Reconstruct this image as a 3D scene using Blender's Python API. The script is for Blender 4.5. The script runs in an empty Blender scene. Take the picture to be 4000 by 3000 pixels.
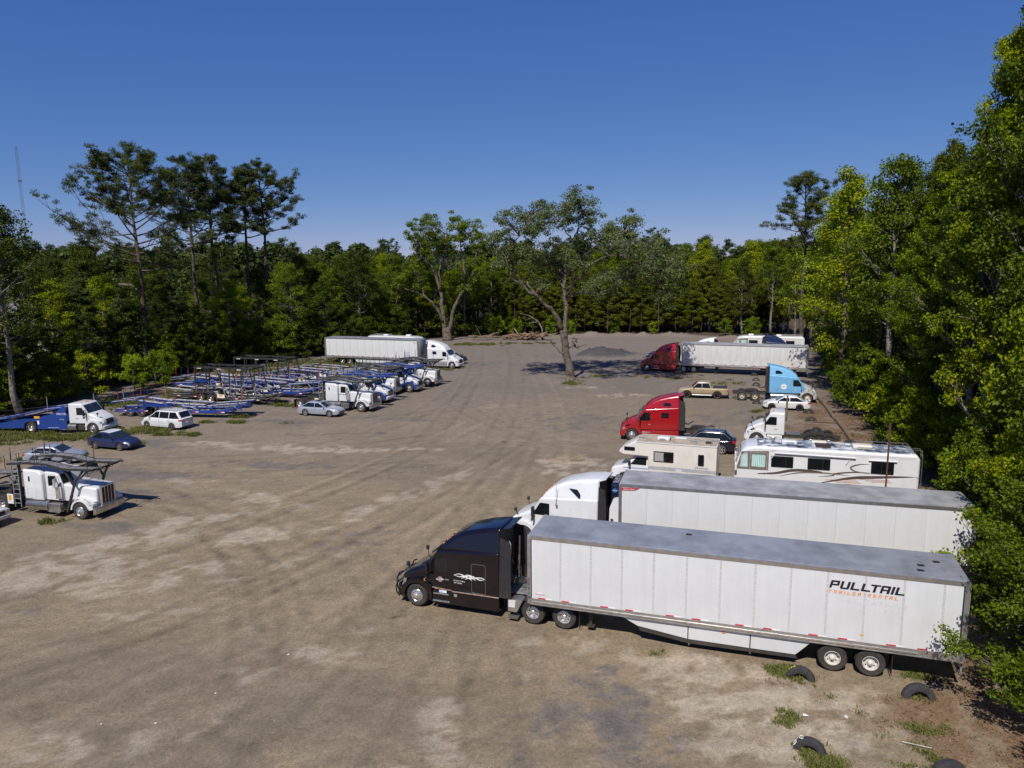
import bpy, bmesh, math, random
import numpy as np
from mathutils import Vector, Matrix, Euler
from mathutils.geometry import tessellate_polygon
def tessellate(pts): return tessellate_polygon([pts])
R = math.radians
PI = math.pi
scene = bpy.context.scene
COL = scene.collection
random.seed(7)

# ------------------------------------------------------------------ camera, sky, sun, exposure
cd = bpy.data.cameras.new("camera"); cam = bpy.data.objects.new("camera", cd); COL.objects.link(cam)
cd.sensor_width = 36.0; cd.lens = 36.0 * 2893.5 / 4000.0
cd.clip_start = 0.1; cd.clip_end = 9000
cam.matrix_world = Matrix.Translation((0, 0, 15.27)) @ Matrix.Rotation(R(90 - 9.3004), 4, 'X') @ Matrix.Rotation(R(-0.5868), 4, 'Z')
scene.camera = cam
SUN_EL, SHADOW_AZ = 51.0, 20.0
world = bpy.data.worlds.new("World"); scene.world = world; world.use_nodes = True
wn = world.node_tree; wn.nodes.clear()
wo = wn.nodes.new('ShaderNodeOutputWorld'); wb = wn.nodes.new('ShaderNodeBackground'); ws = wn.nodes.new('ShaderNodeTexSky')
ws.sky_type = 'NISHITA'; ws.sun_disc = False
ws.sun_elevation = R(SUN_EL); ws.sun_rotation = R(180 + SHADOW_AZ)
ws.altitude = 0; ws.air_density = 0.7; ws.dust_density = 0.0; ws.ozone_density = 10.0
wsep = wn.nodes.new('ShaderNodeSeparateColor'); wcmb = wn.nodes.new('ShaderNodeCombineColor'); wn.links.new(ws.outputs[0], wsep.inputs[0])
for ch, (ex, kk) in enumerate(((1.00, 1.14), (.74, 1.56), (.47, 3.52))):            # one even colour grade of the whole sky
    pw = wn.nodes.new('ShaderNodeMath'); pw.operation = 'POWER'; pw.inputs[1].default_value = ex; ml_ = wn.nodes.new('ShaderNodeMath'); ml_.operation = 'MULTIPLY'; ml_.inputs[1].default_value = kk
    wn.links.new(wsep.outputs[ch], pw.inputs[0]); wn.links.new(pw.outputs[0], ml_.inputs[0]); wn.links.new(ml_.outputs[0], wcmb.inputs[ch])
wn.links.new(wcmb.outputs[0], wb.inputs[0]); wn.links.new(wb.outputs[0], wo.inputs[0])
wb.inputs[1].default_value = 0.060
sl = bpy.data.lights.new("sun", 'SUN'); so = bpy.data.objects.new("sun", sl); COL.objects.link(so)
sl.energy = 4.8; sl.angle = R(0.55); sl.color = (1.0, 0.94, 0.86)
dv = Vector((math.sin(R(SHADOW_AZ)) * math.cos(R(SUN_EL)), math.cos(R(SHADOW_AZ)) * math.cos(R(SUN_EL)), -math.sin(R(SUN_EL))))
so.rotation_euler = dv.to_track_quat('-Z', 'Y').to_euler(); so.location = (0, -20, 60)
vs = scene.view_settings
vs.view_transform = 'Standard'; vs.look = 'None'; vs.gamma = 1.0; vs.use_curve_mapping = False; vs.exposure = 0.03
cy = scene.cycles
cy.max_bounces = 6; cy.diffuse_bounces = 3; cy.glossy_bounces = 3; cy.transmission_bounces = 3; cy.transparent_max_bounces = 6
cy.caustics_reflective = False; cy.caustics_refractive = False

# ------------------------------------------------------------------ materials
def nt(name):
    m = bpy.data.materials.new(name); m.use_nodes = True
    t = m.node_tree; b = t.nodes['Principled BSDF']
    return m, t, b
def nd(t, typ, **k):
    n = t.nodes.new(typ)
    for a, v in k.items():
        if a in n.inputs: n.inputs[a].default_value = v
        else: setattr(n, a, v)
    return n
def mixc(t, f, a, b, blend='MIX'):
    n = t.nodes.new('ShaderNodeMix'); n.data_type = 'RGBA'; n.blend_type = blend
    for sock, v in ((n.inputs[0], f), (n.inputs[6], a), (n.inputs[7], b)):
        if isinstance(v, bpy.types.NodeSocket): t.links.new(v, sock)
        elif isinstance(v, (int, float)): sock.default_value = v
        else: sock.default_value = (*v, 1) if len(v) == 3 else v
    return n.outputs[2]
def ramp(t, src, stops):
    n = t.nodes.new('ShaderNodeValToRGB'); cr = n.color_ramp
    while len(cr.elements) < len(stops): cr.elements.new(0.5)
    for e, (p, c) in zip(cr.elements, stops):
        e.position = p; e.color = (c, c, c, 1) if isinstance(c, (int, float)) else (*c, 1)
    t.links.new(src, n.inputs[0]); return n.outputs[0]
def noise(t, scale, detail=4, rough=0.55, vec=None, dist=0.0):
    n = nd(t, 'ShaderNodeTexNoise'); n.inputs['Scale'].default_value = scale; n.inputs['Detail'].default_value = detail
    n.inputs['Roughness'].default_value = rough; n.inputs['Distortion'].default_value = dist
    if vec is None:
        tc = t.nodes.get('TC') or nd(t, 'ShaderNodeTexCoord'); tc.name = 'TC'; vec = tc.outputs['Object']
    t.links.new(vec, n.inputs['Vector']); return n.outputs[0]
MATS = {}
def M(name, col, rough=0.5, metal=0.0, coat=0.0, var=0.08, scale=2.5, dirt=0.0, dirtz=(0.3, 1.6), bump=0.0, bscale=30, dcol=(.17, .135, .10)):
    if name in MATS: return MATS[name]
    m, t, b = nt(name)
    b.inputs['Roughness'].default_value = rough; b.inputs['Metallic'].default_value = metal
    b.inputs['Coat Weight'].default_value = coat; b.inputs['Coat Roughness'].default_value = 0.06
    n1 = noise(t, scale, 5, 0.6)
    dk = tuple(c * (1 - 2.2 * var) for c in col); lt = tuple(min(1, c * (1 + var)) for c in col)
    c = ramp(t, n1, [(0.28, dk), (0.62, lt)])
    if dirt > 0:
        tc = t.nodes['TC']; sx = nd(t, 'ShaderNodeSeparateXYZ'); t.links.new(tc.outputs['Object'], sx.inputs[0])
        mr = nd(t, 'ShaderNodeMapRange'); mr.inputs[1].default_value = dirtz[0]; mr.inputs[2].default_value = dirtz[1]; mr.inputs[3].default_value = 1; mr.inputs[4].default_value = 0.12
        t.links.new(sx.outputs[2], mr.inputs[0])
        n2 = noise(t, 1.7, 8, 0.7)
        mu = nd(t, 'ShaderNodeMath', operation='MULTIPLY'); t.links.new(mr.outputs[0], mu.inputs[0]); t.links.new(n2, mu.inputs[1])
        mu2 = nd(t, 'ShaderNodeMath', operation='MULTIPLY', use_clamp=True); t.links.new(mu.outputs[0], mu2.inputs[0]); mu2.inputs[1].default_value = dirt * 1.8
        c = mixc(t, mu2.outputs[0], c, dcol)
        rr = nd(t, 'ShaderNodeMapRange'); rr.inputs[3].default_value = rough; rr.inputs[4].default_value = 0.75
        t.links.new(mu2.outputs[0], rr.inputs[0]); t.links.new(rr.outputs[0], b.inputs['Roughness'])
    t.links.new(c, b.inputs['Base Color'])
    if bump > 0:
        bn = nd(t, 'ShaderNodeBump'); bn.inputs['Strength'].default_value = bump; bn.inputs['Distance'].default_value = 0.02
        t.links.new(noise(t, bscale, 3), bn.inputs['Height']); t.links.new(bn.outputs[0], b.inputs['Normal'])
    MATS[name] = m; return m

def paint(name, col, dirt=0.18, rough=0.3): return M(name, col, rough, 0, 0.5, 0.035, 1.2, dirt, (0.3, 2.2))
m_black = M('paint_black_plum', (.0055, .0035, .0055), .16, 0, .6, .03, 1.2, .015, (.3, 1.2))
m_white = paint('paint_white', (.70, .715, .73), 0.16)
m_white2 = paint('paint_white_worn', (.66, .66, .65), 0.30, 0.4)
m_cream = paint('paint_cream', (.72, .70, .63), 0.12, 0.45)
m_red = paint('paint_red', (.33, .006, .012), 0.10, 0.2)
m_red2 = paint('paint_red_dark', (.34, .008, .012), 0.15, 0.22)
m_blue = paint('paint_blue', (.005, .045, .25), 0.12, 0.3)
m_navy = paint('paint_navy', (.004, .007, .018), 0.05, 0.2)
m_skyb = paint('paint_sky_blue', (.16, .42, .70), 0.2, 0.45)
m_dblue = paint('paint_metallic_blue', (.007, .018, .075), 0.08, 0.22)
m_silver = M('paint_silver', (.40, .44, .52), .32, .35, .5, .03, 1.2, .12, (.2, 1.2))
m_silver2 = M('paint_silver_old', (.36, .40, .47), .36, .3, .4, .05, 1.2, .2, (.2, 1.2))
m_tan = paint('paint_tan', (.36, .28, .165), 0.15, 0.3)
m_greyhood = M('bare_grey_primer', (.42, .43, .43), .6, 0, 0, .35, 3.0, .3, (.5, 2.2))
m_wall = M('trailer_white_panel', (.66, .675, .68), .38, 0, .15, .03, .6, .14, (.9, 4.2), dcol=(.36, .33, .28))
m_wall2 = M('trailer_white_corrugated', (.66, .67, .67), .42, 0, .1, .05, .6, .22, (.9, 4.4), dcol=(.34, .31, .26))
m_seam = M('trailer_seam_grey', (.585, .585, .575), .5, 0, 0, .12, 9)
m_rail = M('aluminium_rail', (.50, .49, .47), .36, .75, 0, .12, 4, .25, (.8, 1.5))
def weather(m, amt, vx=5.0, vz=.35, wav=.25):
    t = m.node_tree; b = t.nodes['Principled BSDF']; src = b.inputs['Base Color'].links[0].from_socket; tc = t.nodes['TC']
    mp = nd(t, 'ShaderNodeMapping'); mp.inputs['Scale'].default_value = (vx, vx, vz); t.links.new(tc.outputs['Object'], mp.inputs[0])
    oi = nd(t, 'ShaderNodeObjectInfo'); av = nd(t, 'ShaderNodeVectorMath', operation='ADD'); t.links.new(mp.outputs[0], av.inputs[0]); sv_ = nd(t, 'ShaderNodeVectorMath', operation='SCALE'); sv_.inputs['Scale'].default_value = 1.0
    t.links.new(oi.outputs['Location'], sv_.inputs[0]); t.links.new(sv_.outputs[0], av.inputs[1])
    n = noise(t, 1.0, 7, .7, av.outputs[0]); r = ramp(t, n, [(.42, 1.0), (.62, 1.0 - amt), (.72, 1.0 - amt * 1.6)]); n2 = noise(t, .55, 3, .5, av.outputs[0])
    t.links.new(mixc(t, 1.0, src, r, 'MULTIPLY'), b.inputs['Base Color']); bn = nd(t, 'ShaderNodeBump'); bn.inputs['Strength'].default_value = wav; bn.inputs['Distance'].default_value = .08; t.links.new(n2, bn.inputs['Height']); t.links.new(bn.outputs[0], b.inputs['Normal'])
weather(m_wall, .04); weather(m_wall2, .12, 4.0); weather(m_white, .03, 2.0, 1.0, .05); weather(m_cream, .05, 4.0, .4, .1)
m_bright = M('aluminium_bright', (.62, .60, .58), .26, .85, 0, .10, 3)
m_roofa = M('aluminium_roof', (.34, .36, .39), .46, .35, 0, .14, .9); weather(m_roofa, .14, .5, .5, .2)
m_roofb = M('aluminium_roof_dull', (.36, .37, .38), .6, .2, 0, .18, .9); weather(m_roofb, .2, .6, .5, .2)
m_chrome = M('chrome', (.80, .79, .77), .27, .85, 0, .06, 5)
m_chromed = M('chrome_dusty', (.56, .54, .50), .28, .9, 0, .15, 5)
m_tyre = M('tyre_rubber', (.022, .021, .021), .85, 0, 0, .25, 6, .55, (-.6, .7), bump=.4, bscale=25, dcol=(.09, .075, .06))
m_tyre2 = M('tyre_rubber_old', (.02, .022, .026), .75, 0, 0, .35, 5, .4, (-.5, .6), dcol=(.11, .09, .07))
m_dark = M('black_plastic', (.018, .018, .020), .55, 0, 0, .2, 6, .25, (.2, 1.5))
m_frame = M('chassis_black', (.022, .021, .021), .7, 0, 0, .3, 4, .6, (.2, 1.5), dcol=(.08, .065, .05))
m_darkgloss = M('black_gloss', (.010, .010, .012), .2, 0, .4, .1, 3)
m_redl = M('lamp_red', (.42, .012, .015), .25, 0, .3)
m_reflr = M('reflector_red', (.55, .02, .035), .45)
m_reflw = M('reflector_white', (.78, .78, .78), .45)
m_amber = M('lamp_amber', (.75, .22, .03), .3, 0, .3)
m_lampc = M('lamp_clear', (.55, .57, .58), .12, .4, .5)
m_steel = M('galvanised_steel', (.36, .37, .38), .5, .5, 0, .25, 6, .2, (.2, 2))
m_deck = M('perforated_deck', (.26, .25, .235), .6, .3, 0, .3, 9)
m_deckl = M('aluminium_deck', (.60, .585, .55), .5, .25, 0, .22, 5)
m_rust = M('rusty_steel', (.10, .045, .028), .85, 0, 0, .35, 8)
m_wood = M('weathered_wood', (.17, .12, .08), .9, 0, 0, .35, 5, bump=.4, bscale=18)
m_log = M('cut_log', (.20, .135, .085), .9, 0, 0, .4, 4, bump=.5, bscale=14)
m_bark = M('bark_grey_brown', (.125, .10, .078), .95, 0, 0, .45, 3.2, bump=.7, bscale=9)
m_barkp = M('bark_pine', (.088, .066, .050), .95, 0, 0, .45, 3.0, bump=.7, bscale=8)
m_barkl = M('bark_pale', (.19, .17, .14), .9, 0, 0, .35, 2.2, bump=.5, bscale=9)
m_orange = M('print_orange', (.75, .24, .035), .5)
m_inkb = M('print_black', (.012, .010, .018), .45)
m_inkw = M('print_white', (.75, .75, .75), .5)
m_inkg = M('print_faded', (.60, .605, .605), .5)
m_inkr = M('print_red', (.45, .03, .04), .5)
m_inkblue = M('print_blue', (.03, .09, .35), .5)
m_brown = M('print_brown', (.085, .06, .055), .4)
m_taupe = M('paint_taupe', (.17, .14, .12), .4, 0, .2)
m_curtain = M('curtain_teal', (.30, .52, .47), .8)
m_yellow = M('yellow_paint', (.62, .50, .03), .5)
m_yell2 = M('sign_yellow_orange', (.72, .38, .02), .5)
m_pvc = M('grey_blue_steps', (.30, .34, .38), .5)
def glassm(name, col, rough=.06):
    m, t, b = nt(name)
    n = noise(t, 1.5, 3); c = ramp(t, n, [(.3, tuple(x * .7 for x in col)), (.7, tuple(x * 1.3 for x in col))])
    t.links.new(c, b.inputs['Base Color']); b.inputs['Roughness'].default_value = rough
    b.inputs['IOR'].default_value = 1.5; b.inputs['Coat Weight'].default_value = .3
    return m
m_glass = glassm('dark_tinted_glass', (.008, .010, .012))
m_glassg = glassm('windscreen_glass', (.018, .028, .030), .07)

# ------------------------------------------------------------------ mesh helpers
class MB:
    def __init__(s): s.v = []; s.f = []
    def add(s, vs, fs):
        o = len(s.v); s.v += [tuple(p) for p in vs]; s.f += [tuple(i + o for i in f) for f in fs]
    def box(s, x0, x1, y0, y1, z0, z1):
        s.add([(x, y, z) for z in (z0, z1) for y in (y0, y1) for x in (x0, x1)],
              [(0, 2, 3, 1), (4, 5, 7, 6), (0, 1, 5, 4), (2, 6, 7, 3), (0, 4, 6, 2), (1, 3, 7, 5)]); return s
    def bar(s, a, b, w, h=None, up=(0, 0, 1)):
        a = Vector(a); b = Vector(b); h = h or w; d = (b - a).normalized(); u = Vector(up)
        if abs(d.dot(u)) > .95: u = Vector((1, 0, 0))
        r = d.cross(u).normalized(); u = r.cross(d).normalized(); r = r * w / 2; u = u * h / 2
        s.add([a - r - u, a + r - u, a + r + u, a - r + u, b - r - u, b + r - u, b + r + u, b - r + u],
              [(3, 2, 1, 0), (4, 5, 6, 7), (0, 1, 5, 4), (1, 2, 6, 5), (2, 3, 7, 6), (3, 0, 4, 7)]); return s
    def tube(s, pts, r, n=6, caps=True):
        pts = [Vector(p) for p in pts]; k = len(pts)
        rr = r if isinstance(r, (list, tuple, np.ndarray)) else [r] * k
        t0 = (pts[1] - pts[0]).normalized(); u = t0.orthogonal().normalized(); o = len(s.v)
        for i, p in enumerate(pts):
            t = (pts[min(i + 1, k - 1)] - pts[max(i - 1, 0)]).normalized()
            u = (u - t * u.dot(t)).normalized(); w = t.cross(u)
            for j in range(n):
                a = 2 * PI * j / n; s.v.append(tuple(p + (u * math.cos(a) + w * math.sin(a)) * rr[i]))
        for i in range(k - 1):
            for j in range(n):
                j2 = (j + 1) % n; s.f.append((o + i * n + j, o + i * n + j2, o + (i + 1) * n + j2, o + (i + 1) * n + j))
        if caps: s.f.append(tuple(o + j for j in range(n))[::-1]); s.f.append(tuple(o + (k - 1) * n + j for j in range(n)))
        return s
    def cyl(s, a, b, r, n=12): return s.tube([a, b], r, n)
    def lathe_y(s, prof, c=(0, 0, 0), n=20, a0=0, a1=2 * PI):           # prof: (radius, y) turned round the y axis
        full = abs(a1 - a0 - 2 * PI) < 1e-6; m = n if full else n + 1; o = len(s.v); k = len(prof)
        for i in range(m):
            a = a0 + (a1 - a0) * i / n
            for (r, y) in prof: s.v.append((c[0] + r * math.cos(a), c[1] + y, c[2] + r * math.sin(a)))
        for i in range(n):
            i2 = (i + 1) % m
            for j in range(k - 1): s.f.append((o + i * k + j, o + i * k + j + 1, o + i2 * k + j + 1, o + i2 * k + j))
        return s
    def prism(s, prof, y0, y1):                                          # xz outline pushed along y
        n = len(prof); o = len(s.v)
        fy0 = y0 if callable(y0) else (lambda x, z: y0); fy1 = y1 if callable(y1) else (lambda x, z: y1)
        for (x, z) in prof: s.v.append((x, fy0(x, z), z))
        for (x, z) in prof: s.v.append((x, fy1(x, z), z))
        s.f.append(tuple(range(o, o + n))); s.f.append(tuple(range(o + 2 * n - 1, o + n - 1, -1)))
        for i in range(n): j = (i + 1) % n; s.f.append((o + i, o + j, o + n + j, o + n + i))
        return s
    def shell(s, prof, w, r=.1, n=3, rp=0.0):                            # rounded body with the outline prof and half-width w
        wf = w if callable(w) else (lambda x, z: w)
        k = len(prof); P = [Vector(p) for p in prof]
        area = sum(P[i].x * P[(i + 1) % k].y - P[(i + 1) % k].x * P[i].y for i in range(k)); sg = 1 if area > 0 else -1
        N = []
        for i in range(k):
            a = (P[i] - P[i - 1]).normalized(); b = (P[(i + 1) % k] - P[i]).normalized()
            na = Vector((-a.y, a.x)) * sg; nb = Vector((-b.y, b.x)) * sg; m = na + nb
            if m.length < 1e-4: m = na
            m.normalize(); N.append(m * min(1.6, 1 / max(.35, m.dot(na))))
        rings = []
        for q in range(n + 1):
            th = PI / 2 * q / n; ins = r * (1 - math.cos(th)); dy = r * (1 - math.sin(th))
            Q = [(P[i].x + N[i].x * ins, P[i].y + N[i].y * ins) for i in range(k)]
            if rp > 0: Q = rpoly(Q, rp, 3)
            rings.append([(x, wf(x, z) - dy, z) for (x, z) in Q])
        k = len(rings[0]); tri = tessellate([Vector((x, z, 0)) for (x, y, z) in rings[-1]])
        rings = [[(x, -y, z) for (x, y, z) in g] for g in rings[::-1]] + rings
        o = len(s.v)
        for g in rings: s.v += g
        for q in range(len(rings) - 1):
            for i in range(k): j = (i + 1) % k; s.f.append((o + q * k + i, o + q * k + j, o + (q + 1) * k + j, o + (q + 1) * k + i))
        e = len(s.v); s.v += rings[0] + rings[-1]
        for (a, b, c) in tri: s.f.append((e + a, e + c, e + b)); s.f.append((e + k + a, e + k + b, e + k + c))
        return s
    def rbox(s, x0, x1, y0, y1, z0, z1, r=.05):
        c = (y0 + y1) / 2; o = len(s.v)
        rr = min(r, (x1 - x0) * .3, (z1 - z0) * .3, (y1 - y0) * .45); s.shell([(x0, z0), (x1, z0), (x1, z1), (x0, z1)], (y1 - y0) / 2, rr, 2, rp=max(rr, 2e-3))
        for i in range(o, len(s.v)): v = s.v[i]; s.v[i] = (v[0], v[1] + c, v[2])
        return s
    def arch(s, cx, cz, ri, ro, y0, y1, a0=-5, a1=185, n=10):
        out = [(cx + ro * math.cos(R(a0 + (a1 - a0) * i / n)), cz + ro * math.sin(R(a0 + (a1 - a0) * i / n))) for i in range(n + 1)]
        inn = [(cx + ri * math.cos(R(a0 + (a1 - a0) * i / n)), cz + ri * math.sin(R(a0 + (a1 - a0) * i / n))) for i in range(n + 1)]
        for i in range(n): s.prism([inn[i], out[i], out[i + 1], inn[i + 1]], y0, y1)
        return s
def rpoly(prof, r, n=3):
    out = []; k = len(prof)
    for i in range(k):
        p = Vector(prof[i]); a = Vector(prof[i - 1]) - p; b = Vector(prof[(i + 1) % k]) - p
        rr = min(r, a.length * .45, b.length * .45)
        if rr < 1e-4: out += [tuple(p)] * (n + 1); continue
        A = p + a.normalized() * rr; B = p + b.normalized() * rr
        for q in range(n + 1):
            t = q / n; out.append(tuple(A * (1 - t) ** 2 + p * 2 * t * (1 - t) + B * t * t))
    return out
def mesh_of(mb, name, mat, smooth=35, doubles=False):
    me = bpy.data.meshes.new(name); me.from_pydata(mb.v, [], mb.f)
    bm = bmesh.new(); bm.from_mesh(me)
    if doubles: bmesh.ops.remove_doubles(bm, verts=bm.verts, dist=1e-4)
    bmesh.ops.recalc_face_normals(bm, faces=bm.faces); bm.to_mesh(me); bm.free()
    if mat: me.materials.append(mat)
    if smooth:
        me.polygons.foreach_set('use_smooth', [len(p.vertices) <= 6 for p in me.polygons]); me.set_sharp_from_angle(angle=R(smooth))
    return me
SPLIT = {'chrome_strip': 'chrome_strip', 'mud_flaps': 'mud_flap', 'marker_lamps': 'marker_lamp', 'door_handles': 'door_handle', 'cab_steps': 'cab_step', 'fuel_tank': 'fuel_tank', 'tool_box_step': 'tool_box_step', 'air_cleaner': 'air_cleaner',
         'cross_beams': 'cross_beam', 'cross_members': 'cross_member', 'deck_post': 'deck_post', 'top_cross_beams': 'top_cross_beam', 'axles': 'axle', 'reflective_tape_red': 'reflective_tape', 'reflective_tape_white': 'reflective_tape',
         'rear_fender': 'rear_fender', 'chain': 'chain', 'roof_patches': 'roof_patch', 'rung': 'rung', 'lock_rod': 'lock_rod', 'landing_leg': 'landing_leg', 'air_couplings': 'air_coupling', 'cover_vent': 'cover_vent', 'rack_nose': 'rack_nose',
         'body_moulding': 'body_moulding', 'roof_edge': 'roof_edge', 'windscreen': 'windscreen', 'cab_window': 'cab_window', 'cab_side_panel': 'cab_side_panel', 'side_skirt': 'side_skirt', 'battery_box_steps': 'battery_box', 'box_cover': 'box_cover', 'back_rails': 'back_rail'}
STUFFY = {'hand_holes', 'rivets', 'grille_bars', 'tread_bars', 'roof_bows', 'louvres', 'curtain_folds', 'door_seams', 'air_hoses', 'hydraulic_hoses', 'fan_parts', 'blind', 'panel_lines', 'lettering_stripes'}
def islands(mb):
    seen = {}; par = [seen.setdefault((round(v[0], 5), round(v[1], 5), round(v[2], 5)), i) for i, v in enumerate(mb.v)]
    def find(a):
        while par[a] != a: par[a] = par[par[a]]; a = par[a]
        return a
    for f in mb.f:
        a = find(f[0])
        for i in f[1:]: par[find(i)] = a
    groups = {}
    for f in mb.f: groups.setdefault(find(f[0]), []).append(f)
    out = []
    for fs in groups.values():
        ids = sorted({i for f in fs for i in f}); m = {i: k for k, i in enumerate(ids)}; q = MB(); q.v = [mb.v[i] for i in ids]; q.f = [tuple(m[i] for i in f) for f in fs]; out.append(q)
    return out
def part(name, mb, mat, parent=None, label=None, loc=None, rot=None, smooth=35, kind=None):
    if isinstance(mb, MB) and name in SPLIT:
        r = None
        for q in islands(mb): o = part_one(SPLIT[name], q, mat, parent, label, loc, rot, smooth, kind); r = r or o
        return r
    return part_one(name, mb, mat, parent, label, loc, rot, smooth, kind or ('stuff' if name in STUFFY else None))
def part_one(name, mb, mat, parent=None, label=None, loc=None, rot=None, smooth=35, kind=None):
    me = mb if isinstance(mb, bpy.types.Mesh) else mesh_of(mb, name, mat, smooth)
    o = bpy.data.objects.new(name, me); COL.objects.link(o)
    if parent is not None: o.parent = parent
    if loc is not None: o.location = loc
    if rot is not None: o.rotation_euler = rot
    if label: o['label'] = label
    if kind: o['kind'] = kind
    return o
def thing(name, label, cat, group=None, loc=(0, 0, 0), rz=0.0):
    o = bpy.data.objects.new(name, None); COL.objects.link(o); o.location = loc; o.rotation_euler = (0, 0, rz)
    o['label'] = label; o['category'] = cat
    if group: o['group'] = group
    return o
def tag(o, label, cat, group=None):
    o['label'] = label; o['category'] = cat
    if group: o['group'] = group
    return o
def copy_tree(o, parent=None):
    c = o.copy(); COL.objects.link(c); c.parent = parent
    for ch in o.children: copy_tree(ch, c)
    return c
SIDE_T = 2.06
def seat(root, xy, heading, lat, z=0.0):
    """root's origin lies on the front axle; xy is where the wheel at sideways offset lat touches the ground."""
    a = R(heading); root.rotation_euler = (0, 0, a)
    root.location = (xy[0] + lat * math.sin(a), xy[1] - lat * math.cos(a), z)
def text(parent, s, size, loc, rot, mat, name='lettering', ext=.004, shear=0.0, space=1.0, align='CENTER', bold=0.0, sx=1.0):
    cu = bpy.data.curves.new('t', 'FONT'); cu.body = s; cu.size = size; cu.extrude = ext; cu.shear = shear
    cu.space_character = space; cu.align_x = align; cu.offset = bold; cu.resolution_u = 2
    tmp = bpy.data.objects.new('t', cu); COL.objects.link(tmp)
    me = bpy.data.meshes.new_from_object(tmp); bpy.data.objects.remove(tmp); bpy.data.curves.remove(cu)
    me.name = name; me.materials.clear(); me.materials.append(mat)
    o = part(name, me, mat, parent); o.rotation_euler = rot; o.location = loc; o.scale = (sx, 1, 1)
    return o
SIDE_L = (R(90), 0, R(180))      # faces +y: reads left to right when seen from +y
SIDE_R = (R(90), 0, 0)           # faces -y
def side_text(parent, s, size, x, y, z, mat, cab=False, **k):
    q = (-R(SIDE_T) if y > 0 else R(SIDE_T)) if cab else 0
    return text(parent, s, size, (x, y, z), (R(90), 0, R(180) + q) if y > 0 else (R(90), 0, q), mat, **k)

m_rimw = M('rim_white', (.60, .58, .52), .4, 0, .2, .12, 5)

# ------------------------------------------------------------------ wheels (shared meshes)
WC = {}
def wheel_meshes(kind, tm, rm):
    key = (kind, tm.name, rm.name)
    if key in WC: return WC[key]
    t = MB(); r = MB(); h = MB()
    if kind in ('steer', 'dual', 'wide'):
        w = {'steer': .28, 'dual': .58, 'wide': .42}[kind]; q = w / 2
        if kind == 'dual':
            pr = [(.28, -q), (.47, -q), (.515, -q + .05), (.515, -.05), (.47, -.03), (.47, .03), (.515, .05), (.515, q - .05), (.47, q), (.29, q), (.285, q - .03)]
        else:
            pr = [(.28, -q), (.46, -q), (.51, -q + .05), (.515, -q + .09), (.505, -q + .095), (.515, -q + .10), (.52, 0), (.515, q - .10), (.505, q - .095), (.515, q - .09), (.51, q - .05), (.46, q), (.30, q + .005), (.288, q - .02)]
        t.lathe_y(pr, n=28)
        if kind == 'steer':
            r.lathe_y([(.292, q - .015), (.275, q + .0), (.255, q - .02), (.25, q - .005), (.15, q + .03), (.14, q + .05), (.09, q + .06), (.085, q + .13), (.05, q + .15), (.001, q + .155)], n=24)
            for k in range(10):
                a = 2 * PI * k / 10; h.tube([(.205 * math.cos(a), q + .012, .205 * math.sin(a)), (.205 * math.cos(a), q + .021, .205 * math.sin(a))], .024, 8)
        else:
            r.lathe_y([(.292, q - .01), (.272, q - .0), (.262, q - .03), (.25, q - .17), (.15, q - .17), (.14, q - .15), (.10, q - .14), (.095, q - .03), (.06, q + .0), (.001, q + .01)], n=24)
            for k in range(8 if kind == 'dual' else 5):
                a = 2 * PI * k / (8 if kind == 'dual' else 5); h.tube([(.20 * math.cos(a), q - .175, .20 * math.sin(a)), (.20 * math.cos(a), q - .162, .20 * math.sin(a))], .030 if kind == 'dual' else .042, 8)
    else:
        w = .22; q = w / 2; R0 = .33 if kind != 'pick' else .39; k0 = R0 / .33
        t.lathe_y([(.215 * k0, -q), (.30 * k0, -q), (.328 * k0, -q + .04), (.33 * k0, 0), (.328 * k0, q - .04), (.30 * k0, q), (.225 * k0, q + .002), (.215 * k0, q - .02)], n=24)
        h.lathe_y([(.22 * k0, q - .03), (.20 * k0, q - .06), (.02, q - .06)], n=20)
        r.lathe_y([(.222 * k0, q - .005), (.205 * k0, q + .002), (.195 * k0, q - .03)], n=24)
        r.lathe_y([(.05, q - .04), (.05, q - .005), (.001, q)], n=10)
        ns = 10 if kind == 'car10' else 6
        for k in range(ns):
            a = 2 * PI * k / ns; c, s_ = math.cos(a), math.sin(a)
            r.bar((.03 * c, q - .02, .03 * s_), (.205 * k0 * c, q - .02, .205 * k0 * s_), .030 if ns == 10 else .05, .02, up=(0, 1, 0))
    WC[key] = (mesh_of(t, 'tyre', tm), mesh_of(r, 'rim', rm), mesh_of(h, 'hand_holes', m_darkgloss))
    return WC[key]
def wheel(parent, x, y, z, kind='steer', tm=None, rm=None, tilt=0.0):
    a, b, c = wheel_meshes(kind, tm or m_tyre, rm or m_chrome)
    o = part('wheel', a, None, parent, loc=(x, y, z), rot=(0, 0, (PI if y < 0 else 0) + tilt))
    part('rim', b, None, o); part('hand_holes', c, None, o)
    return o

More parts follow.
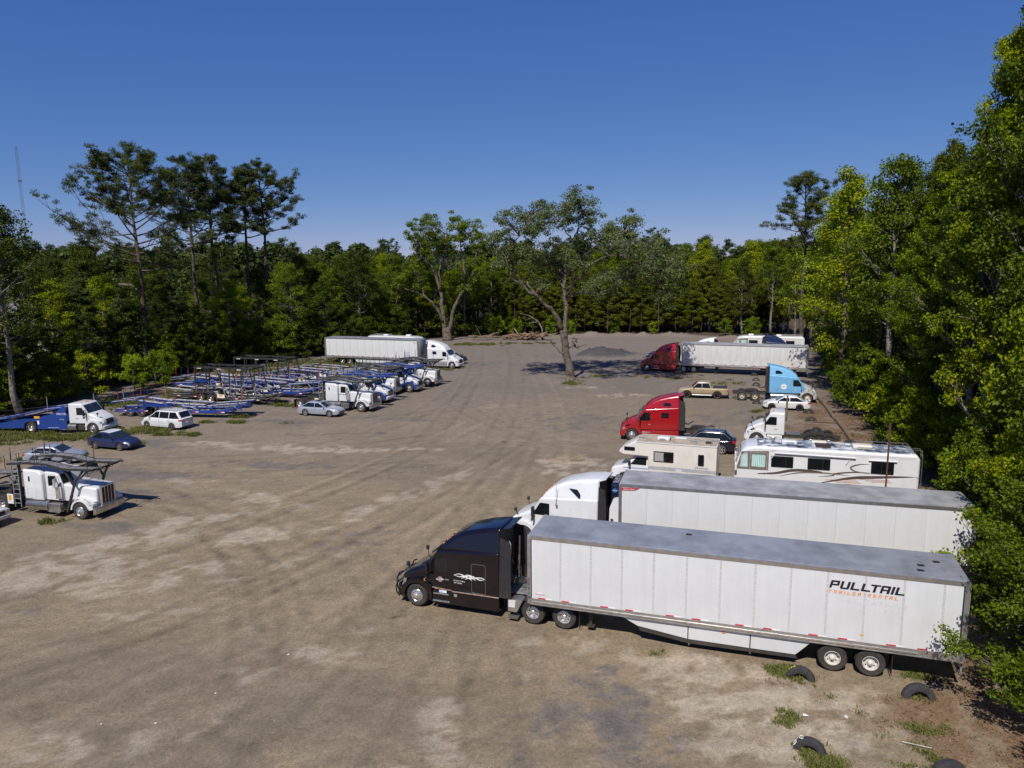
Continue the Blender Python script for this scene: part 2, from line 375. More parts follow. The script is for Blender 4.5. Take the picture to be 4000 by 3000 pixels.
# ------------------------------------------------------------------ highway tractors; origin on the front axle, x forward, y to the driver's side
def side_poly(parent, name, pts, w, mat, sides=(1, -1), out=.012, rp=.06, depth=.03, label=None):
    pts = rpoly(pts, rp, 3); wf = w if callable(w) else (lambda x, z: w)
    res = []
    for s in sides:
        mb = MB(); mb.prism(pts, lambda x, z: s * (wf(x, z) + out - depth), lambda x, z: s * (wf(x, z) + out))
        res.append(part(name, mb, mat, parent, label))
    return res
def outline(parent, name, pts, w, mat, t=.018, sides=(1, -1), rp=.06, out=.012):
    pts = rpoly(pts, rp, 4); wf = w if callable(w) else (lambda x, z: w)
    for s in sides:
        mb = MB(); k = len(pts)
        for i in range(k):
            a, b = pts[i], pts[(i + 1) % k]
            mb.bar((a[0], s * (wf(*a) + out * .3), a[1]), (b[0], s * (wf(*b) + out * .3), b[1]), t, out)
        part(name, mb, mat, parent)
def slope(mb, P0, P1, w0, w1, out=.012, t=.03, split=0.0):
    """a pane across the vehicle from P0 (low) to P1 (high) in the xz plane"""
    d = Vector((P1[0] - P0[0], P1[1] - P0[1])).normalized(); n = Vector((-d.y, d.x));
    if n.x * (1 if P0[0] > P1[0] else -1) < 0: n = -n
    def pane(ya0, yb0, ya1, yb1):
        vs = []
        for k in (out - t, out):
            for (p, ya, yb) in ((P0, ya0, yb0), (P1, ya1, yb1)):
                vs += [(p[0] + n.x * k, ya, p[1] + n.y * k), (p[0] + n.x * k, yb, p[1] + n.y * k)]
        mb.add(vs, [(0, 1, 3, 2), (4, 6, 7, 5), (0, 4, 5, 1), (2, 3, 7, 6), (0, 2, 6, 4), (1, 5, 7, 3)])
    if split: pane(-w0, -split / 2, -w1, -split / 2); pane(split / 2, w0, split / 2, w1)
    else: pane(-w0, w0, -w1, w1)
def tractor(label, group=None, P=m_white, style='aero', roof='high', xr=-3.95, drives=(-5.48, -6.85), xend=-7.75, skirts=True, skirtm=None,
            lower=None, windows=(), door_logo=None, rimm=None, wheelt=None, name='semi_tractor', mirror=m_dark, bull=False, sleeper_door=True,
            hoodm=None, strip=False, bumper=None, fairing_gap=True, extend=.5, fender=None, vent=False, grille='mesh', back=m_dark, tint=None, cat='truck', visor=False, open_roof=True):
    t = thing(name, label, cat, group)
    rimm = rimm or m_chrome; hoodm = hoodm or P; fender = fender or hoodm; bumper = bumper or P; tint = tint or m_glass
    conv = style == 'conv'
    fx0 = -.50 if not conv else -1.45                                   # where the hood meets the cab
    # chassis
    f = MB(); f.box(xend, .5, .36, .44, .62, .90); f.box(xend, .5, -.44, -.36, .62, .90)
    for x in (xend, drives[0] + .7, (drives[0] + drives[1]) / 2, xr - .3): f.box(x, x + .12, -.36, .36, .64, .88)
    for x in drives: f.tube([(x, -.85, .52), (x, .85, .52)], .11, 8); f.rbox(x - .22, x + .22, -.22, .22, .34, .72, .1)
    f.tube([(0, -1, .45), (0, 1, .45)], .07, 6)
    part('chassis_frame', f, m_frame, t)
    for s in (1, -1):
        wheel(t, 0, s * 1.08, .52, 'steer', wheelt, rimm)
        for x in drives: wheel(t, x, s * .93, .515, 'dual', wheelt, rimm)
    mf = MB()
    for s in (1, -1): mf.box(drives[-1] - .68, drives[-1] - .66, s * .93 - .30, s * .93 + .30, .12, .95)
    part('mud_flaps', mf, m_dark, t)
    fw = MB(); xm = (drives[0] + drives[1]) / 2 + .25
    fw.prism(rpoly([(xm - .62, 1.0), (xm - .62, 1.06), (xm - .2, 1.16), (xm + .45, 1.18), (xm + .45, 1.0)], .03), -.45, .45); fw.box(xm - .5, xm + .4, -.36, .36, .90, 1.0)
    part('fifth_wheel', fw, m_frame, t)
    if not conv:
        wh_ = lambda x, z: 1.08 - .13 * (x + .5)
        hood = MB(); hood.shell([(.90, .72), (.93, 1.05), (.82, 1.30), (.55, 1.50), (.05, 1.74), (-.48, 1.94), (-.52, 1.90), (-.52, .95), (-.45, .72)], wh_, .16, 4, rp=.08)
        part('hood', hood, hoodm, t)
        for s in (1, -1):
            a = MB(); a.arch(0, .52, .60, .80, s * .78, s * 1.215, -8, 168, 12); a.prism([(.58, .42), (.95, .50), (.90, .98), (.74, .92), (.60, .60)], s * .70, s * 1.16)
            a.prism([(-.58, .40), (-.60, .75), (-.52, 1.0), (-.50, 1.22), (-.72, 1.15), (-.75, .36)], s * .85, s * 1.205)
            part('front_fender', a, fender, t)
            hl = MB(); hl.add([(.93, s * .62, .92), (.74, s * 1.165, .92), (.66, s * 1.175, 1.17), (.90, s * .68, 1.10), (.80, s * .62, .92), (.6, s * 1.1, .92), (.55, s * 1.1, 1.17), (.75, s * .66, 1.10)],
                   [(0, 1, 2, 3), (4, 7, 6, 5), (0, 4, 5, 1), (1, 5, 6, 2), (2, 6, 7, 3), (3, 7, 4, 0)])
            part('headlight', hl, m_lampc, t)
        g = MB(); g.prism(rpoly([(.90, .80), (.965, .82), (.95, 1.08), (.86, 1.31), (.82, 1.26)], .02), -.50, .50); gp = part('grille', g, m_dark, t)
        g2 = MB()
        for k in range(7): y = -.42 + .14 * k; g2.bar((.975, y, .84), (.955, y, 1.08), .022)
        for k in range(4): z = .86 + .08 * k; g2.bar((.978 - .02 * k * .5, -.45, z), (.978 - .02 * k * .5, .45, z), .018)
        part('grille_bars', g2, m_chromed if grille == 'chrome' else m_dark, gp)
        bp = MB(); bp.shell([(.62, .34), (.92, .34), (1.04, .42), (1.04, .70), (.92, .76), (.60, .76)], lambda x, z: 1.20 - .32 * max(0, x - .6), .1, 3, rp=.04)
        part('bumper', bp, bumper, t)
        if vent:
            for s in (1, -1):
                v_ = MB(); v_.prism([(.40, 1.18), (.56, 1.30), (.30, 1.36), (.38, 1.52), (.20, 1.36), (-.02, 1.30), (.2, 1.25)], s * .90, s * (1.0))
                part('hood_vent', v_, m_darkgloss, t)
        wc = lambda x, z: min(1.10 - .045 * x, 1.24) - .02 * max(0, z - 1.7)
        if roof == 'day':
            prof = [(-.38, .95), (-.40, 1.84), (-.98, 2.72), (-1.12, 2.80), (xr, 2.82), (xr, .95)]
        elif roof == 'mid':
            prof = [(-.38, .95), (-.40, 1.84), (-.98, 2.72), (-1.2, 2.80), (xr, 2.95), (xr, .95)]
        else:
            prof = [(-.38, .95), (-.40, 1.84), (-.98, 2.70), (-1.12, 2.76), (xr, 2.98), (xr, .95)]
        cab = MB(); cab.shell(prof, lambda x, z: 1.10 - .036 * x - .02 * (z - 1.7), .10, 3, rp=.06)
        wc = lambda x, z: 1.10 - .036 * x - .02 * (z - 1.7)
        part('cab', cab, P, t)
        wsd = MB(); slope(wsd, (-.44, 1.90), (-.945, 2.65), .98, .93, .018, .04, .03 if style != 'volvo' else 0); part('windscreen', wsd, m_glassg, t)
        dw = [(-.62, 1.78), (-.66, 1.95), (-.98, 2.46), (-1.52, 2.46), (-1.52, 1.78)]
        side_poly(t, 'side_window', dw, wc, tint)
        outline(t, 'door_seam', [(-.50, 1.0), (-.52, 1.80), (-.96, 2.58), (-1.66, 2.60), (-1.66, 1.0)], wc, m_seam if P is m_white else m_dark, .014, rp=.08, out=.006)
        hd = MB()
        for s in (1, -1): hd.rbox(-1.58, -1.38, s * wc(-1.5, 1.45) - .015, s * wc(-1.5, 1.45) + .03, 1.42, 1.48, .01)
        part('door_handles', hd, m_chromed, t)
        if roof == 'high':
            rf = MB(); rw = lambda x, z: 1.02 + .072 * (-x - 1.0) - .27 * (z - 2.72)
            rp_ = [(-1.00, 2.70), (-1.25, 3.02), (-1.65, 3.36), (-2.3, 3.66), (-3.1, 3.86), (xr + .12, 3.98), (xr - .02, 3.98), (xr - .02, 2.80), (-2, 2.72)]
            rf.shell(rp_, rw, .17, 5, rp=.12); rfo = part('roof_fairing', rf, P, t)
            if open_roof:
                bk = MB(); bk.box(xr - .05, xr - .03, -.95, .95, 2.1, 3.86); part('back_wall', bk, back, t)
            if visor:
                vi = MB(); vi.prism([(-.70, 2.50), (-.70, 2.58), (-1.04, 2.86), (-1.10, 2.80)], -.96, .96); part('sun_visor', vi, m_darkgloss, t)
            ll = MB()
            for y in (() if style == 'volvo' else (-.7, -.25, 0, .25, .7)): ll.rbox(-1.22, -1.14, y - .05, y + .05, 2.93, 2.975, .015)
            part('marker_lamps', ll, m_amber, t)
        else:
            ll = MB()
            for y in (-.7, -.2, 0, .2, .7): ll.rbox(-1.30, -1.18, y - .06, y + .06, (2.81 if roof == 'day' else 2.80), 2.86, .015)
            part('marker_lamps', ll, m_amber, t)
        if extend > 0:
            top = 3.72 if roof == 'high' else 2.9
            for s in (1, -1):
                ex = MB(); yo = wc(xr, 2)
                ex.prism([(xr, 1.0), (xr, top - .1), (xr - extend * .8, top - .12 if roof != 'high' else top - .25), (xr - extend, 2.9 if roof == 'high' else 2.6), (xr - extend, 1.0)], lambda x, z: s * (yo - .05 - max(0, z - 2.85) * .28), lambda x, z: s * (yo - max(0, z - 2.85) * .28))
                part('side_extender', ex, m_dark if fairing_gap else P, t)
            if roof == 'high':
                ex = MB(); ex.shell([(xr + .1, 3.90), (xr - extend * .75, 4.02), (xr - extend * .75, 3.97), (xr + .1, 3.80)], .80, .02, 1); part('roof_extender', ex, P, t)
                hs = MB()
                for k, y in enumerate((-.35, -.12, .12, .3)):
                    hs.tube([(xr - .05, y, 2.2 + .1 * k), (xr - .3, y * 1.1, 1.5), (xr - .8, y * .6, 1.3), (xr - 1.3, y * .5, 1.6)], .022, 5)
                part('air_hoses', hs, m_dark, t)
        for (pts, nm) in windows: side_poly(t, 'sleeper_window', pts, (rw if (roof == 'high' and min(p[1] for p in pts) > 2.8) else wc), tint)
        if sleeper_door and roof != 'day':
            outline(t, 'locker_door', [(-2.68, 1.02), (-2.68, 2.35), (-3.33, 2.35), (-3.33, 1.02)], wc, m_chrome if P is m_black else m_seam, .016, rp=.1, out=.008)
        if skirts:
            sk = MB()
            for s in (1, -1):
                sk.rbox(xr if roof != 'day' else -2.0, -.78, s * .55 if s > 0 else -1.22, 1.22 if s > 0 else -.55, .30, .93, .05)
            part('side_skirt', sk, skirtm or P, t)
            st = MB()
            for s in (1, -1):
                st.rbox(-1.62, -.80, s * 1.18 - .07, s * 1.18 + .09, .40, .47, .03); st.rbox(-1.58, -.84, s * 1.17 - .07, s * 1.17 + .08, .74, .80, .03)
            part('cab_steps', st, m_bright, t)
        else:
            tk = MB()
            for s in (1, -1): tk.tube([(xr + .2 if roof != 'day' else -2.9, s * .88, .62), (-.85 if roof != 'day' else -1.7, s * .88, .62)], .32, 18)
            part('fuel_tank', tk, m_chromed, t)
            st = MB()
            for s in (1, -1): st.rbox(-1.5, -.85, s * .9 - .3, s * .9 + .3, .36, .86, .04)
            part('cab_steps', st, m_dark, t)
        if strip:
            sp = MB(); am = MB()
            for s in (1, -1):
                sp.prism([(-1.75, .945), (xr, .945), (xr, .985), (-1.75, .985)], s * 1.2, s * (wc(-3, 1) + .03)); sp.prism([(-.75, .985), (-1.70, .945), (-1.70, .985), (-.75, 1.02)], s * 1.1, s * (wc(-1, 1) + .02))
                for k in range(7): am.rbox(-1.95 - .30 * k - .05, -1.95 - .30 * k + .05, s * (wc(-3, 1) + .03) - .01, s * (wc(-3, 1) + .03) + .012, .95, .98, .005)
                for k in range(3): am.rbox(-.95 - .30 * k - .07, -.95 - .30 * k + .05, s * (wc(-1, 1) + .02) - .01, s * (wc(-1, 1) + .02) + .012, .955, .985, .005)
                am.prism([(-.34, 1.28), (-.50, 1.10), (-.48, 1.08), (-.32, 1.26)], s * 1.09, s * 1.125); am.prism([(.62, .66), (.78, .74), (.76, .80), (.60, .72)], s * 1.14, s * 1.20)
            sp = part('chrome_strip', sp, m_chrome, t); part('marker_lamps', am, m_amber, sp)
        for s in (1, -1):                                                # mirrors
            mi = MB(); y = s * 1.40; mi.rbox(-.70, -.58, y - .11, y + .11, 1.72, 2.28, .04); mi.rbox(-.68, -.58, y - .10, y + .10, 1.50, 1.68, .03)
            mi.bar((-.64, s * 1.1, 1.62), (-.64, y, 1.66), .04); mi.bar((-.64, s * 1.1, 2.2), (-.64, y, 2.2), .04)
            part('mirror', mi, mirror, t)
            hm = MB(); hm.tube([(.35, s * .86, 1.50), (.42, s * .98, 1.72), (.46, s * 1.02, 1.82)], .022, 6); hm.rbox(.40, .54, s * 1.02 - .08, s * 1.02 + .08, 1.80, 2.0, .05)
            part('hood_mirror', hm, m_dark, t)
        if bull:
            bb = MB()
            for y in (-.75, .75): bb.tube([(.98, y, .38), (1.12, y, .34), (1.20, y, .6), (1.22, y, .95), (1.08, y, 1.28), (.9, y * .98, 1.36)], .035, 8)
            for s in (1, -1):
                bb.tube([(1.0, s * .75, .36), (.92, s * 1.12, .36), (1.02, s * 1.20, .58), (1.04, s * 1.20, .82), (1.0, s * 1.05, 1.0), (1.20, s * .75, 1.02)], .033, 8)
            for z in (.5, .78, 1.05): bb.tube([(1.19 + .02 * (z > .6), -.75, z), (1.19 + .02 * (z > .6), .75, z)], .03, 8)
            part('grille_guard', bb, m_darkgloss, t)
    else:                                                                # long square hood, flat screen
        hw = lambda x, z: .86 - .10 * (x + 1.45) / 2.4
        hood = MB(); hood.shell([(.93, .88), (.93, 1.86), (.86, 1.92), (-1.45, 2.06), (-1.45, .95)], hw, .10, 3, rp=.05)
        part('hood', hood, hoodm, t)
        for s in (1, -1):
            a = MB(); a.arch(0, .52, .62, .72, s * .62, s * 1.20, 18, 176, 12); a.prism([(.59, .68), (.70, .62), (.95, .70), (.93, 1.02), (.64, .96), (.52, .90)], s * .62, s * 1.18)
            a.prism([(.95, .98), (.3, 1.24), (-.3, 1.24), (-.62, 1.05), (-.74, .60), (-.70, 1.12), (-.4, 1.34), (.3, 1.34), (.93, 1.12)], s * .60, s * 1.05)
            part('front_fender', a, fender, t)
            hl = MB(); hl.rbox(.62, 1.0, s * .98 - .2, s * .98 + .2, .82, 1.06, .08); part('headlight', hl, m_lampc, t)
        g = MB(); g.rbox(.88, 1.02, -.56, .56, .74, 1.97, .04); gp = part('grille_surround', g, m_chrome, t)
        gm = MB(); gm.box(1.0, 1.03, -.48, .48, .86, 1.88); gm = part('grille', gm, m_rust if grille == 'rust' else m_dark, t)
        gb = MB()
        for k in range(5): y = -.48 + .24 * k; gb.box(1.0, 1.045, y - .015, y + .015, .84, 1.90)
        part('grille_bars', gb, m_chrome, gm)
        bp = MB(); bp.shell([(.98, .36), (1.14, .38), (1.18, .55), (1.14, .80), (.98, .80)], lambda x, z: 1.22 - .3 * max(0, x - 1.0), .03, 2, rp=.02)
        part('bumper', bp, m_chromed if not bumper is m_blue else m_blue, t)
        xc = -2.75
        wc = lambda x, z: .98 - .03 * (z - 1)
        cab = MB(); cab.shell([(-1.45, .98), (-1.45, 2.02), (-1.72, 2.70), (-1.85, 2.78), (xc, 2.80), (xc, .98)], wc, .09, 3, rp=.05); part('cab', cab, P, t)
        wsd = MB(); slope(wsd, (-1.46, 2.08), (-1.70, 2.64), .84, .82, .015, .04, .05); part('windscreen', wsd, m_glassg, t)
        side_poly(t, 'side_window', [(-1.66, 1.92), (-1.90, 2.56), (-2.50, 2.56), (-2.50, 1.92)], wc, tint)
        outline(t, 'door_seam', [(-1.55, 1.05), (-1.56, 1.9), (-1.84, 2.64), (-2.62, 2.64), (-2.62, 1.05)], wc, m_seam, .014, out=.006)
        side_poly(t, 'door_window', [(-1.72, 1.35), (-1.72, 1.50), (-1.80, 1.50), (-1.80, 1.35)], wc, m_dark, rp=.02)
        if xr < xc - .5:
            sl_ = MB(); sl_.shell([(xc - .03, .95), (xc - .03, 2.66), (xc - .30, 2.86), (xr, 2.90), (xr, .95)], 1.14, .10, 3, rp=.06); part('sleeper', sl_, P, t)
            side_poly(t, 'sleeper_window', [(xr + .42, 2.15), (xr + .42, 2.48), (xr + .55, 2.48), (xr + .55, 2.15)], 1.14, m_glass, rp=.03)
            outline(t, 'locker_door', [(xr + .28, 1.15), (xr + .28, 1.72), (xr + .95, 1.72), (xr + .95, 1.15)], 1.14, m_seam, .02, rp=.08, out=.008)
        tk = MB()
        for s in (1, -1): tk.tube([(xr + .05 if xr < xc - .5 else xc - 1.5, s * .88, .62), (-2.5, s * .88, .62)], .34, 18)
        part('fuel_tank', tk, m_chromed, t)
        st = MB()
        for s in (1, -1): st.rbox(-2.42, -1.5, s * .9 - .30, s * .9 + .30, .38, .86, .03); st.box(-2.40, -1.5, s * 1.15 - .12, s * 1.15 + .12, .34, .38)
        part('tool_box_step', st, m_bright, t)
        ac = MB()
        for s in (1, -1): ac.tube([(-1.62, s * 1.08, 1.2), (-1.62, s * 1.08, 1.95)], .17, 14); ac.tube([(-1.62, s * 1.08, 1.95), (-1.62, s * .9, 2.1)], .08, 8)
        part('air_cleaner', ac, m_chrome, t)
        for s in (1, -1):
            mi = MB(); y = s * 1.30; mi.rbox(-1.66, -1.52, y - .12, y + .12, 1.95, 2.5, .03)
            mi.bar((-1.75, s * .95, 2.55), (-1.6, y, 2.5), .03); mi.bar((-1.75, s * .95, 1.85), (-1.6, y, 1.9), .03)
            part('mirror', mi, m_chrome, t)
            em = MB(); em.tube([(xc + .02, s * 1.02, 1.1), (xc + .02, s * 1.02, 2.45)], .012, 5); part('grab_rail', em, m_chrome, t)
    return t

# ------------------------------------------------------------------ box trailers; origin on the ground below the front wall's middle, x backwards is negative
LET = {'P': [(0, 0, .22, 1), (.22, .78, .82, 1), (.62, .42, .84, .80), (.22, .36, .82, .56)], 'U': [(0, .12, .24, 1), (.60, .12, .84, 1), (.08, 0, .78, .2)],
       'L': [(0, 0, .24, 1), (.24, 0, .84, .2)], 'T': [(0, .8, .9, 1), (.33, 0, .57, .8)], 'A': [(0, 0, .22, .94), (.60, 0, .84, .94), (.06, .78, .78, 1), (.22, .34, .60, .52)],
       'I': [(0, 0, .24, 1)], 'R': [(0, 0, .2, 1), (.2, .82, .74, 1), (.60, .50, .80, .88), (.2, .38, .74, .55), (.58, 0, .78, .38)],
       'E': [(0, .1, .2, .9), (.04, .82, .8, 1), (.2, .42, .76, .58), (.04, 0, .8, .18)], 'N': [(0, 0, .2, .95), (.58, 0, .78, .95), (.05, .8, .72, 1)], ' ': []}
def block_text(parent, s, x0, z0, h, w, y, mat, sh=.22, gap=.12, depth=.006):
    """wide slanted capitals built from bars; reads left to right on the side y"""
    sg = -1 if y > 0 else 1; mb = MB(); u = 0.0
    for ch in s:
        if ch == 'T' and u > 0 and gap < .2: u -= .22
        for k, (a, b, c, d) in enumerate(LET[ch]):
            q = []
            for (px, pz) in ((a, b), (c, b), (c, d), (a, d)): q.append((x0 + sg * ((u + px) * w + pz * h * sh), z0 + pz * h))
            e = .0004 * k
            mb.prism(q, y - .001 * sg * 0, y + (1 if y > 0 else -1) * (depth + e))
        u += (.24 if ch == 'I' else .6 if ch == ' ' else .84) + gap
    return part('lettering', mb, mat, parent, smooth=0)
def box_trailer(label, group=None, wall=m_wall, roofm=m_roofa, L=16.15, npan=13, skirts=True, reefer=False, railm=None, rear_ax=(-11.9, -13.2), landing=-2.6, railtape=True,
                smoothwall=False, rimm=None, seams=True, name='box_trailer', gloss_nose=False):
    t = thing(name, label, 'trailer', group); railm = railm or m_rail; H, zf, W = 4.11, 1.12, 1.295
    core = MB(); core.box(-L + .04, -.03, -W + .05, W - .05, zf + .02, H - .03); part('cargo_box', core, m_dark, t)
    fw_ = MB(); fw_.rbox(-.06, .0, -W + .02, W - .02, zf + .05, H - .06, .02); part('front_wall', fw_, m_chromed if gloss_nose else wall, t)
    n = npan - 1; pl = (L - .30 - .62) / n
    gp_ = .034 if seams else .0015
    me = mesh_of(MB().rbox(-pl + gp_, -gp_, -.02, .0, zf + .22, H - .17, .006), 'side_panel', wall); me2 = mesh_of(MB().rbox(-.62 + gp_, -gp_, -.02, .0, zf + .22, H - .17, .006), 'side_panel', wall)
    strip = MB(); strip.box(-.045, .045, -.004, .012, zf + .22, H - .17)
    rv = MB()
    for k in range(44):
        z = zf + .28 + k * .06
        for x in (-.022, .022): rv.box(x - .009, x + .009, -.009, .017, z, z + .026)
    sme = mesh_of(strip, 'panel_seam', m_seam if seams else wall, 0); rme = mesh_of(rv, 'rivets', M('rivet_grey', (.42, .42, .41), .5), 0)
    for s in (1, -1):
        for i in range(n + 1):
            o = part('side_panel', me if i < n else me2, None, t, loc=(-.15 - i * pl - ((pl if i < n else .62) if s > 0 else 0), s * W, 0), rot=(0, 0, PI if s > 0 else 0))
            if i and seams:
                q = part('panel_seam', sme, None, t, loc=(-.15 - i * pl, s * (W + .004), 0))
                part('rivets', rme, None, q, loc=(0, s * .001, 0))
        tr = MB(); tr.rbox(-L, -.12, s * W - .03 + s * .0, s * W + .035, H - .18, H - .01, .012); part('top_rail', tr, m_bright if not smoothwall else railm, t)
        br = MB(); br.box(-L + .02, -.10, s * W - .03, s * W + .022, zf - .02, zf + .22); br.box(-L + .02, -.10, s * W - .12, s * W + .03, zf - .06, zf - .02)
        br = part('bottom_rail', br, railm, t)
        if not smoothwall:
            ru = MB(); ru.shell([(-.2, zf + .07), (-.35, zf + .11), (-L + 1.6, zf + .11), (-L + 1.45, zf + .07), (-L + 1.6, zf + .03), (-.35, zf + .03)], .025, .01, 1); ru = part('rub_rail', ru, m_bright, br, loc=(0, s * (W + .035), 0))
        cp = MB(); cp.rbox(-.15, .02, s * W - .14, s * W + .022, zf - .04, H - .02, .03); part('corner_post', cp, railm, t)
        cp = MB(); cp.rbox(-L - .03, -L + .14, s * W - .14, s * W + .022, zf - .10, H - .02, .02); part('rear_post', cp, railm, t)
        if railtape:
            a = MB(); b = MB(); x = -.45; k = 0
            while x > -L + .5:
                a.box(x - .32, x, s * (W + .001), s * (W + .026), zf + .235, zf + .285); b.box(x - .62, x - .33, s * (W + .001), s * (W + .026), zf + .235, zf + .285)
                x -= (1.02, 1.62)[k % 2]; k += 1
            part('reflective_tape_red', a, m_reflr, t); part('reflective_tape_white', b, m_reflw, t)
    rf = MB(); rf.box(-L, -.02, -W + .03, W - .03, H - .02, H + .004); part('roof', rf, roofm, t)
    if smoothwall:
        pass
    if True:
        rb = MB()
        for k in range(1, 26): rb.box(-k * .62 - .012, -k * .62 + .012, -W + .05, W - .05, H + .004, H + .009)
        part('roof_bows', rb, roofm, t)
    fl = MB(); fl.box(-L + .05, -.05, -W + .06, W - .06, zf - .10, zf - .02)
    k = -.5
    while k > -L + .3: fl.box(k - .03, k + .03, -W + .12, W - .12, zf - .20, zf - .10); k -= .6
    for y in (-.5, .5): fl.box(rear_ax[1] - 1.6, rear_ax[0] + 1.6, y - .06, y + .06, zf - .38, zf - .20)
    part('floor_frame', fl, m_frame, t)
    for s in (1, -1):
        dr = MB(); dr.rbox(-L - .05, -L, s * .64 - .62, s * .64 + .62, zf + .02, H - .12, .01); d = part('rear_door', dr, wall, t)
        lr = MB()
        for y in (.35, .95): lr.tube([(-L - .08, s * y, zf + .02), (-L - .08, s * y, H - .12)], .018, 6)
        part('lock_rod', lr, m_steel, d)
        tl = MB(); tl.rbox(-L - .06, -L - .02, s * .9 - .15, s * .9 + .15, zf - .10, zf - .02, .01); part('tail_light', tl, m_redl, t)
        lg = MB(); lg.rbox(landing - .08, landing + .08, s * .75 - .07, s * .75 + .07, .42, zf - .1, .01); lg.rbox(landing - .05, landing + .05, s * .75 - .05, s * .75 + .05, .22, .5, .01); lg.box(landing - .16, landing + .16, s * .75 - .14, s * .75 + .14, .18, .22)
        lg.bar((landing, s * .75, .55), (landing - .6, s * .5, zf - .1), .05); part('landing_leg', lg, m_frame, t)
        for x in rear_ax: wheel(t, x, s * .96, .515, 'dual', m_tyre, rimm or m_chromed)
        mf = MB(); mf.box(rear_ax[1] - .72, rear_ax[1] - .70, s * .96 - .3, s * .96 + .3, .16, zf - .2); part('mud_flap', mf, m_dark, t)
        if skirts:
            me_s = [(-4.6, .62), (-6.9, .36), (-11.0, .36), (-11.62, zf - .08), (-3.9, zf - .08)]
            ys = s * (W - .10)
            cuts = [-3.9, -6.6, -8.95, -11.62]
            segs = [[(-3.95, zf - .08), (-4.6, .72), (-6.58, .46), (-6.58, zf - .08)], [(-6.62, zf - .08), (-6.62, .455), (-8.93, .44), (-8.93, zf - .08)], [(-8.97, zf - .08), (-8.97, .44), (-10.60, .44), (-11.15, zf - .08)]]
            for sg in segs: part('skirt_panel', MB().prism(sg, ys, ys + .02 * s), wall, t)
            ed = MB(); ed.prism([(-4.6, .72), (-6.6, .455), (-10.60, .44), (-10.68, .28), (-6.6, .27), (-4.7, .52)], ys - .005 * s, ys + .012 * s); part('skirt_edge', ed, m_dark, t)
            lm = MB(); lm.rbox(-8.0, -7.9, min(ys, ys + .05 * s), max(ys, ys + .05 * s), zf - .22, zf - .14, .01); part('side_marker_lamp', lm, m_amber, t)
    ax = MB()
    for x in rear_ax: ax.tube([(x, -.9, .515), (x, .9, .515)], .07, 8); ax.rbox(x - .1, x + .1, -.6, -.4, .5, .85, .02); ax.rbox(x - .1, x + .1, .4, .6, .5, .85, .02)
    part('axles', ax, m_frame, t)
    ug = MB(); ug.rbox(-L - .05, -L + .05, -1.15, 1.15, .52, .62, .01)
    for y in (-.7, .7, -1.1, 1.1): ug.rbox(-L - .03, -L + .04, y - .05, y + .05, .56, zf - .06, .01)
    part('underride_guard', ug, m_steel, t)
    gh = MB()
    for y in (-.2, .2): gh.tube([(.02, y, zf + .15), (.07, y, zf + .15)], .07, 12)
    part('air_couplings', gh, m_bright, t)
    if reefer:
        r = MB(); r.rbox(.02, .46, -1.0, 1.0, 2.1, 3.95, .12); r = part('refrigeration_unit', r, M('paint_dark_navy', (.006, .012, .03), .3, 0, .3), t)
        tp = MB(); tp.box(.08, .42, -.75, .75, 3.951, 3.96); part('fan_opening', tp, m_darkgloss, r)
        fr = MB()
        for k in range(9): fr.tube([(.1, -.7 + .16 * k, 3.97), (.4, -.66 + .16 * k, 3.97)], .02, 5)
        for k in range(3): fr.rbox(.12 + .1 * k, .18 + .1 * k, -.5 + .4 * k, -.3 + .4 * k, 3.95, 4.02, .01)
        part('fan_parts', fr, m_chromed, r)
        bd = MB(); bd.lathe_y([(.12, .0), (.12, .012), (.001, .014)], (.24, 1.0, 3.62), 16); bd = part('badge', bd, m_inkblue, r)
        side_text(r, 'Carrier', .09, .24, 1.017, 3.59, m_inkw)
        wp = MB()
        for s in (1, -1): wp.prism(rpoly([(.02, 1.45), (.02, 3.3), (.30, 3.22), (.50, 2.7), (.52, 1.9), (.40, 1.4), (.15, 1.35)], .06), s * 1.02, s * 1.10)
        wp = part('unit_side_cover', wp, m_white, t); v_ = MB(); v_.prism(rpoly([(.28, 1.5), (.28, 1.72), (.48, 1.76), (.46, 1.56)], .02), 1.09, 1.108); v_.prism(rpoly([(.30, 1.95), (.30, 2.1), (.44, 2.12), (.44, 1.97)], .02), 1.09, 1.108)
        part('cover_vent', v_, m_dark, wp)
        fc = MB(); fc.rbox(.04, .50, -1.0, 1.0, 1.3, 2.1, .1); part('unit_base', fc, m_white, t)
        cbx = MB(); cbx.rbox(.0, .22, 1.06, 1.32, 1.62, 1.84, .02); part('control_box', cbx, m_white, t)
    return t

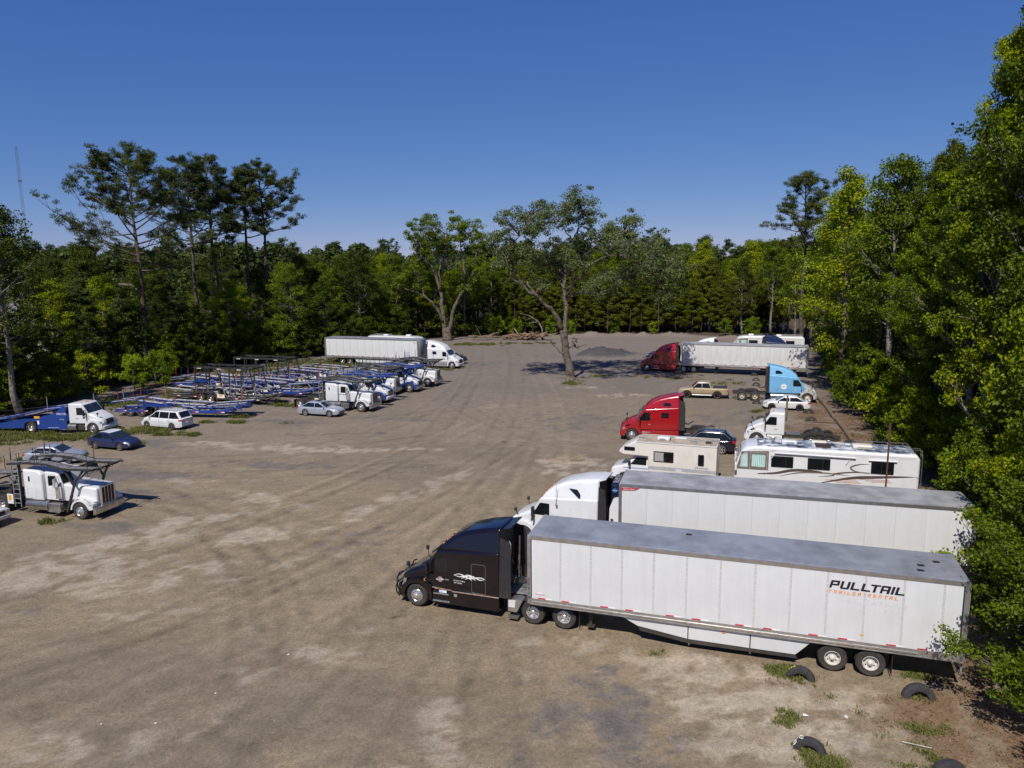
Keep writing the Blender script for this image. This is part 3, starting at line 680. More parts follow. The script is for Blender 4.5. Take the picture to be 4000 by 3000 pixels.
# ------------------------------------------------------------------ cars; origin on the front axle, x forward
def smoothstep(a, b, x): t = max(0.0, min(1.0, (x - a) / (b - a))); return t * t * (3 - 2 * t)
def car(label, P, wb=2.7, fo=.9, ro=1.0, h=1.45, W=.89, belt=.92, hood=.88, gh=(-.40, -1.20, -2.35, -3.10), rz=.33, kind='car6', tail=None, rimm=None, roofm=None, cat='car', group=None, name='parked_car',
        pill=(-1.72,), bed=False, sunroof=False, spoiler=False, rack=False, trim=None, arch=.39, wheelt=None, flares=False, lampm=None, bottom=.24, badge=None):
    t = thing(name, label, cat, group); tail = tail or m_redl; xr = -wb - ro; bt = bottom; g0, g1, g2, g3 = gh
    if bed: top = [(fo, .80), (fo - .02, .95), (fo - .12, 1.02), (g0 + .1, hood), (g0, belt), (g3, belt), (xr + .02, belt), (xr, belt - .08)]
    else:
        bk = [(g3 + .02, belt + .03), (xr + .22, belt + .01), (xr + .05, belt - .06), (xr, belt - .22)] if g3 - xr > .25 else [(g3, belt + .02), (xr, belt - .04)]
        top = [(fo, .50), (fo - .03, .60), (fo - .14, .69), (fo - .40, .77), (g0 + .45, hood - .015), (g0 + .05, belt - .01)] + bk
    top = sorted(top); tx = [p[0] for p in top]; tz = [p[1] for p in top]; cx0 = (fo + xr) / 2; hl_ = (fo - xr) / 2
    zt = lambda x: float(np.interp(x, tx, tz)); fz = .34 if not bed else .46
    def fw(x):
        u = (x - cx0) / hl_; return W * (1 - .045 * u * u - (.20 if not bed else .07) * max(0, (abs(u) - .74) / .26) ** 2.2)
    def zb(x):
        z = bt + .10 * max(0, (abs((x - cx0) / hl_) - .9) / .1)
        for cx in (0, -wb):
            d = abs(x - cx)
            if d < arch: z = max(z, rz - .02 + math.sqrt(arch * arch - d * d))
        return z
    def sec(x):
        w = fw(x); b_ = zb(x); T = max(zt(x), b_ + .10); sh = T - .10; m = max(b_ + .03, min(sh - .02, (b_ * .4 + sh * .6)))
        return [(0, b_), (w * .88, b_), (w * .975, b_ + .015), (w, m), (w * .985, sh), (w * .955, T - .04), (w * .88, T), (w * .45, T + .03), (0, T + .035)]
    xs = sorted(set([round(v, 3) for v in list(np.linspace(xr, fo, 34)) + [fo - .01, fo - .04, xr + .01, xr + .04] + [cx + arch * math.cos(R(a)) for cx in (0, -wb) for a in (0.5, 8, 20, 35, 50, 70, 90, 110, 130, 145, 160, 172, 179.5)]]))
    mb = MB(); k = 17
    for x in xs:
        S = sec(x); mb.v += [(x, y, z) for (y, z) in S] + [(x, -y, z) for (y, z) in S[::-1][1:-1]]
    k = 16
    for i in range(len(xs) - 1):
        for j in range(k): j2 = (j + 1) % k; mb.f.append((i * k + j, i * k + j2, (i + 1) * k + j2, (i + 1) * k + j))
    for o_ in (0, (len(xs) - 1) * k):
        mb.f.append((o_, o_ + 1, o_ + 15)); mb.f.append((o_ + 7, o_ + 8, o_ + 9))
        for j in range(1, 7): mb.f.append((o_ + j, o_ + j + 1, o_ + 15 - j, o_ + 16 - j))
    part('body', mb, P, t, smooth=38)
    ub = MB(); ub.box(xr + .15, fo - .12, -W + .30, W - .30, bt - .03, .55); part('underbody', ub, m_frame, t)
    if hl_ > 0:
        gxs = sorted(set([round(v, 3) for v in list(np.linspace(g3, g0, 22)) + [g1, g2]])); sl = .30 if not bed else .24
        def gtop(x):
            xa = [g3, g2 - .02, g2 + .22, (g1 + g2) / 2, g1 - .22, g1 + .06, g0]; za = [belt, h - .045, h, h + .02, h, h - .05, belt]
            return float(np.interp(x, xa, za))
        def gw(x, z):
            u = (x - (g0 + g3) / 2) / ((g0 - g3) / 2); return (min(W, fw(x)) - .045) * (1 - .06 * abs(u) ** 3) - sl * (z - belt)
        g = MB(); k = 12
        for x in gxs:
            T = gtop(x); z1 = belt + (T - belt) * .86; S = [(gw(x, belt), belt - .06), (gw(x, belt), belt), (gw(x, z1), z1), (gw(x, T) - .03, T - .02), (gw(x, T) * .72, T + .005), (0, T + .012)]
            g.v += [(x, y, z) for (y, z) in S] + [(x, -y, z) for (y, z) in S[::-1][1:]] + [(x, 0, belt - .06)]
        for i in range(len(gxs) - 1):
            for j in range(k): j2 = (j + 1) % k; g.f.append((i * k + j, i * k + j2, (i + 1) * k + j2, (i + 1) * k + j))
        part('greenhouse', g, P, t, smooth=40)
        def patch(mbx, fn, n1, n2, flip=False):
            o_ = len(mbx.v)
            for i in range(n1 + 1):
                for j in range(n2 + 1): mbx.v.append(fn(i / n1, j / n2))
            for i in range(n1):
                for j in range(n2): q = o_ + i * (n2 + 1) + j; mbx.f.append((q, q + 1, q + n2 + 2, q + n2 + 1))
        zlo, zhi = belt + .03, h - .10
        def edge_x(z, a, b): return a + (b - a) * (z - belt) / (h - .05 - belt)
        XS = [None] + list(pill) + [None]
        for s in (1, -1):
            for i in range(len(XS) - 1):
                def fn(u, v, L=XS[i], Q=XS[i + 1], s=s):
                    z = zlo + (zhi - zlo) * v; xa = edge_x(z, g0, g1 + .06) - .14 if L is None else L - .035; xb = edge_x(z, g3, g2 - .02) + .16 if Q is None else Q + .035
                    x = xa + (xb - xa) * u; return (x, s * (gw(x, z) + .006), z)
                w_ = MB(); patch(w_, fn, 8, 2); part('side_window', w_, m_glass, t, smooth=60)
            if trim:
                w_ = MB(); pts = []
                for u in [i / 12 for i in range(13)]: x = g0 - .2 + (g3 + .2 - g0 + .2) * u; pts.append((x, s * (gw(x, min(gtop(x) - .06, zhi + .03)) + .012), min(gtop(x) - .06, zhi + .03)))
                w_.tube(pts, .016, 5); part('window_trim', w_, trim, t)
        def wsf(a, b):
            def fn(u, v): x = a + (b - a) * v; T = gtop(x); y = (gw(x, T) * .86) * (2 * u - 1); return (x + (.012 if a > b else -.012), y, T + .004 + .012 * (1 - (2 * u - 1) ** 2))
            return fn
        w_ = MB(); patch(w_, wsf(g0 - (g0 - g1) * .10, g1 + .09), 8, 4); part('windscreen', w_, m_glassg, t, smooth=60)
        w_ = MB(); patch(w_, wsf(g3 + (g2 - g3) * .14, g2 - .06), 8, 4); part('rear_window', w_, m_glass, t, smooth=60)
        if roofm:
            w_ = MB(); patch(w_, lambda u, v: (g1 + .02 + (g2 - g1) * v, gw(g1, h) * (2 * u - 1) * .98, gtop(g1 + .02 + (g2 - g1) * v) + .014), 6, 8); part('roof_panel', w_, roofm, t, smooth=60)
        if sunroof:
            w_ = MB(); patch(w_, lambda u, v: (g1 - .2 + (g2 - g1 + .5) * .55 * v, .40 * (2 * u - 1), gtop(g1 - .3) + .028), 2, 2); part('sunroof', w_, m_glass, t)
    def seci(x, u):
        S = sec(x); i = min(7, int(u)); f = u - i; return (S[i][0] * (1 - f) + S[i + 1][0] * f, S[i][1] * (1 - f) + S[i + 1][1] * f)
    for s in (1, -1):
        def lamp(xa, xb, ua, ub, nm, mt):
            def fn(u, v): x = xa + (xb - xa) * u; y, z = seci(x, ua + (ub - ua) * v); q = 1 + .010 / max(.1, y); return (x + (.006 if xb > 0 else -.006), s * (y * q + .004), z + .006)
            w_ = MB(); patch(w_, fn, 6, 3); part(nm, w_, mt, t, smooth=60)
        if bed:
            w_ = MB(); w_.rbox(fo - .22, fo + .01, s * (W - .24) - .15, s * (W - .24) + .15, .74, .95, .03); part('headlight', w_, lampm or m_lampc, t)
            w_ = MB(); w_.rbox(xr - .012, xr + .12, s * (W - .18) - .07, s * (W - .18) + .10, .78, 1.05, .03); part('tail_light', w_, tail, t)
        else:
            lamp(fo - .46, fo - .005, 4.05, 6.2, 'headlight', lampm or m_lampc); lamp(xr + .004, xr + .26, 3.6, 5.2, 'tail_light', tail)
            w_ = MB(); w_.rbox(xr - .012, xr + .02, s * W * .56 - .12, s * W * .56 + .12, zt(xr + .02) - .17, zt(xr + .02) - .05, .02); part('tail_light', w_, tail, t)
            w_ = MB(); w_.rbox(fo - .04, fo + .012, s * W * .62 - .12, s * W * .62 + .12, .44, .50, .02); part('fog_lamp', w_, m_darkgloss, t)
        mi = MB(); yw = fw(g0 - .2); mi.rbox(g0 - .34, g0 - .20, s * (yw + .10) - .09, s * (yw + .10) + .09, belt + .03, belt + .16, .04); mi.bar((g0 - .27, s * (yw - .08), belt + .03), (g0 - .27, s * (yw + .06), belt + .07), .05); part('door_mirror', mi, P if not flares else m_dark, t)
        sm = MB()
        for x in [g0 - .12] + list(pill) + [max(-wb + .28, g3 + .35) if not bed else g3 + .1]:
            pts = []
            for u in (3.0, 3.5, 4.0, 4.6): y, z = seci(x, u); pts.append((x, s * (y + .001), z))
            y, z = seci(x, 2.2); pts = [(x, s * (y + .001), z + .03)] + pts; sm.tube(pts, .006, 4)
        part('door_seams', sm, m_dark, t)
        dh = MB()
        for x in list(pill) + ([max(-wb + .28, g3 + .35)] if len(pill) else []): yh = fw(x); dh.rbox(x + .03, x + .22, s * yh * .988 - .012, s * yh * .988 + .022, belt - .17, belt - .135, .008)
        if dh.v: part('door_handles', dh, P, t)
        mo = MB(); pts = []
        for x in np.linspace(-.5, -wb + .5, 8): y, z = seci(x, 2.35); pts.append((x, s * (y + .004), z + .02))
        mo.tube(pts, .022, 4); part('sill_moulding', mo, P if not flares else m_dark, t)
        if flares:
            fl = MB()
            for cx in (0, -wb): fl.arch(cx, rz - .02, arch - .01, arch + .08, s * (fw(cx) - .06), s * (fw(cx) + .03), 0, 180, 12)
            part('wheel_flares', fl, m_dark, t)
            rb = MB(); rb.tube([(-.55, s * (W - .02), .40), (-wb + .6, s * (W - .02), .40)], .045, 8); part('running_board', rb, m_chrome, t)
        wheel(t, 0, s * (W - .135), rz, kind, wheelt, rimm); wheel(t, -wb, s * (W - .135), rz, kind, wheelt, rimm)
    gr = MB()
    if bed: gr.rbox(fo - .06, fo + .025, -.50, .50, .66, .93, .03)
    else: gr.rbox(fo - .06, fo + .012, -.42, .42, .47, .56, .02)
    part('grille', gr, m_darkgloss, t)
    if not bed: gr = MB(); gr.rbox(fo - .06, fo + .012, -.46, .46, .34, .42, .02); part('lower_grille', gr, m_darkgloss, t)
    np_ = MB(); np_.rbox(xr - .02, xr + .01, -.15, .15, .60 if not bed else .7, .73 if not bed else .83, .006); part('number_plate', np_, m_reflw, t)
    if bed:
        bd = MB(); bd.box(xr + .08, g3 - .06, -W + .17, W - .17, belt + .03, belt + .06); part('bed_cover', bd, m_dark, t)
        bb = MB(); bb.rbox(xr - .12, xr + .05, -W + .08, W - .08, .42, .60, .04); part('rear_bumper', bb, m_dark, t)
        fb = MB(); fb.rbox(fo - .05, fo + .09, -W + .10, W - .10, .42, .64, .05); part('front_bumper', fb, P, t)
    if spoiler:
        s_ = MB(); z0 = belt + .02; s_.rbox(xr - .02, xr + .20, -W + .22, W - .22, z0 + .10, z0 + .13, .02); s_.box(xr + .05, xr + .12, -W + .30, -W + .36, z0 - .06, z0 + .11); s_.box(xr + .05, xr + .12, W - .36, W - .30, z0 - .06, z0 + .11); part('spoiler', s_, P, t)
    if rack:
        s_ = MB()
        for s in (1, -1): s_.tube([(g1 - .3, s * (W - .28), h + .05), (g2 + .1, s * (W - .28), h + .05)], .018, 6)
        for k in range(5): x = g1 - .45 - k * (g1 - g2 - .6) / 4; s_.tube([(x, -W + .28, h + .045), (x, W - .28, h + .045)], .014, 5)
        part('roof_rack', s_, m_steel, t)
    return t

# ------------------------------------------------------------------ motor homes
def vent_box(parent, x, y, z, lx, ly, lz, mat, name='roof_vent', r=.05):
    mb = MB(); mb.rbox(x - lx / 2, x + lx / 2, y - ly / 2, y + ly / 2, z, z + lz, r); return part(name, mb, mat, parent)
def stripe(parent, pts, w, y, mat, name='stripe', d=.004):
    """painted band of varying width following pts (x, z) on the side at y"""
    n = len(pts); up = []; dn = []
    for i, p in enumerate(pts):
        a = Vector(pts[max(i - 1, 0)]); b = Vector(pts[min(i + 1, n - 1)]); q = (b - a).normalized(); nn = Vector((-q.y, q.x))
        ww = (w[i] if isinstance(w, (list, tuple)) else w) / 2; up.append((p[0] + nn.x * ww, p[1] + nn.y * ww)); dn.append((p[0] - nn.x * ww, p[1] - nn.y * ww))
    mb = MB(); yf = y if callable(y) else (lambda x, z: y); s = 1 if yf(*pts[0]) > 0 else -1
    for i in range(n - 1):
        qd = [up[i], up[i + 1], dn[i + 1], dn[i]]
        mb.add([(a[0], yf(*a) + s * d, a[1]) for a in qd] + [(a[0], yf(*a) - s * .004, a[1]) for a in qd],
               [(0, 1, 2, 3), (0, 4, 5, 1), (2, 6, 7, 3), (0, 3, 7, 4), (1, 5, 6, 2)])
    return part(name, mb, mat, parent, smooth=0)
def curve_pts(P, n=14):
    """smooth xz curve through P (Catmull-Rom)"""
    out = []; P = [Vector(p) for p in P]; Q = [P[0]] + P + [P[-1]]
    for i in range(1, len(Q) - 2):
        for k in range(n):
            t = k / n; a, b, c, d = Q[i - 1], Q[i], Q[i + 1], Q[i + 2]
            p = .5 * ((2 * b) + (c - a) * t + (2 * a - 5 * b + 4 * c - d) * t * t + (3 * b - a - 3 * c + d) * t ** 3); out.append((p.x, p.y))
    out.append(tuple(P[-1])); return out
def framed_window(t, x0, x1, z0, z1, W, sides=(1,), split=None, blind=False, name='window'):
    for s in sides:
        f = MB(); f.prism(rpoly([(x0, z0), (x1, z0), (x1, z1), (x0, z1)], .07), s * (W - .02), s * (W + .016)); f = part(name, f, m_dark, t)
        sp = split if split is not None else None
        pan = [(x0 + .04, x1 - .04)] if sp is None else [(x0 + .04, sp - .015), (sp + .015, x1 - .04)]
        for i, (a, b) in enumerate(pan):
            p = MB(); p.prism(rpoly([(a, z0 + .05), (b, z0 + .05), (b, z1 - .05), (a, z1 - .05)], .04), s * (W + .01), s * (W + .024)); part('pane', p, m_glass, f)
            if blind and i == 1:
                l = MB()
                for k in range(14): zz = z0 + .09 + k * (z1 - z0 - .18) / 13; l.box(a + .03, b - .03, min(s * (W + .024), s * (W + .03)), max(s * (W + .024), s * (W + .03)), zz - .012, zz + .012)
                part('blind', l, m_seam, f)
def class_c():
    t = thing('motorhome', 'cream cab-over motorhome with blue side stripes and a white van cab', 'motorhome')
    W = 1.20; xr = -6.15
    van = MB(); van.shell([(.95, .42), (.98, .62), (.93, 1.05), (.80, 1.16), (-.05, 1.38), (-.75, 2.05), (-.9, 2.1), (-1.75, 2.1), (-1.75, .42), (-.40, .42), (-.36, .62), (-.25, .74), (0, .80), (.25, .74), (.36, .62), (.40, .42)], lambda x, z: 1.0 - .12 * (z - .9), .12, 4); part('van_cab', van, m_white, t)
    w = MB(); slope(w, (-.10, 1.44), (-.70, 2.0), .84, .76, .02, .05); part('windscreen', w, m_glassg, t)
    side_poly(t, 'side_window', [(-.38, 1.42), (-.80, 1.94), (-1.48, 1.94), (-1.48, 1.42)], lambda x, z: 1.0 - .12 * (z - .9), m_glass, rp=.05)
    outline(t, 'door_seam', [(-.42, .55), (-.30, 1.36), (-.78, 2.0), (-1.6, 2.0), (-1.6, .55)], lambda x, z: 1.0 - .12 * (z - .9), m_seam, .012, out=.006)
    g = MB(); g.rbox(.86, .985, -.55, .55, .72, 1.0, .03); part('grille', g, m_lampc, t); bp = MB(); bp.rbox(.85, 1.08, -.98, .98, .38, .58, .05); part('bumper', bp, m_chromed, t)
    for s in (1, -1):
        hl = MB(); hl.rbox(.78, .985, s * .76 - .16, s * .76 + .16, .76, .98, .03); part('headlight', hl, m_lampc, t); am = MB(); am.rbox(.70, .93, s * .93 - .05, s * .93 + .055, .80, .98, .03); part('indicator_lamp', am, m_amber, t)
        mi = MB(); mi.rbox(-.42, -.26, s * 1.16 - .12, s * 1.16 + .12, 1.40, 1.72, .04); mi.bar((-.35, s * .95, 1.4), (-.35, s * 1.1, 1.5), .04); part('door_mirror', mi, m_dark, t)
        wheel(t, 0, s * .86, .38, 'pick', None, m_chromed); wheel(t, -4.0, s * .95, .40, 'pick', None, m_chromed)
    body = MB(); body.shell([(-1.62, .62), (-1.62, 2.12), (.05, 2.16), (.36, 2.30), (.34, 2.46), (-.55, 3.02), (-.8, 3.10), (xr, 3.12), (xr, .62), (-4.5, .60), (-4.46, .74), (-3.54, .74), (-3.5, .60)], W, .05, 2); part('coach_body', body, m_cream, t)
    rf = MB(); rf.box(xr + .05, -.82, -W + .08, W - .08, 3.10, 3.135); part('roof', rf, M('rv_roof_tan', (.42, .355, .27), .75, 0, 0, .15, 2, .2, (0, 9)), t)
    ed = MB()
    for s in (1, -1): ed.rbox(xr, -.8, s * W - .03, s * W + .03, 3.07, 3.13, .01)
    part('roof_edge', ed, m_white, t)
    framed_window(t, .02 - .75, .02, 2.45, 2.72, W, (1, -1)); framed_window(t, -3.35, -2.0, 1.80, 2.54, W, (1, -1), split=-2.72, blind=True); framed_window(t, -5.35, -4.95, 1.74, 2.52, W, (1, -1), blind=False)
    for s in (1, -1):
        for k in range(5): stripe(t, [(.1 - .0, 1.18 - .035 * k), (-1.6, 1.20 - .035 * k)], .014, s * (1.0 - .12 * .28 + .004), m_inkblue)
        for k in range(5): stripe(t, [(-1.66, 1.46 - .05 * k), (xr + .02, 1.46 - .05 * k)], .018, s * (W + .002), m_inkblue if k % 2 else m_steel)
        side_text(t, 'Dutchmen', .20, -5.2, s * (W + .004), 1.54, m_inkblue, shear=.3)
        hb = MB(); hb.rbox(-3.9, -3.5, s * W - .01, s * W + .012, 1.12, 1.38, .02); part('hatch', hb, m_white, t)
    a = vent_box(t, -2.55, .25, 3.135, .85, .62, .26, m_white, 'air_conditioner', .1)
    gl = MB()
    for k in range(5):
        gl.box(-2.98 + .0, -2.975, .02 + .09 * k, .07 + .09 * k, 3.2, 3.33); gl.box(-2.3 - .08 * k - .05, -2.3 - .08 * k, .565, .57, 3.2, 3.3)
    part('louvres', gl, m_dark, a)
    for (x, y, l) in ((-.98, .3, .35), (-4.6, .5, .38), (-4.75, -.15, .38), (-5.6, -.3, .3)): vent_box(t, x, y, 3.135, l, .35, .07, m_steel, 'roof_vent', .03)
    vent_box(t, -3.6, -.55, 3.135, .8, .35, .08, m_white, 'roof_hatch', .03); vent_box(t, -5.55, .35, 3.135, .42, .36, .10, m_dark, 'roof_vent', .04)
    ld = MB(); y0 = .55
    for y in (y0, y0 + .4): ld.tube([(xr - .06, y, .9), (xr - .12, y, 3.1), (xr - .02, y, 3.45), (xr + .35, y, 3.45), (xr + .42, y, 3.15)], .018, 6)
    for k in range(7): ld.tube([(xr - .10, y0, 1.1 + .31 * k), (xr - .10, y0 + .4, 1.1 + .31 * k)], .016, 6)
    part('ladder', ld, m_bright, t)
    return t
def class_a(label, Lb=10.9, simple=False):
    t = thing('motorhome', label, 'motorhome'); W = 1.27; xr = -Lb + 1.2; xf = 1.25; H = 3.42
    b = MB(); b.shell([(xf - .08, .42), (xf + .02, .9), (xf - .02, 1.35), (xf - .16, 2.3), (xf - .45, 3.0), (xf - .75, 3.26), (xf - 1.4, H - .05), (xr + .2, H - .06), (xr, H - .35), (xr, .42)], W, .16, 4, rp=.08); part('coach_body', b, m_white2 if simple else m_white, t, smooth=45)
    ro = M('rv_roof_weathered', (.30, .33, .37), .7, 0, 0, .5, 1.3, 0) if not simple else m_white2
    if not simple:
        m_ = bpy.data.materials['rv_roof_weathered']; tt = m_.node_tree; bb_ = tt.nodes['Principled BSDF']
        n_ = noise(tt, .9, 8, .7); c_ = ramp(tt, n_, [(.40, (.02, .025, .035)), (.50, (.20, .25, .33)), (.56, (.55, .57, .58)), (.72, (.60, .60, .58))]); tt.links.new(c_, bb_.inputs['Base Color'])
    rf = MB(); rf.shell([(xf - 1.3, H - .10), (xf - 1.5, H - .02), (xr + .3, H - .03), (xr + .2, H - .12)], W - .16, .04, 2); part('roof', rf, ro, t)
    w = MB(); slope(w, (xf - .06, 1.70), (xf - .43, 2.92), 1.08, 1.0, .02, .05, .04); part('windscreen', w, m_glassg, t)
    cp = MB()
    for s in (1, -1): cp.prism(rpoly([(xf - .16, 1.80), (xf - .46, 2.98), (xf - 2.15, 3.10), (xf - 2.15, 1.80)], .06), s * (W - .02), s * (W + .006))
    cp = part('cab_side_panel', cp, m_taupe, t)
    for s in (1, -1):
        for pts in ([(xf - .36, 1.95), (xf - .58, 2.88), (xf - .84, 2.94), (xf - .88, 1.95)], [(xf - 1.10, 2.0), (xf - 1.10, 2.82), (xf - 1.95, 2.82), (xf - 1.95, 2.0)]):
            p = MB(); p.prism(rpoly(pts, .08), s * (W), s * (W + .012)); p = part('cab_window', p, m_curtain, t)
            q = MB(); xs = [a[0] for a in pts]
            for k in range(7): x = min(xs) + .08 + (max(xs) - min(xs) - .16) * k / 6; q.box(x - .012, x + .012, min(s * (W + .010), s * (W + .018)), max(s * (W + .010), s * (W + .018)), 2.03, 2.78)
            part('curtain_folds', q, m_reflw, p)
        outline(t, 'door_seam', [(xf - 1.0, .55), (xf - 1.0, 2.96), (xf - 2.05, 2.96), (xf - 2.05, .55)], W, m_seam, .025, sides=(s,), rp=.1, out=.014)
        wheel(t, -.0, s * 1.0, .5, 'steer'); wheel(t, xr + 3.0, s * .9, .5, 'dual')
        mi = MB(); mi.rbox(xf - .20, xf - .05, s * 1.5 - .12, s * 1.5 + .12, 1.75, 2.25, .05); mi.tube([(xf - .15, s * 1.2, 2.6), (xf - .05, s * 1.5, 2.45), (xf - .12, s * 1.5, 2.2)], .03, 6); part('door_mirror', mi, m_cream, t)
        for k in range(6):
            x0 = xf - 2.5 - k * 1.25
            if x0 - 1.1 > xr: outline(t, 'locker_door', [(x0, .5), (x0 - 1.1, .5), (x0 - 1.1, .98), (x0, .98)], W, m_seam, .012, sides=(s,), rp=.04, out=.006)
        sm = MB()
        for z in (3.17, 3.09): sm.box(xr + .3, xf - 2.2, s * W - .01, s * W + .012, z - .012, z + .012)
        part('body_moulding', sm, m_seam, t)
    for (a, c) in ((-2.15, -3.75), (-4.35, -5.95)): framed_window(t, xf + c + .1, xf + a - .15, 2.05, 2.80, W, (1, -1), split=xf + (a + c) / 2 - .25)
    framed_window(t, xr + 1.45, xr + 2.75, 2.02, 2.80, W, (1, -1), split=xr + 2.15)
    if not simple:
        for s in (1, -1):
            aw = MB(); aw.tube([(xf - 2.5, s * (W + .09), 3.02), (xf - 7.3, s * (W + .09), 2.98)], .05, 8); aw.bar((xf - 2.55, s * (W + .05), 2.97), (xf - 2.3, s * (W + .05), 2.65), .035); aw.bar((xf - 7.0, s * (W + .05), 2.95), (xf - 6.75, s * (W + .05), 2.55), .035)
            part('awning', aw, m_white, t)
            aw = MB(); aw.tube([(xr + 1.3, s * (W + .07), 2.90), (xr + 2.9, s * (W + .07), 2.90)], .05, 8); part('window_awning', aw, m_white, t)
            y = s * (W + .002)
            stripe(t, curve_pts([(xf - 1.5, 1.54), (xf - 2.6, 1.66), (xf - 3.6, 1.91), (xf - 4.6, 1.96), (xf - 5.4, 1.92)]), [.05 + .13 * math.sin(PI * i / 56) for i in range(57)], y, m_brown)
            stripe(t, curve_pts([(xf - 2.8, 1.46), (xf - 3.8, 1.74), (xf - 4.8, 1.86), (xf - 6.0, 1.86), (xf - 7.0, 1.80)]), [.01 + .10 * math.sin(PI * i / 56) for i in range(57)], y, m_taupe)
            stripe(t, curve_pts([(xf - 5.2, 1.18), (xf - 7.0, 1.64), (xf - 8.4, 1.80), (xr + .6, 1.96), (xr + .05, 1.94)]), [.02 + .17 * math.sin(PI * min(1, i / 46)) for i in range(57)], y, m_brown)
            stripe(t, curve_pts([(xf - 8.1, 2.62), (xf - 7.5, 2.56), (xf - 7.05, 2.35), (xf - 7.3, 2.12), (xf - 8.2, 2.00)]), [.01 + .10 * math.sin(PI * i / 56) for i in range(57)], y, m_taupe)
            stripe(t, curve_pts([(xf - 8.4, 2.06), (xf - 7.2, 2.04), (xf - 6.2, 1.88), (xf - 6.0, 1.74), (xf - 5.2, 1.61)]), [.01 + .09 * math.sin(PI * i / 56) for i in range(57)], y, m_brown)
            for k in range(4): stripe(t, [(xf - 5.6 - .35 * k, 1.44 - .07 * k), (xf - 7.4 - .1 * k, 1.56 - .07 * k)], .028, y, M('print_copper', (.38, .17, .10), .5))
            for k in range(3): stripe(t, [(xr + 3.4 - .35 * k, 1.62 - .07 * k), (xr + 1.7 - .1 * k, 1.66 - .07 * k)], .028, y, M('print_copper', (.38, .17, .10), .5))
        rl = MB()
        for s in (1, -1):
            rl.tube([(xr + 3.6, s * .95, H + .02), (xr + 3.5, s * .95, H + .16), (xr + .4, s * .95, H + .16), (xr + .3, s * .95, H + .0)], .02, 6)
            for k in range(4): rl.tube([(xr + .6 + .9 * k, s * .95, H - .02), (xr + .6 + .9 * k, s * .95, H + .16)], .016, 5)
        rl.tube([(xr + .35, -.95, H + .14), (xr + .35, .95, H + .14)], .02, 6); part('roof_rail', rl, m_bright, t)
        ld = MB()
        for y in (.5, .95): ld.tube([(xr - .16, y, .8), (xr - .16, y, 3.3), (xr - .1, y, 3.6), (xr + .3, y, 3.62)], .02, 6)
        for k in range(8): ld.tube([(xr - .16, .5, 1.0 + .32 * k), (xr - .16, .95, 1.0 + .32 * k)], .018, 6)
        part('ladder', ld, m_bright, t)
        cp_ = MB(); cp_.box(xf - 5.9, xf - 5.0, -.3, .85, H - .015, H + .035); cp_ = part('solar_panel', cp_, M('roof_patch_brown', (.05, .032, .026), .6), t)
        ln = MB()
        for k in range(6): ln.box(xf - 5.9 + .15 * k + .06, xf - 5.9 + .15 * k + .075, -.28, .83, H + .035, H + .04)
        part('panel_lines', ln, m_dark, cp_)
        a = vent_box(t, xf - 3.4, .35, H - .02, .95, .7, .30, m_white, 'air_conditioner', .1)
        q = MB();
        for k in range(3): q.box(xf - 3.7, xf - 3.2, .705, .712, H + .06 + .06 * k, H + .08 + .06 * k)
        part('lettering_stripes', q, m_inkblue, a)
        vent_box(t, xr + 3.2, .35, H - .02, 1.15, .75, .27, m_cream, 'air_conditioner', .12); vent_box(t, xf - 5.3, -.55, H - .02, .9, .5, .14, m_cream, 'roof_vent', .06)
        vent_box(t, xf - 1.7, .2, H - .02, .3, .3, .12, m_white, 'roof_vent', .05); vent_box(t, xf - 6.4, .2, H - .02, .4, .3, .09, m_steel, 'roof_vent', .03); vent_box(t, xf - 7.0, -.4, H - .02, .35, .35, .09, m_white, 'roof_vent', .03)
        sd = MB(); sd.tube([(xf - 1.9, .0, H), (xf - 2.0, .1, H + .16), (xf - 2.4, .2, H + .20)], .03, 6); sd.lathe_y([(.16, 0), (.12, .03), (.01, .05)], (xf - 2.4, .2, H + .24), 12); part('antenna', sd, m_chromed, t)
        dk = MB(); dk.rbox(xr + 4.6, xr + 4.7, W - .02, W + .06, 2.86, 3.04, .02); part('porch_lamp', dk, m_seam, t)
    else:
        vent_box(t, xf - 2.6, 0, H - .02, .8, .7, .30, m_white, 'air_conditioner', .1); vent_box(t, xf - 6.8, 0, H - .02, .8, .7, .26, m_white, 'air_conditioner', .1)
        rl = MB()
        for s in (1, -1): rl.tube([(xr + 3.6, s * .95, H + .02), (xr + 3.5, s * .95, H + .14), (xr + .4, s * .95, H + .14)], .02, 5)
        part('roof_rail', rl, m_seam, t)
    return t

# ------------------------------------------------------------------ car hauler gear
def runway(parent, pts, yc, w=.62, plate=m_deck, rail=m_frame, cross=.6, rh=.10, name='runway'):
    a = MB(); b = MB(); c = MB()
    for i in range(len(pts) - 1):
        p, q = pts[i], pts[i + 1]; a.bar((p[0], yc, p[1]), (q[0], yc, q[1]), w - .04, .03)
        for s in (1, -1): b.bar((p[0], yc + s * w / 2, p[1] - .02), (q[0], yc + s * w / 2, q[1] - .02), .05, rh)
        L = (Vector(q) - Vector(p)).length; n = max(1, int(L / cross))
        for k in range(n + 1): x = p[0] + (q[0] - p[0]) * k / n; z = p[1] + (q[1] - p[1]) * k / n; c.box(x - .02, x + .02, yc - w / 2 + .03, yc + w / 2 - .03, z + .016, z + .030)
    o = part(name, a, plate, parent); part('side_rail', b, rail, o); part('tread_bars', c, m_steel if plate is m_deck else m_deck, o)
    return o
def pins(parent, spots, z0s, h, mat, r=.022):
    for (x, y), z0 in zip(spots, z0s): part('stake', MB().tube([(x, y, z0), (x, y, z0 + h)], r, 5), mat, parent)
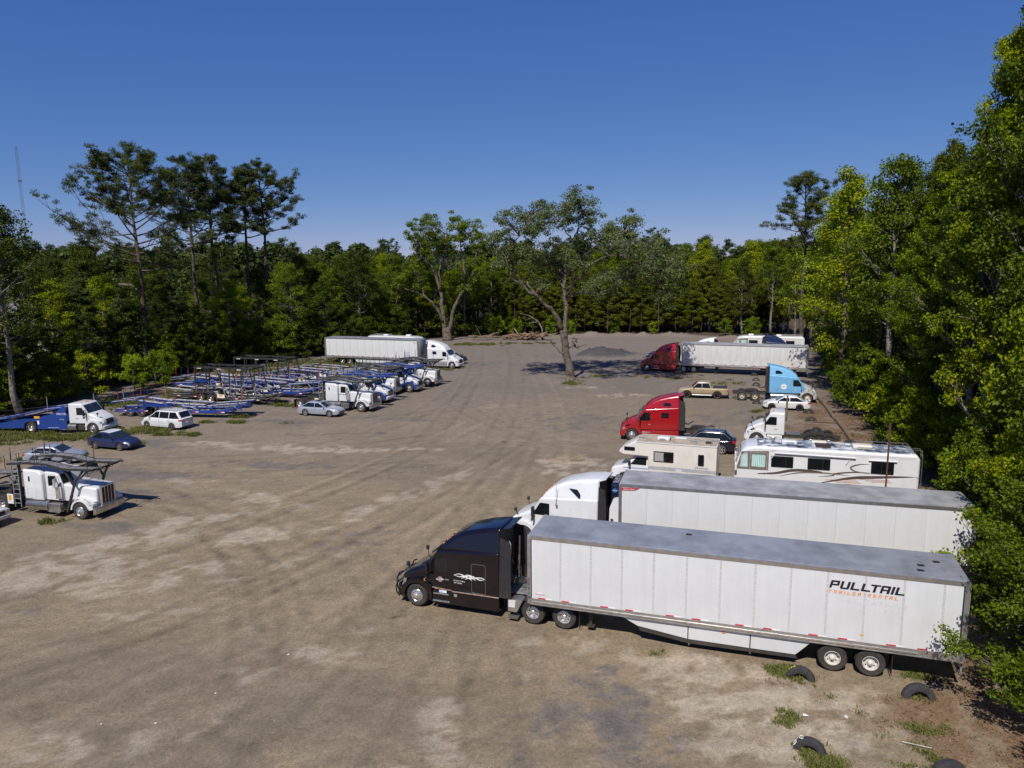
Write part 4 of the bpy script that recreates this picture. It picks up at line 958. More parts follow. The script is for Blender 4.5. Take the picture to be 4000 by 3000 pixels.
def hauler_rack(t, fr=m_frame, xr=-4.7, chains=True, pinm=None, blue=False, conv=True, ladder=True):
    pinm = pinm or m_dark
    zt = 3.35 if conv else 3.2
    P = [(xr - 1.0, zt - .15), (xr + .6, zt + .02), (-2.2, zt), (-.9, zt - .22), (1.15, zt - .12)]
    for s in (1, -1): runway(t, P, s * .92, .62, m_deck, fr, rh=.13)
    cb = MB()
    for (x, z) in ((xr + .5, zt - .1), (-2.3, zt - .12), (-.85, zt - .34), (1.05, zt - .22)): cb.bar((x, -.95, z), (x, .95, z), .10, .10)
    part('cross_beams', cb, fr, t)
    for s in (1, -1):
        a = MB(); y = s * 1.16
        a.bar((-.98, y, .40), (-.55, y, 1.5), .16, .10); a.bar((-.55, y, 1.5), (-.20, y, 2.35), .13, .09); a.bar((-.20, y, 2.35), (.35, y * .9, 3.05), .12, .09); a.bar((-.30, y, 2.1), (-1.0, y * .95, 3.05), .10)
        a.tube([(.05, y * .86, 2.55), (.5, y * .8, 2.95), (1.0, y * .75, 3.15)], .05, 6)
        part('front_strut', a, fr, t)
        b = MB(); b.bar((xr - .22, s * 1.12, .55), (xr - .22, s * 1.12, zt - .1), .16, .14); b.bar((xr - 1.2, s * 1.1, 1.0), (xr - .3, s * 1.1, 2.6), .09)
        part('rear_upright', b, fr, t)
    n_ = MB(); n_.tube([(1.1, .9, zt - .15), (1.45, .85, zt - .06), (1.6, .82, zt - .1)], .05, 6); n_.tube([(1.1, -.9, zt - .15), (1.45, -.85, zt - .06), (1.6, -.82, zt - .1)], .05, 6); n_.bar((1.35, -.9, zt - .12), (1.35, .9, zt - .12), .06)
    part('rack_nose', n_, fr, t)
    hz = MB()
    for k in range(5): hz.tube([(.2, -.8 + .4 * k, zt - .3), (.4, -.75 + .4 * k, zt - .55), (.7, -.8 + .4 * k, zt - .5), (.95, -.8 + .4 * k, zt - .25)], .018, 5)
    part('hydraulic_hoses', hz, m_dark, t)
    sp = [(xr - .6, 1.22), (xr + .9, 1.22), (-1.0, 1.22), (xr - .6, -1.22), (xr + 1.2, -1.22), (-2.9, -1.22), (.9, -1.22)]
    pins(t, sp, [zt - .1] * 7, 1.05, pinm)
    if chains:
        c = MB()
        for (a, b) in (((-2.9, -1.22), (.9, -1.22)), ((xr + 1.2, -1.22), (-2.9, -1.22))):
            for dz in (.95, .65, .35):
                pts = [(a[0] + (b[0] - a[0]) * k / 8, a[1], zt - .1 + dz - .12 * math.sin(PI * k / 8)) for k in range(9)]; c.tube(pts, .010, 4)
        part('chain', c, m_steel, t)
    if ladder:
        for s in ((1, -1) if conv else (-1,)):
            l = MB(); x = xr - .42; y = s * 1.22
            for dx in (-.24, .24): l.bar((x + dx, y, .45), (x + dx, y, zt + .55), .05)
            l = part('ladder', l, m_steel, t); r_ = MB()
            for k in range(10): r_.bar((x - .24, y, .7 + .30 * k), (x + .24, y, .7 + .30 * k), .04)
            part('rung', r_, m_steel, l)
            pl = MB(); pl.rbox(xr - 1.25, xr - .78, y - .02, y + .02, .62, 1.25, .01); pl = part('sign_plate', pl, m_reflw, t); q = MB(); q.box(xr - 1.15, xr - .9, y - .026, y + .026, .85, 1.2); part('sign', q, m_yell2, pl)
def hauler_trailer(label, fr=m_frame, plate=m_deckl, kind='low', group='car hauler trailers standing empty in the rows', lift=0.0, wheels_x=(-8.3, -9.6), rampdown=False, name='car_hauler_trailer', seed=1):
    rnd = random.Random(seed)
    t = thing(name, label, 'trailer', group); xe = -13.8
    for s in (1, -1):
        b = MB(); y = s * 1.16
        b.bar((0, y * .6, 1.1), (-1.8, y, .72), .12, .22); b.bar((-1.8, y, .62), (-7.4, y, .56), .10, .24); b.bar((-7.4, y, .60), (-7.7, y, 1.15), .12, .2); b.bar((-7.7, y, 1.16), (-10.3, y, 1.16), .12, .18); b.bar((-10.3, y, 1.1), (-10.7, y, .66), .12, .18); b.bar((-10.7, y, .62), (xe, y, .58), .10, .26)
        part('side_beam', b, fr, t)
        for x in wheels_x: wheel(t, x, s * .98, .5, 'wide', None, m_chromed)
        fd = MB()
        for x in wheels_x: fd.arch(x, .5, .56, .60, s * .78, s * 1.26, 12, 168, 8)
        part('fender', fd, fr, t)
        for i, x in enumerate((-2.4, -5.2, -7.2, -10.8, -13.2)):
            tp = MB(); tp.box(x, x + .35, min(y, s * 1.225), max(y, s * 1.225), .58, .66); part('reflective_tape', tp, m_reflr, t)
            tp = MB(); tp.box(x + .36, x + .7, min(y, s * 1.225), max(y, s * 1.225), .58, .66); part('reflective_tape', tp, m_reflw, t)
        lo = [(.1, 1.2), (-2.2, .82), (-4.6, .74), (-7.3, .78), (-7.9, 1.30), (-10.4, 1.32), (-11.0, .90), (xe, .74)]
        runway(t, lo, s * .78, .62, plate, fr)
    cm = MB(); k = -1.4
    while k > xe: cm.box(k - .04, k + .04, -1.15, 1.15, .46 if not (-10.5 < k < -7.5) else 1.05, .56 if not (-10.5 < k < -7.5) else 1.15); k -= .9
    cm.box(xe - .02, xe + .08, -1.2, 1.2, .46, .74); cm.rbox(-.6, .5, -.45, .45, .95, 1.1, .03)
    part('cross_members', cm, fr, t)
    ax = MB()
    for x in wheels_x: ax.tube([(x, -.9, .5), (x, .9, .5)], .08, 6)
    part('axles', ax, m_frame, t)
    if kind == 'frame':
        up = [[(-.4, 1.75), (-3.9, 1.30)], [(-4.2, 1.52), (-7.6, 1.62)], [(-7.9, 1.75), (-10.8, 1.60)], [(-11.0, 1.35), (-14.6, 1.50)]]
    else: up = [[(.6, 2.05 + lift), (-3.7, 1.65 + lift)], [(-3.95, 1.75 + lift), (-8.2, 1.95 + lift)], [(-8.45, 1.9 + lift), (-11.2, 1.75)], [(-11.4, 1.7), (-14.2, 1.35)]]
    for seg in up:
        dz = rnd.uniform(-.12, .15)
        for s in (1, -1): runway(t, [(p[0], p[1] + dz) for p in seg], s * .84, .60, plate, fr, rh=.06)
    for seg in up[:3]:
        x0, x1 = seg[0][0] - .5, seg[1][0] + .5
        for s in (1, -1):
            pp = MB(); pp.bar((x0, s * 1.12, .8), (x0 - .35, s * 1.12, seg[0][1]), .09, .12); pp.bar((x1, s * 1.12, .8), (x1 + .2, s * 1.12, seg[1][1]), .09, .12); part('deck_post', pp, fr, t)
            cyl = MB(); cyl.tube([(x0 - .3, s * 1.05, .85), (x0 - 1.1, s * 1.05, seg[0][1] - .15)], .045, 8); part('hydraulic_cylinder', cyl, m_chrome, t)
    cb = MB()
    for seg in up:
        for (x, z) in seg: cb.bar((x, -1.1, z - .08), (x, 1.1, z - .08), .09)
    part('cross_beams', cb, fr, t)
    if kind == 'frame':
        for s in (1, -1):
            y = s * 1.14; tb = MB(); tb.bar((-2.7, y, 4.0), (-10.3, y, 4.02), .08, .20); part('top_beam', tb, fr, t)
            ps = MB()
            for (xa, xb) in ((-10.2, -10.2), (-8.7, -8.6), (-7.2, -6.2), (-5.5, -5.6), (-3.9, -4.1), (-2.8, -2.1)):
                ps_ = MB(); ps_.bar((xa, y, 3.95), (xb, y, .7), .08, .12); part('upright', ps_, fr, t)
                cy_ = MB(); cy_.tube([(xb + (xa - xb) * .12 + .1, y + s * .02, 1.0), (xb + (xa - xb) * .45 + .1, y + s * .02, 2.05)], .05, 8); part('hydraulic_cylinder', cy_, m_chrome, t)
            for k in range(3): l_ = MB(); l_.box(-9.8 + 2.7 * k, -9.25 + 2.7 * k, y + s * .05, y + s * .085, 3.86, 3.92); part('light_strip', l_, m_reflw, t)
        tb = MB()
        for x in (-2.75, -6.4, -10.25): tb.bar((x, -1.1, 3.98), (x, 1.1, 3.98), .10, .14)
        part('top_cross_beams', tb, fr, t)
    else:
        sp = []; zz = []
        for seg in up:
            for s in (1, -1):
                for f in (.05, .38, .72): sp.append((seg[0][0] + (seg[1][0] - seg[0][0]) * f + rnd.uniform(-.2, .2), s * 1.17)); zz.append(seg[0][1] - .05)
        pins(t, sp[::2], zz[::2], 1.15, m_blue if fr is m_blue else m_dark); pins(t, sp[1::2], zz[1::2], .9, m_inkr if fr is m_blue else m_dark)
    pl = MB(); pl.rbox(-7.25, -6.25, -1.26, -1.22, .62, 1.02, .01); pl.rbox(-7.25, -6.25, 1.22, 1.26, .62, 1.02, .01); pl = part('sign_plate', pl, m_reflw, t)
    q = MB(); q.box(-7.0, -6.5, -1.268, -1.25, .80, .98); q.box(-7.0, -6.5, 1.25, 1.268, .80, .98); part('sign', q, m_yell2, pl)
    return t

# ------------------------------------------------------------------ leaves, trunks and trees (numpy meshes)
def np_mesh(name, V, F, mat, rnd=None, smooth=False):
    me = bpy.data.meshes.new(name); nv, nf = len(V), len(F); k = F.shape[1]
    me.vertices.add(nv); me.loops.add(nf * k); me.polygons.add(nf)
    me.vertices.foreach_set('co', V.astype(np.float32).ravel()); me.loops.foreach_set('vertex_index', F.astype(np.int32).ravel())
    me.polygons.foreach_set('loop_start', np.arange(nf, dtype=np.int32) * k)
    try: me.polygons.foreach_set('loop_total', np.full(nf, k, dtype=np.int32))
    except Exception: pass
    if rnd is not None:
        a = me.attributes.new('rnd', 'FLOAT', 'FACE'); a.data.foreach_set('value', rnd.astype(np.float32))
    me.update(calc_edges=True); me.materials.append(mat)
    if smooth: me.polygons.foreach_set('use_smooth', [True] * nf)
    return me
def leaf_mat(name, dark, mid, light, trans=.22, gloss=.55):
    m = bpy.data.materials.new(name); m.use_nodes = True; t = m.node_tree; b = t.nodes['Principled BSDF']; out = t.nodes['Material Output']
    at = nd(t, 'ShaderNodeAttribute'); at.attribute_name = 'rnd'
    oi = nd(t, 'ShaderNodeObjectInfo'); n = noise(t, .35, 3, .6)
    a = nd(t, 'ShaderNodeMath', operation='MULTIPLY_ADD'); t.links.new(at.outputs['Fac'], a.inputs[0]); a.inputs[1].default_value = .45; a.inputs[2].default_value = -.1
    a2 = nd(t, 'ShaderNodeMath', operation='MULTIPLY_ADD'); t.links.new(n, a2.inputs[0]); a2.inputs[1].default_value = .75; t.links.new(a.outputs[0], a2.inputs[2])
    a3 = nd(t, 'ShaderNodeMath', operation='MULTIPLY_ADD'); t.links.new(oi.outputs['Random'], a3.inputs[0]); a3.inputs[1].default_value = .30; t.links.new(a2.outputs[0], a3.inputs[2])
    c = ramp(t, a3.outputs[0], [(.25, dark), (.52, mid), (.82, light)])
    t.links.new(c, b.inputs['Base Color']); b.inputs['Roughness'].default_value = gloss; b.inputs['Specular IOR Level'].default_value = .16
    tr = nd(t, 'ShaderNodeBsdfTranslucent'); cc = mixc(t, .6, c, (.30, .42, .02), 'MULTIPLY'); hs = nd(t, 'ShaderNodeHueSaturation'); hs.inputs['Value'].default_value = 2.6; t.links.new(cc, hs.inputs['Color']); t.links.new(hs.outputs[0], tr.inputs[0])
    mx = nd(t, 'ShaderNodeMixShader'); mx.inputs[0].default_value = trans; t.links.new(b.outputs[0], mx.inputs[1]); t.links.new(tr.outputs[0], mx.inputs[2]); t.links.new(mx.outputs[0], out.inputs[0])
    return m
l_bright = leaf_mat('leaves_bright', (0.038, 0.057, 0.001), (0.115, 0.168, 0.003), (0.270, 0.299, 0.005))
l_mid = leaf_mat('leaves_mid', (0.019, 0.034, 0.002), (0.057, 0.092, 0.004), (0.125, 0.169, 0.007))
l_dark = leaf_mat('leaves_dark', (0.014, 0.022, 0.003), (0.041, 0.058, 0.005), (0.090, 0.110, 0.008))
l_lime = leaf_mat('leaves_lime', (0.045, 0.076, 0.003), (0.123, 0.192, 0.005), (0.226, 0.302, 0.012))
l_pine = leaf_mat('needles_pine', (0.017, 0.028, 0.007), (0.036, 0.056, 0.010), (0.083, 0.100, 0.018), .12)
l_oak = leaf_mat('leaves_oak', (.050, .072, .022), (.105, .140, .044), (.175, .210, .075))
l_ypine = leaf_mat('needles_young_pine', (0.019, 0.030, 0.002), (0.058, 0.082, 0.005), (0.138, 0.156, 0.009), .15)
l_moss = leaf_mat('hanging_moss', (.05, .052, .042), (.10, .10, .085), (.16, .16, .135), .1)
l_far = leaf_mat('leaves_far_wood', (.022, .036, .010), (.055, .082, .018), (.115, .145, .026), .2)
l_grass = leaf_mat('grass_blades', (.06, .075, .018), (.10, .125, .025), (.19, .19, .06), .3, .7)
l_dry = leaf_mat('dry_leaves', (.09, .045, .02), (.17, .095, .045), (.26, .17, .09), .1, .7)

def leaves(C, rad, per, size, g, flat=.6, asp=.7, up=.5, needle=False):
    """quads scattered in flattened blobs round the clump centres C"""
    n = len(C); rad = np.broadcast_to(rad, (n,)); idx = np.repeat(np.arange(n), per); m = len(idx)
    d = g.normal(size=(m, 3)); d /= np.linalg.norm(d, axis=1)[:, None]; rr = g.random(m) ** .45
    P = C[idx] + d * rr[:, None] * rad[idx][:, None] * np.array([1, 1, flat])
    nrm = g.normal(size=(m, 3)) * .8 + d * .6 + np.array([0, 0, up]); nrm /= np.linalg.norm(nrm, axis=1)[:, None]
    if needle: a = d + g.normal(size=(m, 3)) * .45 + np.array([0, 0, .3])
    else: a = g.normal(size=(m, 3))
    a -= nrm * (a * nrm).sum(1)[:, None]; a /= np.linalg.norm(a, axis=1)[:, None]; b = np.cross(nrm, a)
    s = size * (.6 + .8 * g.random(m)); la = a * s[:, None] * .5; lb = b * (s * asp)[:, None] * .5
    bend = nrm * (s * .10)[:, None]
    V = np.stack([P - la, P - lb * .9 + bend, P + la, P + lb * .9 + bend], 1).reshape(-1, 3)
    F = np.arange(m * 4).reshape(m, 4)
    cl = g.random(n)[idx]; return V, F, .55 * g.random(m) + .45 * cl
def limb_pts(p, az, el, L, g, n=4, curl=.25, wob=.10):
    pts = [np.array(p, float)]; d = np.array([math.cos(az) * math.cos(el), math.sin(az) * math.cos(el), math.sin(el)])
    for i in range(n):
        d = d + g.normal(size=3) * wob + np.array([0, 0, curl / n]); d /= np.linalg.norm(d); pts.append(pts[-1] + d * L / n)
    return np.array(pts)
def at_t(pts, t):
    k = min(len(pts) - 2, int(t * (len(pts) - 1))); f = t * (len(pts) - 1) - k; return pts[k] * (1 - f) + pts[k + 1] * f
class Tree:
    def __init__(s, seed): s.g = np.random.default_rng(seed); s.w = MB(); s.C = []; s.r = []
    def limb(s, pts, r0, r1, n=5): s.w.tube([tuple(p) for p in pts], list(np.linspace(r0, r1, len(pts))), n, caps=False)
    def clump(s, p, r): s.C.append(np.array(p)); s.r.append(r)
    def fork(s, pts, r0, L, depth, spread=.7, clump=.7, curl=.3, wob=.14, kids=3, from_=.35):
        """grow side shoots from a limb; clumps sit on the last ones"""
        g = s.g
        for i in range(kids):
            t = from_ + (1 - from_) * (i + g.random() * .8) / kids; t = min(t, 1); p = at_t(pts, t)
            d = pts[-1] - pts[0]; az = math.atan2(d[1], d[0]) + g.uniform(-1, 1) * spread * 1.4; el = math.asin(max(-1, min(1, d[2] / (np.linalg.norm(d) + 1e-6)))) * .6 + g.uniform(-.25, .5)
            l = L * g.uniform(.7, 1.1); q = limb_pts(p, az, el, l, g, 3, curl, wob); rr = r0 * .5
            s.limb(q, rr, rr * .35, 4)
            if depth > 0: s.fork(q, rr, L * .6, depth - 1, spread, clump, curl, wob, max(2, kids - 1), .3)
            else:
                s.clump(q[-1], clump * g.uniform(.7, 1.2))
                if g.random() < .6: s.clump(q[-2] + g.normal(size=3) * .15, clump * g.uniform(.5, .9))
def broad(seed, H, Rc, t0=.22, nl=26, per=34, size=.30, clump=.85, kids=3, depth=0, lean=.03, gap=0.0, tip=.35, flat=.62, upr=0.0):
    T = Tree(seed); g = T.g; k = 9; x = np.cumsum(g.normal(size=(k, 2)) * H * lean * .35, 0); x[0] = 0; z = np.linspace(0, H * .95, k)
    tr = np.column_stack([x, z]); r0 = .012 * H + .05; T.w.tube([tuple(p) for p in tr], list(np.linspace(r0, .04, k) * (1 + .35 * (np.arange(k) == 0))), 8)
    for i in range(nl):
        t = t0 + (.97 - t0) * ((i + .5) / nl); u = (t - t0) / (1 - t0)
        env = (tip + (1 - tip) * math.sin(PI * min(1, (u * .95 + .12)) ** .85)) * (1 - .35 * u)
        if g.random() < gap: continue
        az = i * 2.399 + g.uniform(-.5, .5); L = Rc * env * g.uniform(.65, 1.15); el = .15 + .9 * u + g.uniform(-.2, .2); p = at_t(tr, t)
        q = limb_pts(p, az, el * .7 + upr, L, g, 4, .35 + upr * .5, .12); rr = max(.03, r0 * .38 * (1 - t * .6)); T.limb(q, rr, rr * .3)
        T.fork(q, rr, L * .42 + .5, depth, .8, clump, kids=kids, from_=.30); T.clump(q[-1], clump * g.uniform(.8, 1.2))
    T.clump(tr[-1] + np.array([0, 0, .3]), clump)
    C = np.array(T.C); V, F, r = leaves(C, np.array(T.r), per, size, g, flat); return T, V, F, r
def pine(seed, H, Rc, t0=.55, nl=24, per=46, size=.42, clump=.75, droop=0.0, sparse=0.0, lean=.012, trunk_r=None, up=.5, dome=False):
    T = Tree(seed); g = T.g; k = 10; x = np.cumsum(g.normal(size=(k, 2)) * H * lean * .4, 0); x[0] = 0
    tr = np.column_stack([x, np.linspace(0, H * .97, k)]); r0 = trunk_r or (.011 * H + .03)
    T.w.tube([tuple(p) for p in tr], list(np.linspace(r0, r0 * .22, k) * (1 + .25 * (np.arange(k) == 0))), 8)
    for i in range(nl):
        t = t0 + (.99 - t0) * ((i + .5) / nl) ** .82; u = (t - t0) / (1 - t0)
        if g.random() < sparse: continue
        env = (.72 + .28 * math.sin(PI * min(1, u + .2))) * math.sqrt(max(.10, 1 - ((u - .2) / .86) ** 2)) if dome else (.55 + .45 * math.sin(PI * min(1, u + .15))) * (1 - .45 * u ** 2); az = i * 2.399 + g.uniform(-.6, .6); L = Rc * env * g.uniform(.6, 1.15)
        q = limb_pts(at_t(tr, t), az, -.15 + .7 * u - droop + g.uniform(-.15, .2), L, g, 4, .45, .13); rr = max(.03, r0 * .30 * (1.1 - u * .6)); T.limb(q, rr, rr * .3)
        T.fork(q, rr, L * .34 + .35, 1 if L > 3 else 0, .75, clump, curl=.4, kids=4 if dome else 3, from_=.34); T.clump(q[-1], clump)
    T.clump(tr[-1], clump); C = np.array(T.C); V, F, r = leaves(C, np.array(T.r), per, size, g, .55, .20, .3, needle=True); return T, V, F, r
class TreeKind:
    def __init__(s, res, bark, leaf): T, V, F, r = res; s.trunk = mesh_of(T.w, 'trunk', bark, 0); s.trunk.polygons.foreach_set('use_smooth', [True] * len(s.trunk.polygons)); s.crown = np_mesh('crown', V, F, leaf, r); s.V = V; s.F = F; s.r = r; s.T = T
    def plant(s, name, label, cat, x, y, rz, sc=1.0, sz=None, group=None, z=0, leaf=None, crown_name='crown'):
        t = thing(name, label, cat, group, (x, y, z), rz); t.scale = (sc, sc, sz or sc)
        part('trunk', s.trunk, None, t); c = part(crown_name, s.crown, None, t)
        if leaf is not None:
            c.material_slots[0].link = 'OBJECT'; c.material_slots[0].material = leaf
        return t

def seat2(root, xy, heading, lat, lx=0.0):
    a = R(heading); c, s = math.cos(a), math.sin(a); root.rotation_euler = (0, 0, a)
    root.location = (xy[0] - (lx * c - lat * s), xy[1] - (lx * s + lat * c), 0)

# ================================================================== VEHICLES
WIN_UP = [(-3.05, 3.12), (-3.05, 3.42), (-2.45, 3.42), (-2.35, 3.20), (-2.45, 3.12)]
WIN_LOW = [(-3.1, 2.05), (-3.1, 2.5), (-2.45, 2.5), (-2.45, 2.05)]
# 1 nearest: black tractor and its white van trailer
t = tractor('glossy black sleeper tractor with a white swirl graphic on its side', None, m_black, bull=True, strip=True, visor=True, extend=.55, skirtm=m_black, tint=m_glass, mirror=m_darkgloss)
seat2(t, (-4.39, 31.41), 160.9, 1.22)
wc0 = lambda x, z: 1.10 - .036 * x - .02 * (z - 1.7)
for s in (1, -1):
    y = 0
    for k, (pts, w) in enumerate([([(-1.78, 1.72), (-2.0, 1.80), (-2.2, 1.74), (-2.45, 1.66), (-2.75, 1.74), (-2.95, 1.76), (-3.08, 1.72)], .035), ([(-1.78, 1.72), (-2.0, 1.68), (-2.2, 1.72), (-2.42, 1.80), (-2.70, 1.72), (-2.9, 1.66), (-3.08, 1.72)], .035),
                                  ([(-2.1, 1.62), (-2.3, 1.72), (-2.5, 1.82)], .03), ([(-2.25, 1.60), (-2.45, 1.70), (-2.65, 1.80)], .03), ([(-2.12, 1.80), (-2.35, 1.70), (-2.55, 1.60)], .025), ([(-2.3, 1.82), (-2.5, 1.74), (-2.7, 1.62)], .025)]):
        pts = [(-1.83 + (p[0] + 1.78) * 1.13, 1.71 + (p[1] - 1.71) * 1.0) for p in pts]; c = curve_pts(pts, 8); n = len(c); stripe(t, c, [.012 + w * math.sin(PI * i / (n - 1)) for i in range(n)], (lambda x, z, s=s, k=k: s * (wc0(x, z) + .006 + .002 * k)), m_inkw, name='side_graphic')
    side_poly(t, 'door_emblem', [(-1.14 + .13 * math.cos(a * PI / 8), 1.42 + .13 * math.sin(a * PI / 8)) for a in range(16)], wc0, m_steel, sides=(s,), out=.006, rp=0)
    stripe(t, [(-.96, 1.40), (-1.32, 1.44)], .035, (lambda x, z, s=s: s * (wc0(x, z) + .010)), m_inkw); stripe(t, [(-.94, 1.45), (-1.30, 1.39)], .02, (lambda x, z, s=s: s * (wc0(x, z) + .012)), m_inkr)
    side_text(t, 'US DOT 297816', .08, -2.08, s * (wc0(-2.08, 1.4) + .004), 1.44, m_inkw, cab=True); side_text(t, 'MC 108296', .08, -2.02, s * (wc0(-2.02, 1.4) + .004), 1.34, m_inkw, cab=True)
    q = MB(); q.rbox(-1.48, -1.12, s * 1.225 - .008, s * 1.225 + .008, .83, .95, .005); q = part('permit_plate', q, m_reflw, t); q = part('permit_print', MB().box(-1.3, -1.14, s * 1.225 - .01, s * 1.225 + .01, .845, .935), M('print_pale_blue', (.35, .6, .8), .5), q)
    h_ = MB(); h_.prism(rpoly([(.30, 1.28), (.32, 1.36), (-.28, 1.46), (-.28, 1.33)], .03), s * .96, s * 1.04); part('hood_side_vent', h_, m_pvc if False else m_darkgloss, t)
    ft = MB(); ft.rbox(-1.98, -1.83, s * 1.225 - .01, s * 1.225 + .012, .72, .86, .02); part('filler_cap', ft, m_chrome, t)
# catwalk, steps and stack gear behind the cab
cw = MB(); cw.box(-5.6, -4.1, -.5, .5, .93, .96)
for k in range(9): cw.box(-4.2 - .15 * k, -4.1 - .15 * k, -.48, .48, .96, .975)
part('catwalk', cw, m_steel, t)
sb = MB()
for s in (1, -1):
    sb.prism([(-4.35, .42), (-4.35, .95), (-4.80, 1.02), (-5.0, .95), (-4.75, .42)], s * .75, s * 1.20); sb.box(-4.8, -4.35, s * 1.02 - .2, s * 1.02 + .22, .12, .14); sb.box(-4.8, -4.35, s * 1.02 - .2, s * 1.02 + .22, .17, .19)
part('battery_box_steps', sb, m_bright, t)
sb = MB()
for s in (1, -1): sb.prism([(-4.38, .62), (-4.38, .93), (-4.70, .96), (-4.66, .62)], s * 1.19, s * 1.212)
part('box_cover', sb, m_white, t)
gr = MB(); gr.tube([(-4.25, .6, 1.5), (-4.3, .6, 3.2), (-4.2, .5, 3.3)], .03, 8); gr.tube([(-4.25, -.6, 1.0), (-4.3, -.6, 3.2)], .06, 8); part('back_rails', gr, m_chromed, t)

A = box_trailer('white van trailer lettered in black and orange, behind the black tractor', 'box trailers parked in the yard', rimm=m_rimw)
seat2(A, (0.5756, 29.354), 162.0, 1.295)
for s in (1,):
    x0 = -11.62; y = s * 1.3165
    block_text(A, 'PULLTAIL', x0, 3.33, .30, .365, y, m_inkb, .25, .13)
    block_text(A, 'TRAILER RENTAL', x0 + .02, 3.13, .125, .122, y, m_orange, .2, .62)
    side_text(A, '866 LEASE 53', .30, x0 - 1.42, y, 2.80, m_inkg, space=1.25, ext=.002, sx=1.15); side_text(A, '532-7353', .28, x0 - 1.85, y, 2.53, m_inkg, space=1.3, ext=.002, sx=1.15)
vt = side_text(A, '2\n0\n5\n3\n4', .2, -.06, 1.32, 2.1, m_inkb)
a_ = side_text(A, 'WABASH', .10, -.55, 1.3175, 1.52, m_inkr); mp = MB(); mp.prism(rpoly([(-.40, 1.52), (-.42, 1.66), (-.72, 1.62), (-.76, 1.55), (-.70, 1.48)], .02), 1.30, 1.3165); part('maker_badge', mp, m_reflw, A)
yl = MB(); yl.box(-12.9, -12.75, 1.30, 1.32, 1.60, 1.65); part('reflector_yellow', yl, m_yell2, A)
pt = MB()
for (x, y) in ((-6.4, -.6), (-14.8, .2), (-14.7, .7), (-15.4, -.3)): pt.add([(x - .11, y - .1, 4.119), (x + .12, y - .12, 4.119), (x + .10, y + .11, 4.119), (x - .13, y + .07, 4.119)], [(0, 1, 2, 3)])
part('roof_patches', pt, m_dark, A)

# 2 white tractor with refrigerated trailer
t = tractor('white sleeper tractor with a teardrop window, coupled to the refrigerated trailer', None, m_white, windows=[([(-2.55, 3.38), (-3.05, 3.36), (-3.25, 3.1), (-3.22, 2.86)], 'w')], extend=.45, xr=-4.2)
seat2(t, (0.50, 38.75), 158.5, 1.22)
an = MB(); an.tube([(-1.95, 1.30, 2.5), (-1.95, 1.26, 3.6)], .014, 5); an.rbox(-2.0, -1.9, 1.24, 1.32, 2.42, 2.56, .02); part('antenna', an, m_steel, t)
B = box_trailer('smooth white refrigerated trailer with a grey roof and a cooling unit', 'box trailers parked in the yard', smoothwall=True, seams=False, roofm=m_roofb, skirts=False, reefer=True, railtape=False, railm=m_bright, gloss_nose=True)
seat2(B, (5.413, 36.475), 164.0, 1.295)
rd = MB(); rd.prism([(-.12, 3.76), (-.12, 3.90), (-1.05, 3.92), (-.78, 3.78)], 1.30, 1.335); rd = part('maker_badge', rd, m_inkr, B); side_text(B, 'Great Dane', .12, -.50, 1.338, 3.80, m_inkw, shear=.2)

# 3 motor homes
c_ = class_c(); seat2(c_, (7.7, 49.62), 160.0, 1.2)
ca = class_a('long white motorhome with brown swooshes and a weathered dark roof'); seat2(ca, (15.7, 46.75), 163.3, 1.27)
sh = car('red car mostly hidden between the refrigerated trailer and the cream motorhome', m_red2, h=1.42, gh=(-.4, -1.1, -2.5, -3.1), group=None); seat2(sh, (8.2, 45.9), 162, .9)

# 4 red tractor, day cab, dark suv
t = tractor('bright red high-roof sleeper tractor without a trailer, behind the cream motorhome', None, m_red, style='volvo', windows=[([(-2.55, 3.05), (-3.25, 3.05), (-3.25, 3.32), (-2.72, 3.34)], 'w'), (WIN_LOW, 'w')], vent=True, sleeper_door=False, extend=.5)
seat2(t, (10.3, 62.35), 170, 1.22)
t = tractor('white day-cab tractor without a trailer, behind the long motorhome', None, m_white, style='volvo', roof='day', xr=-2.15, drives=(-4.2, -5.55), xend=-6.5, vent=True, extend=0, skirts=True)
seat2(t, (20.4, 60.35), 160, 1.22)
dp = MB(); dp.box(-3.4, -2.3, -.5, .5, .93, .97); part('catwalk', dp, m_bright, t)
fb = MB()
for s in (1, -1):
    for x in (-4.2, -5.55): fb.arch(x, .52, .60, .62, s * .62, s * 1.22, 20, 160, 8)
part('rear_fender', fb, m_dark, t)
sv = car('shiny dark navy suv parked between the two motorhomes and the red tractor', m_navy, wb=2.9, fo=.9, ro=1.05, h=1.75, W=.97, belt=1.12, hood=1.08, gh=(-.45, -1.2, -3.1, -3.75), rz=.38, arch=.44, pill=(-1.75, -2.85), kind='pick', trim=m_chrome, rack=True, cat='suv')
seat2(sv, (13.9, 58.3), 161, .97)

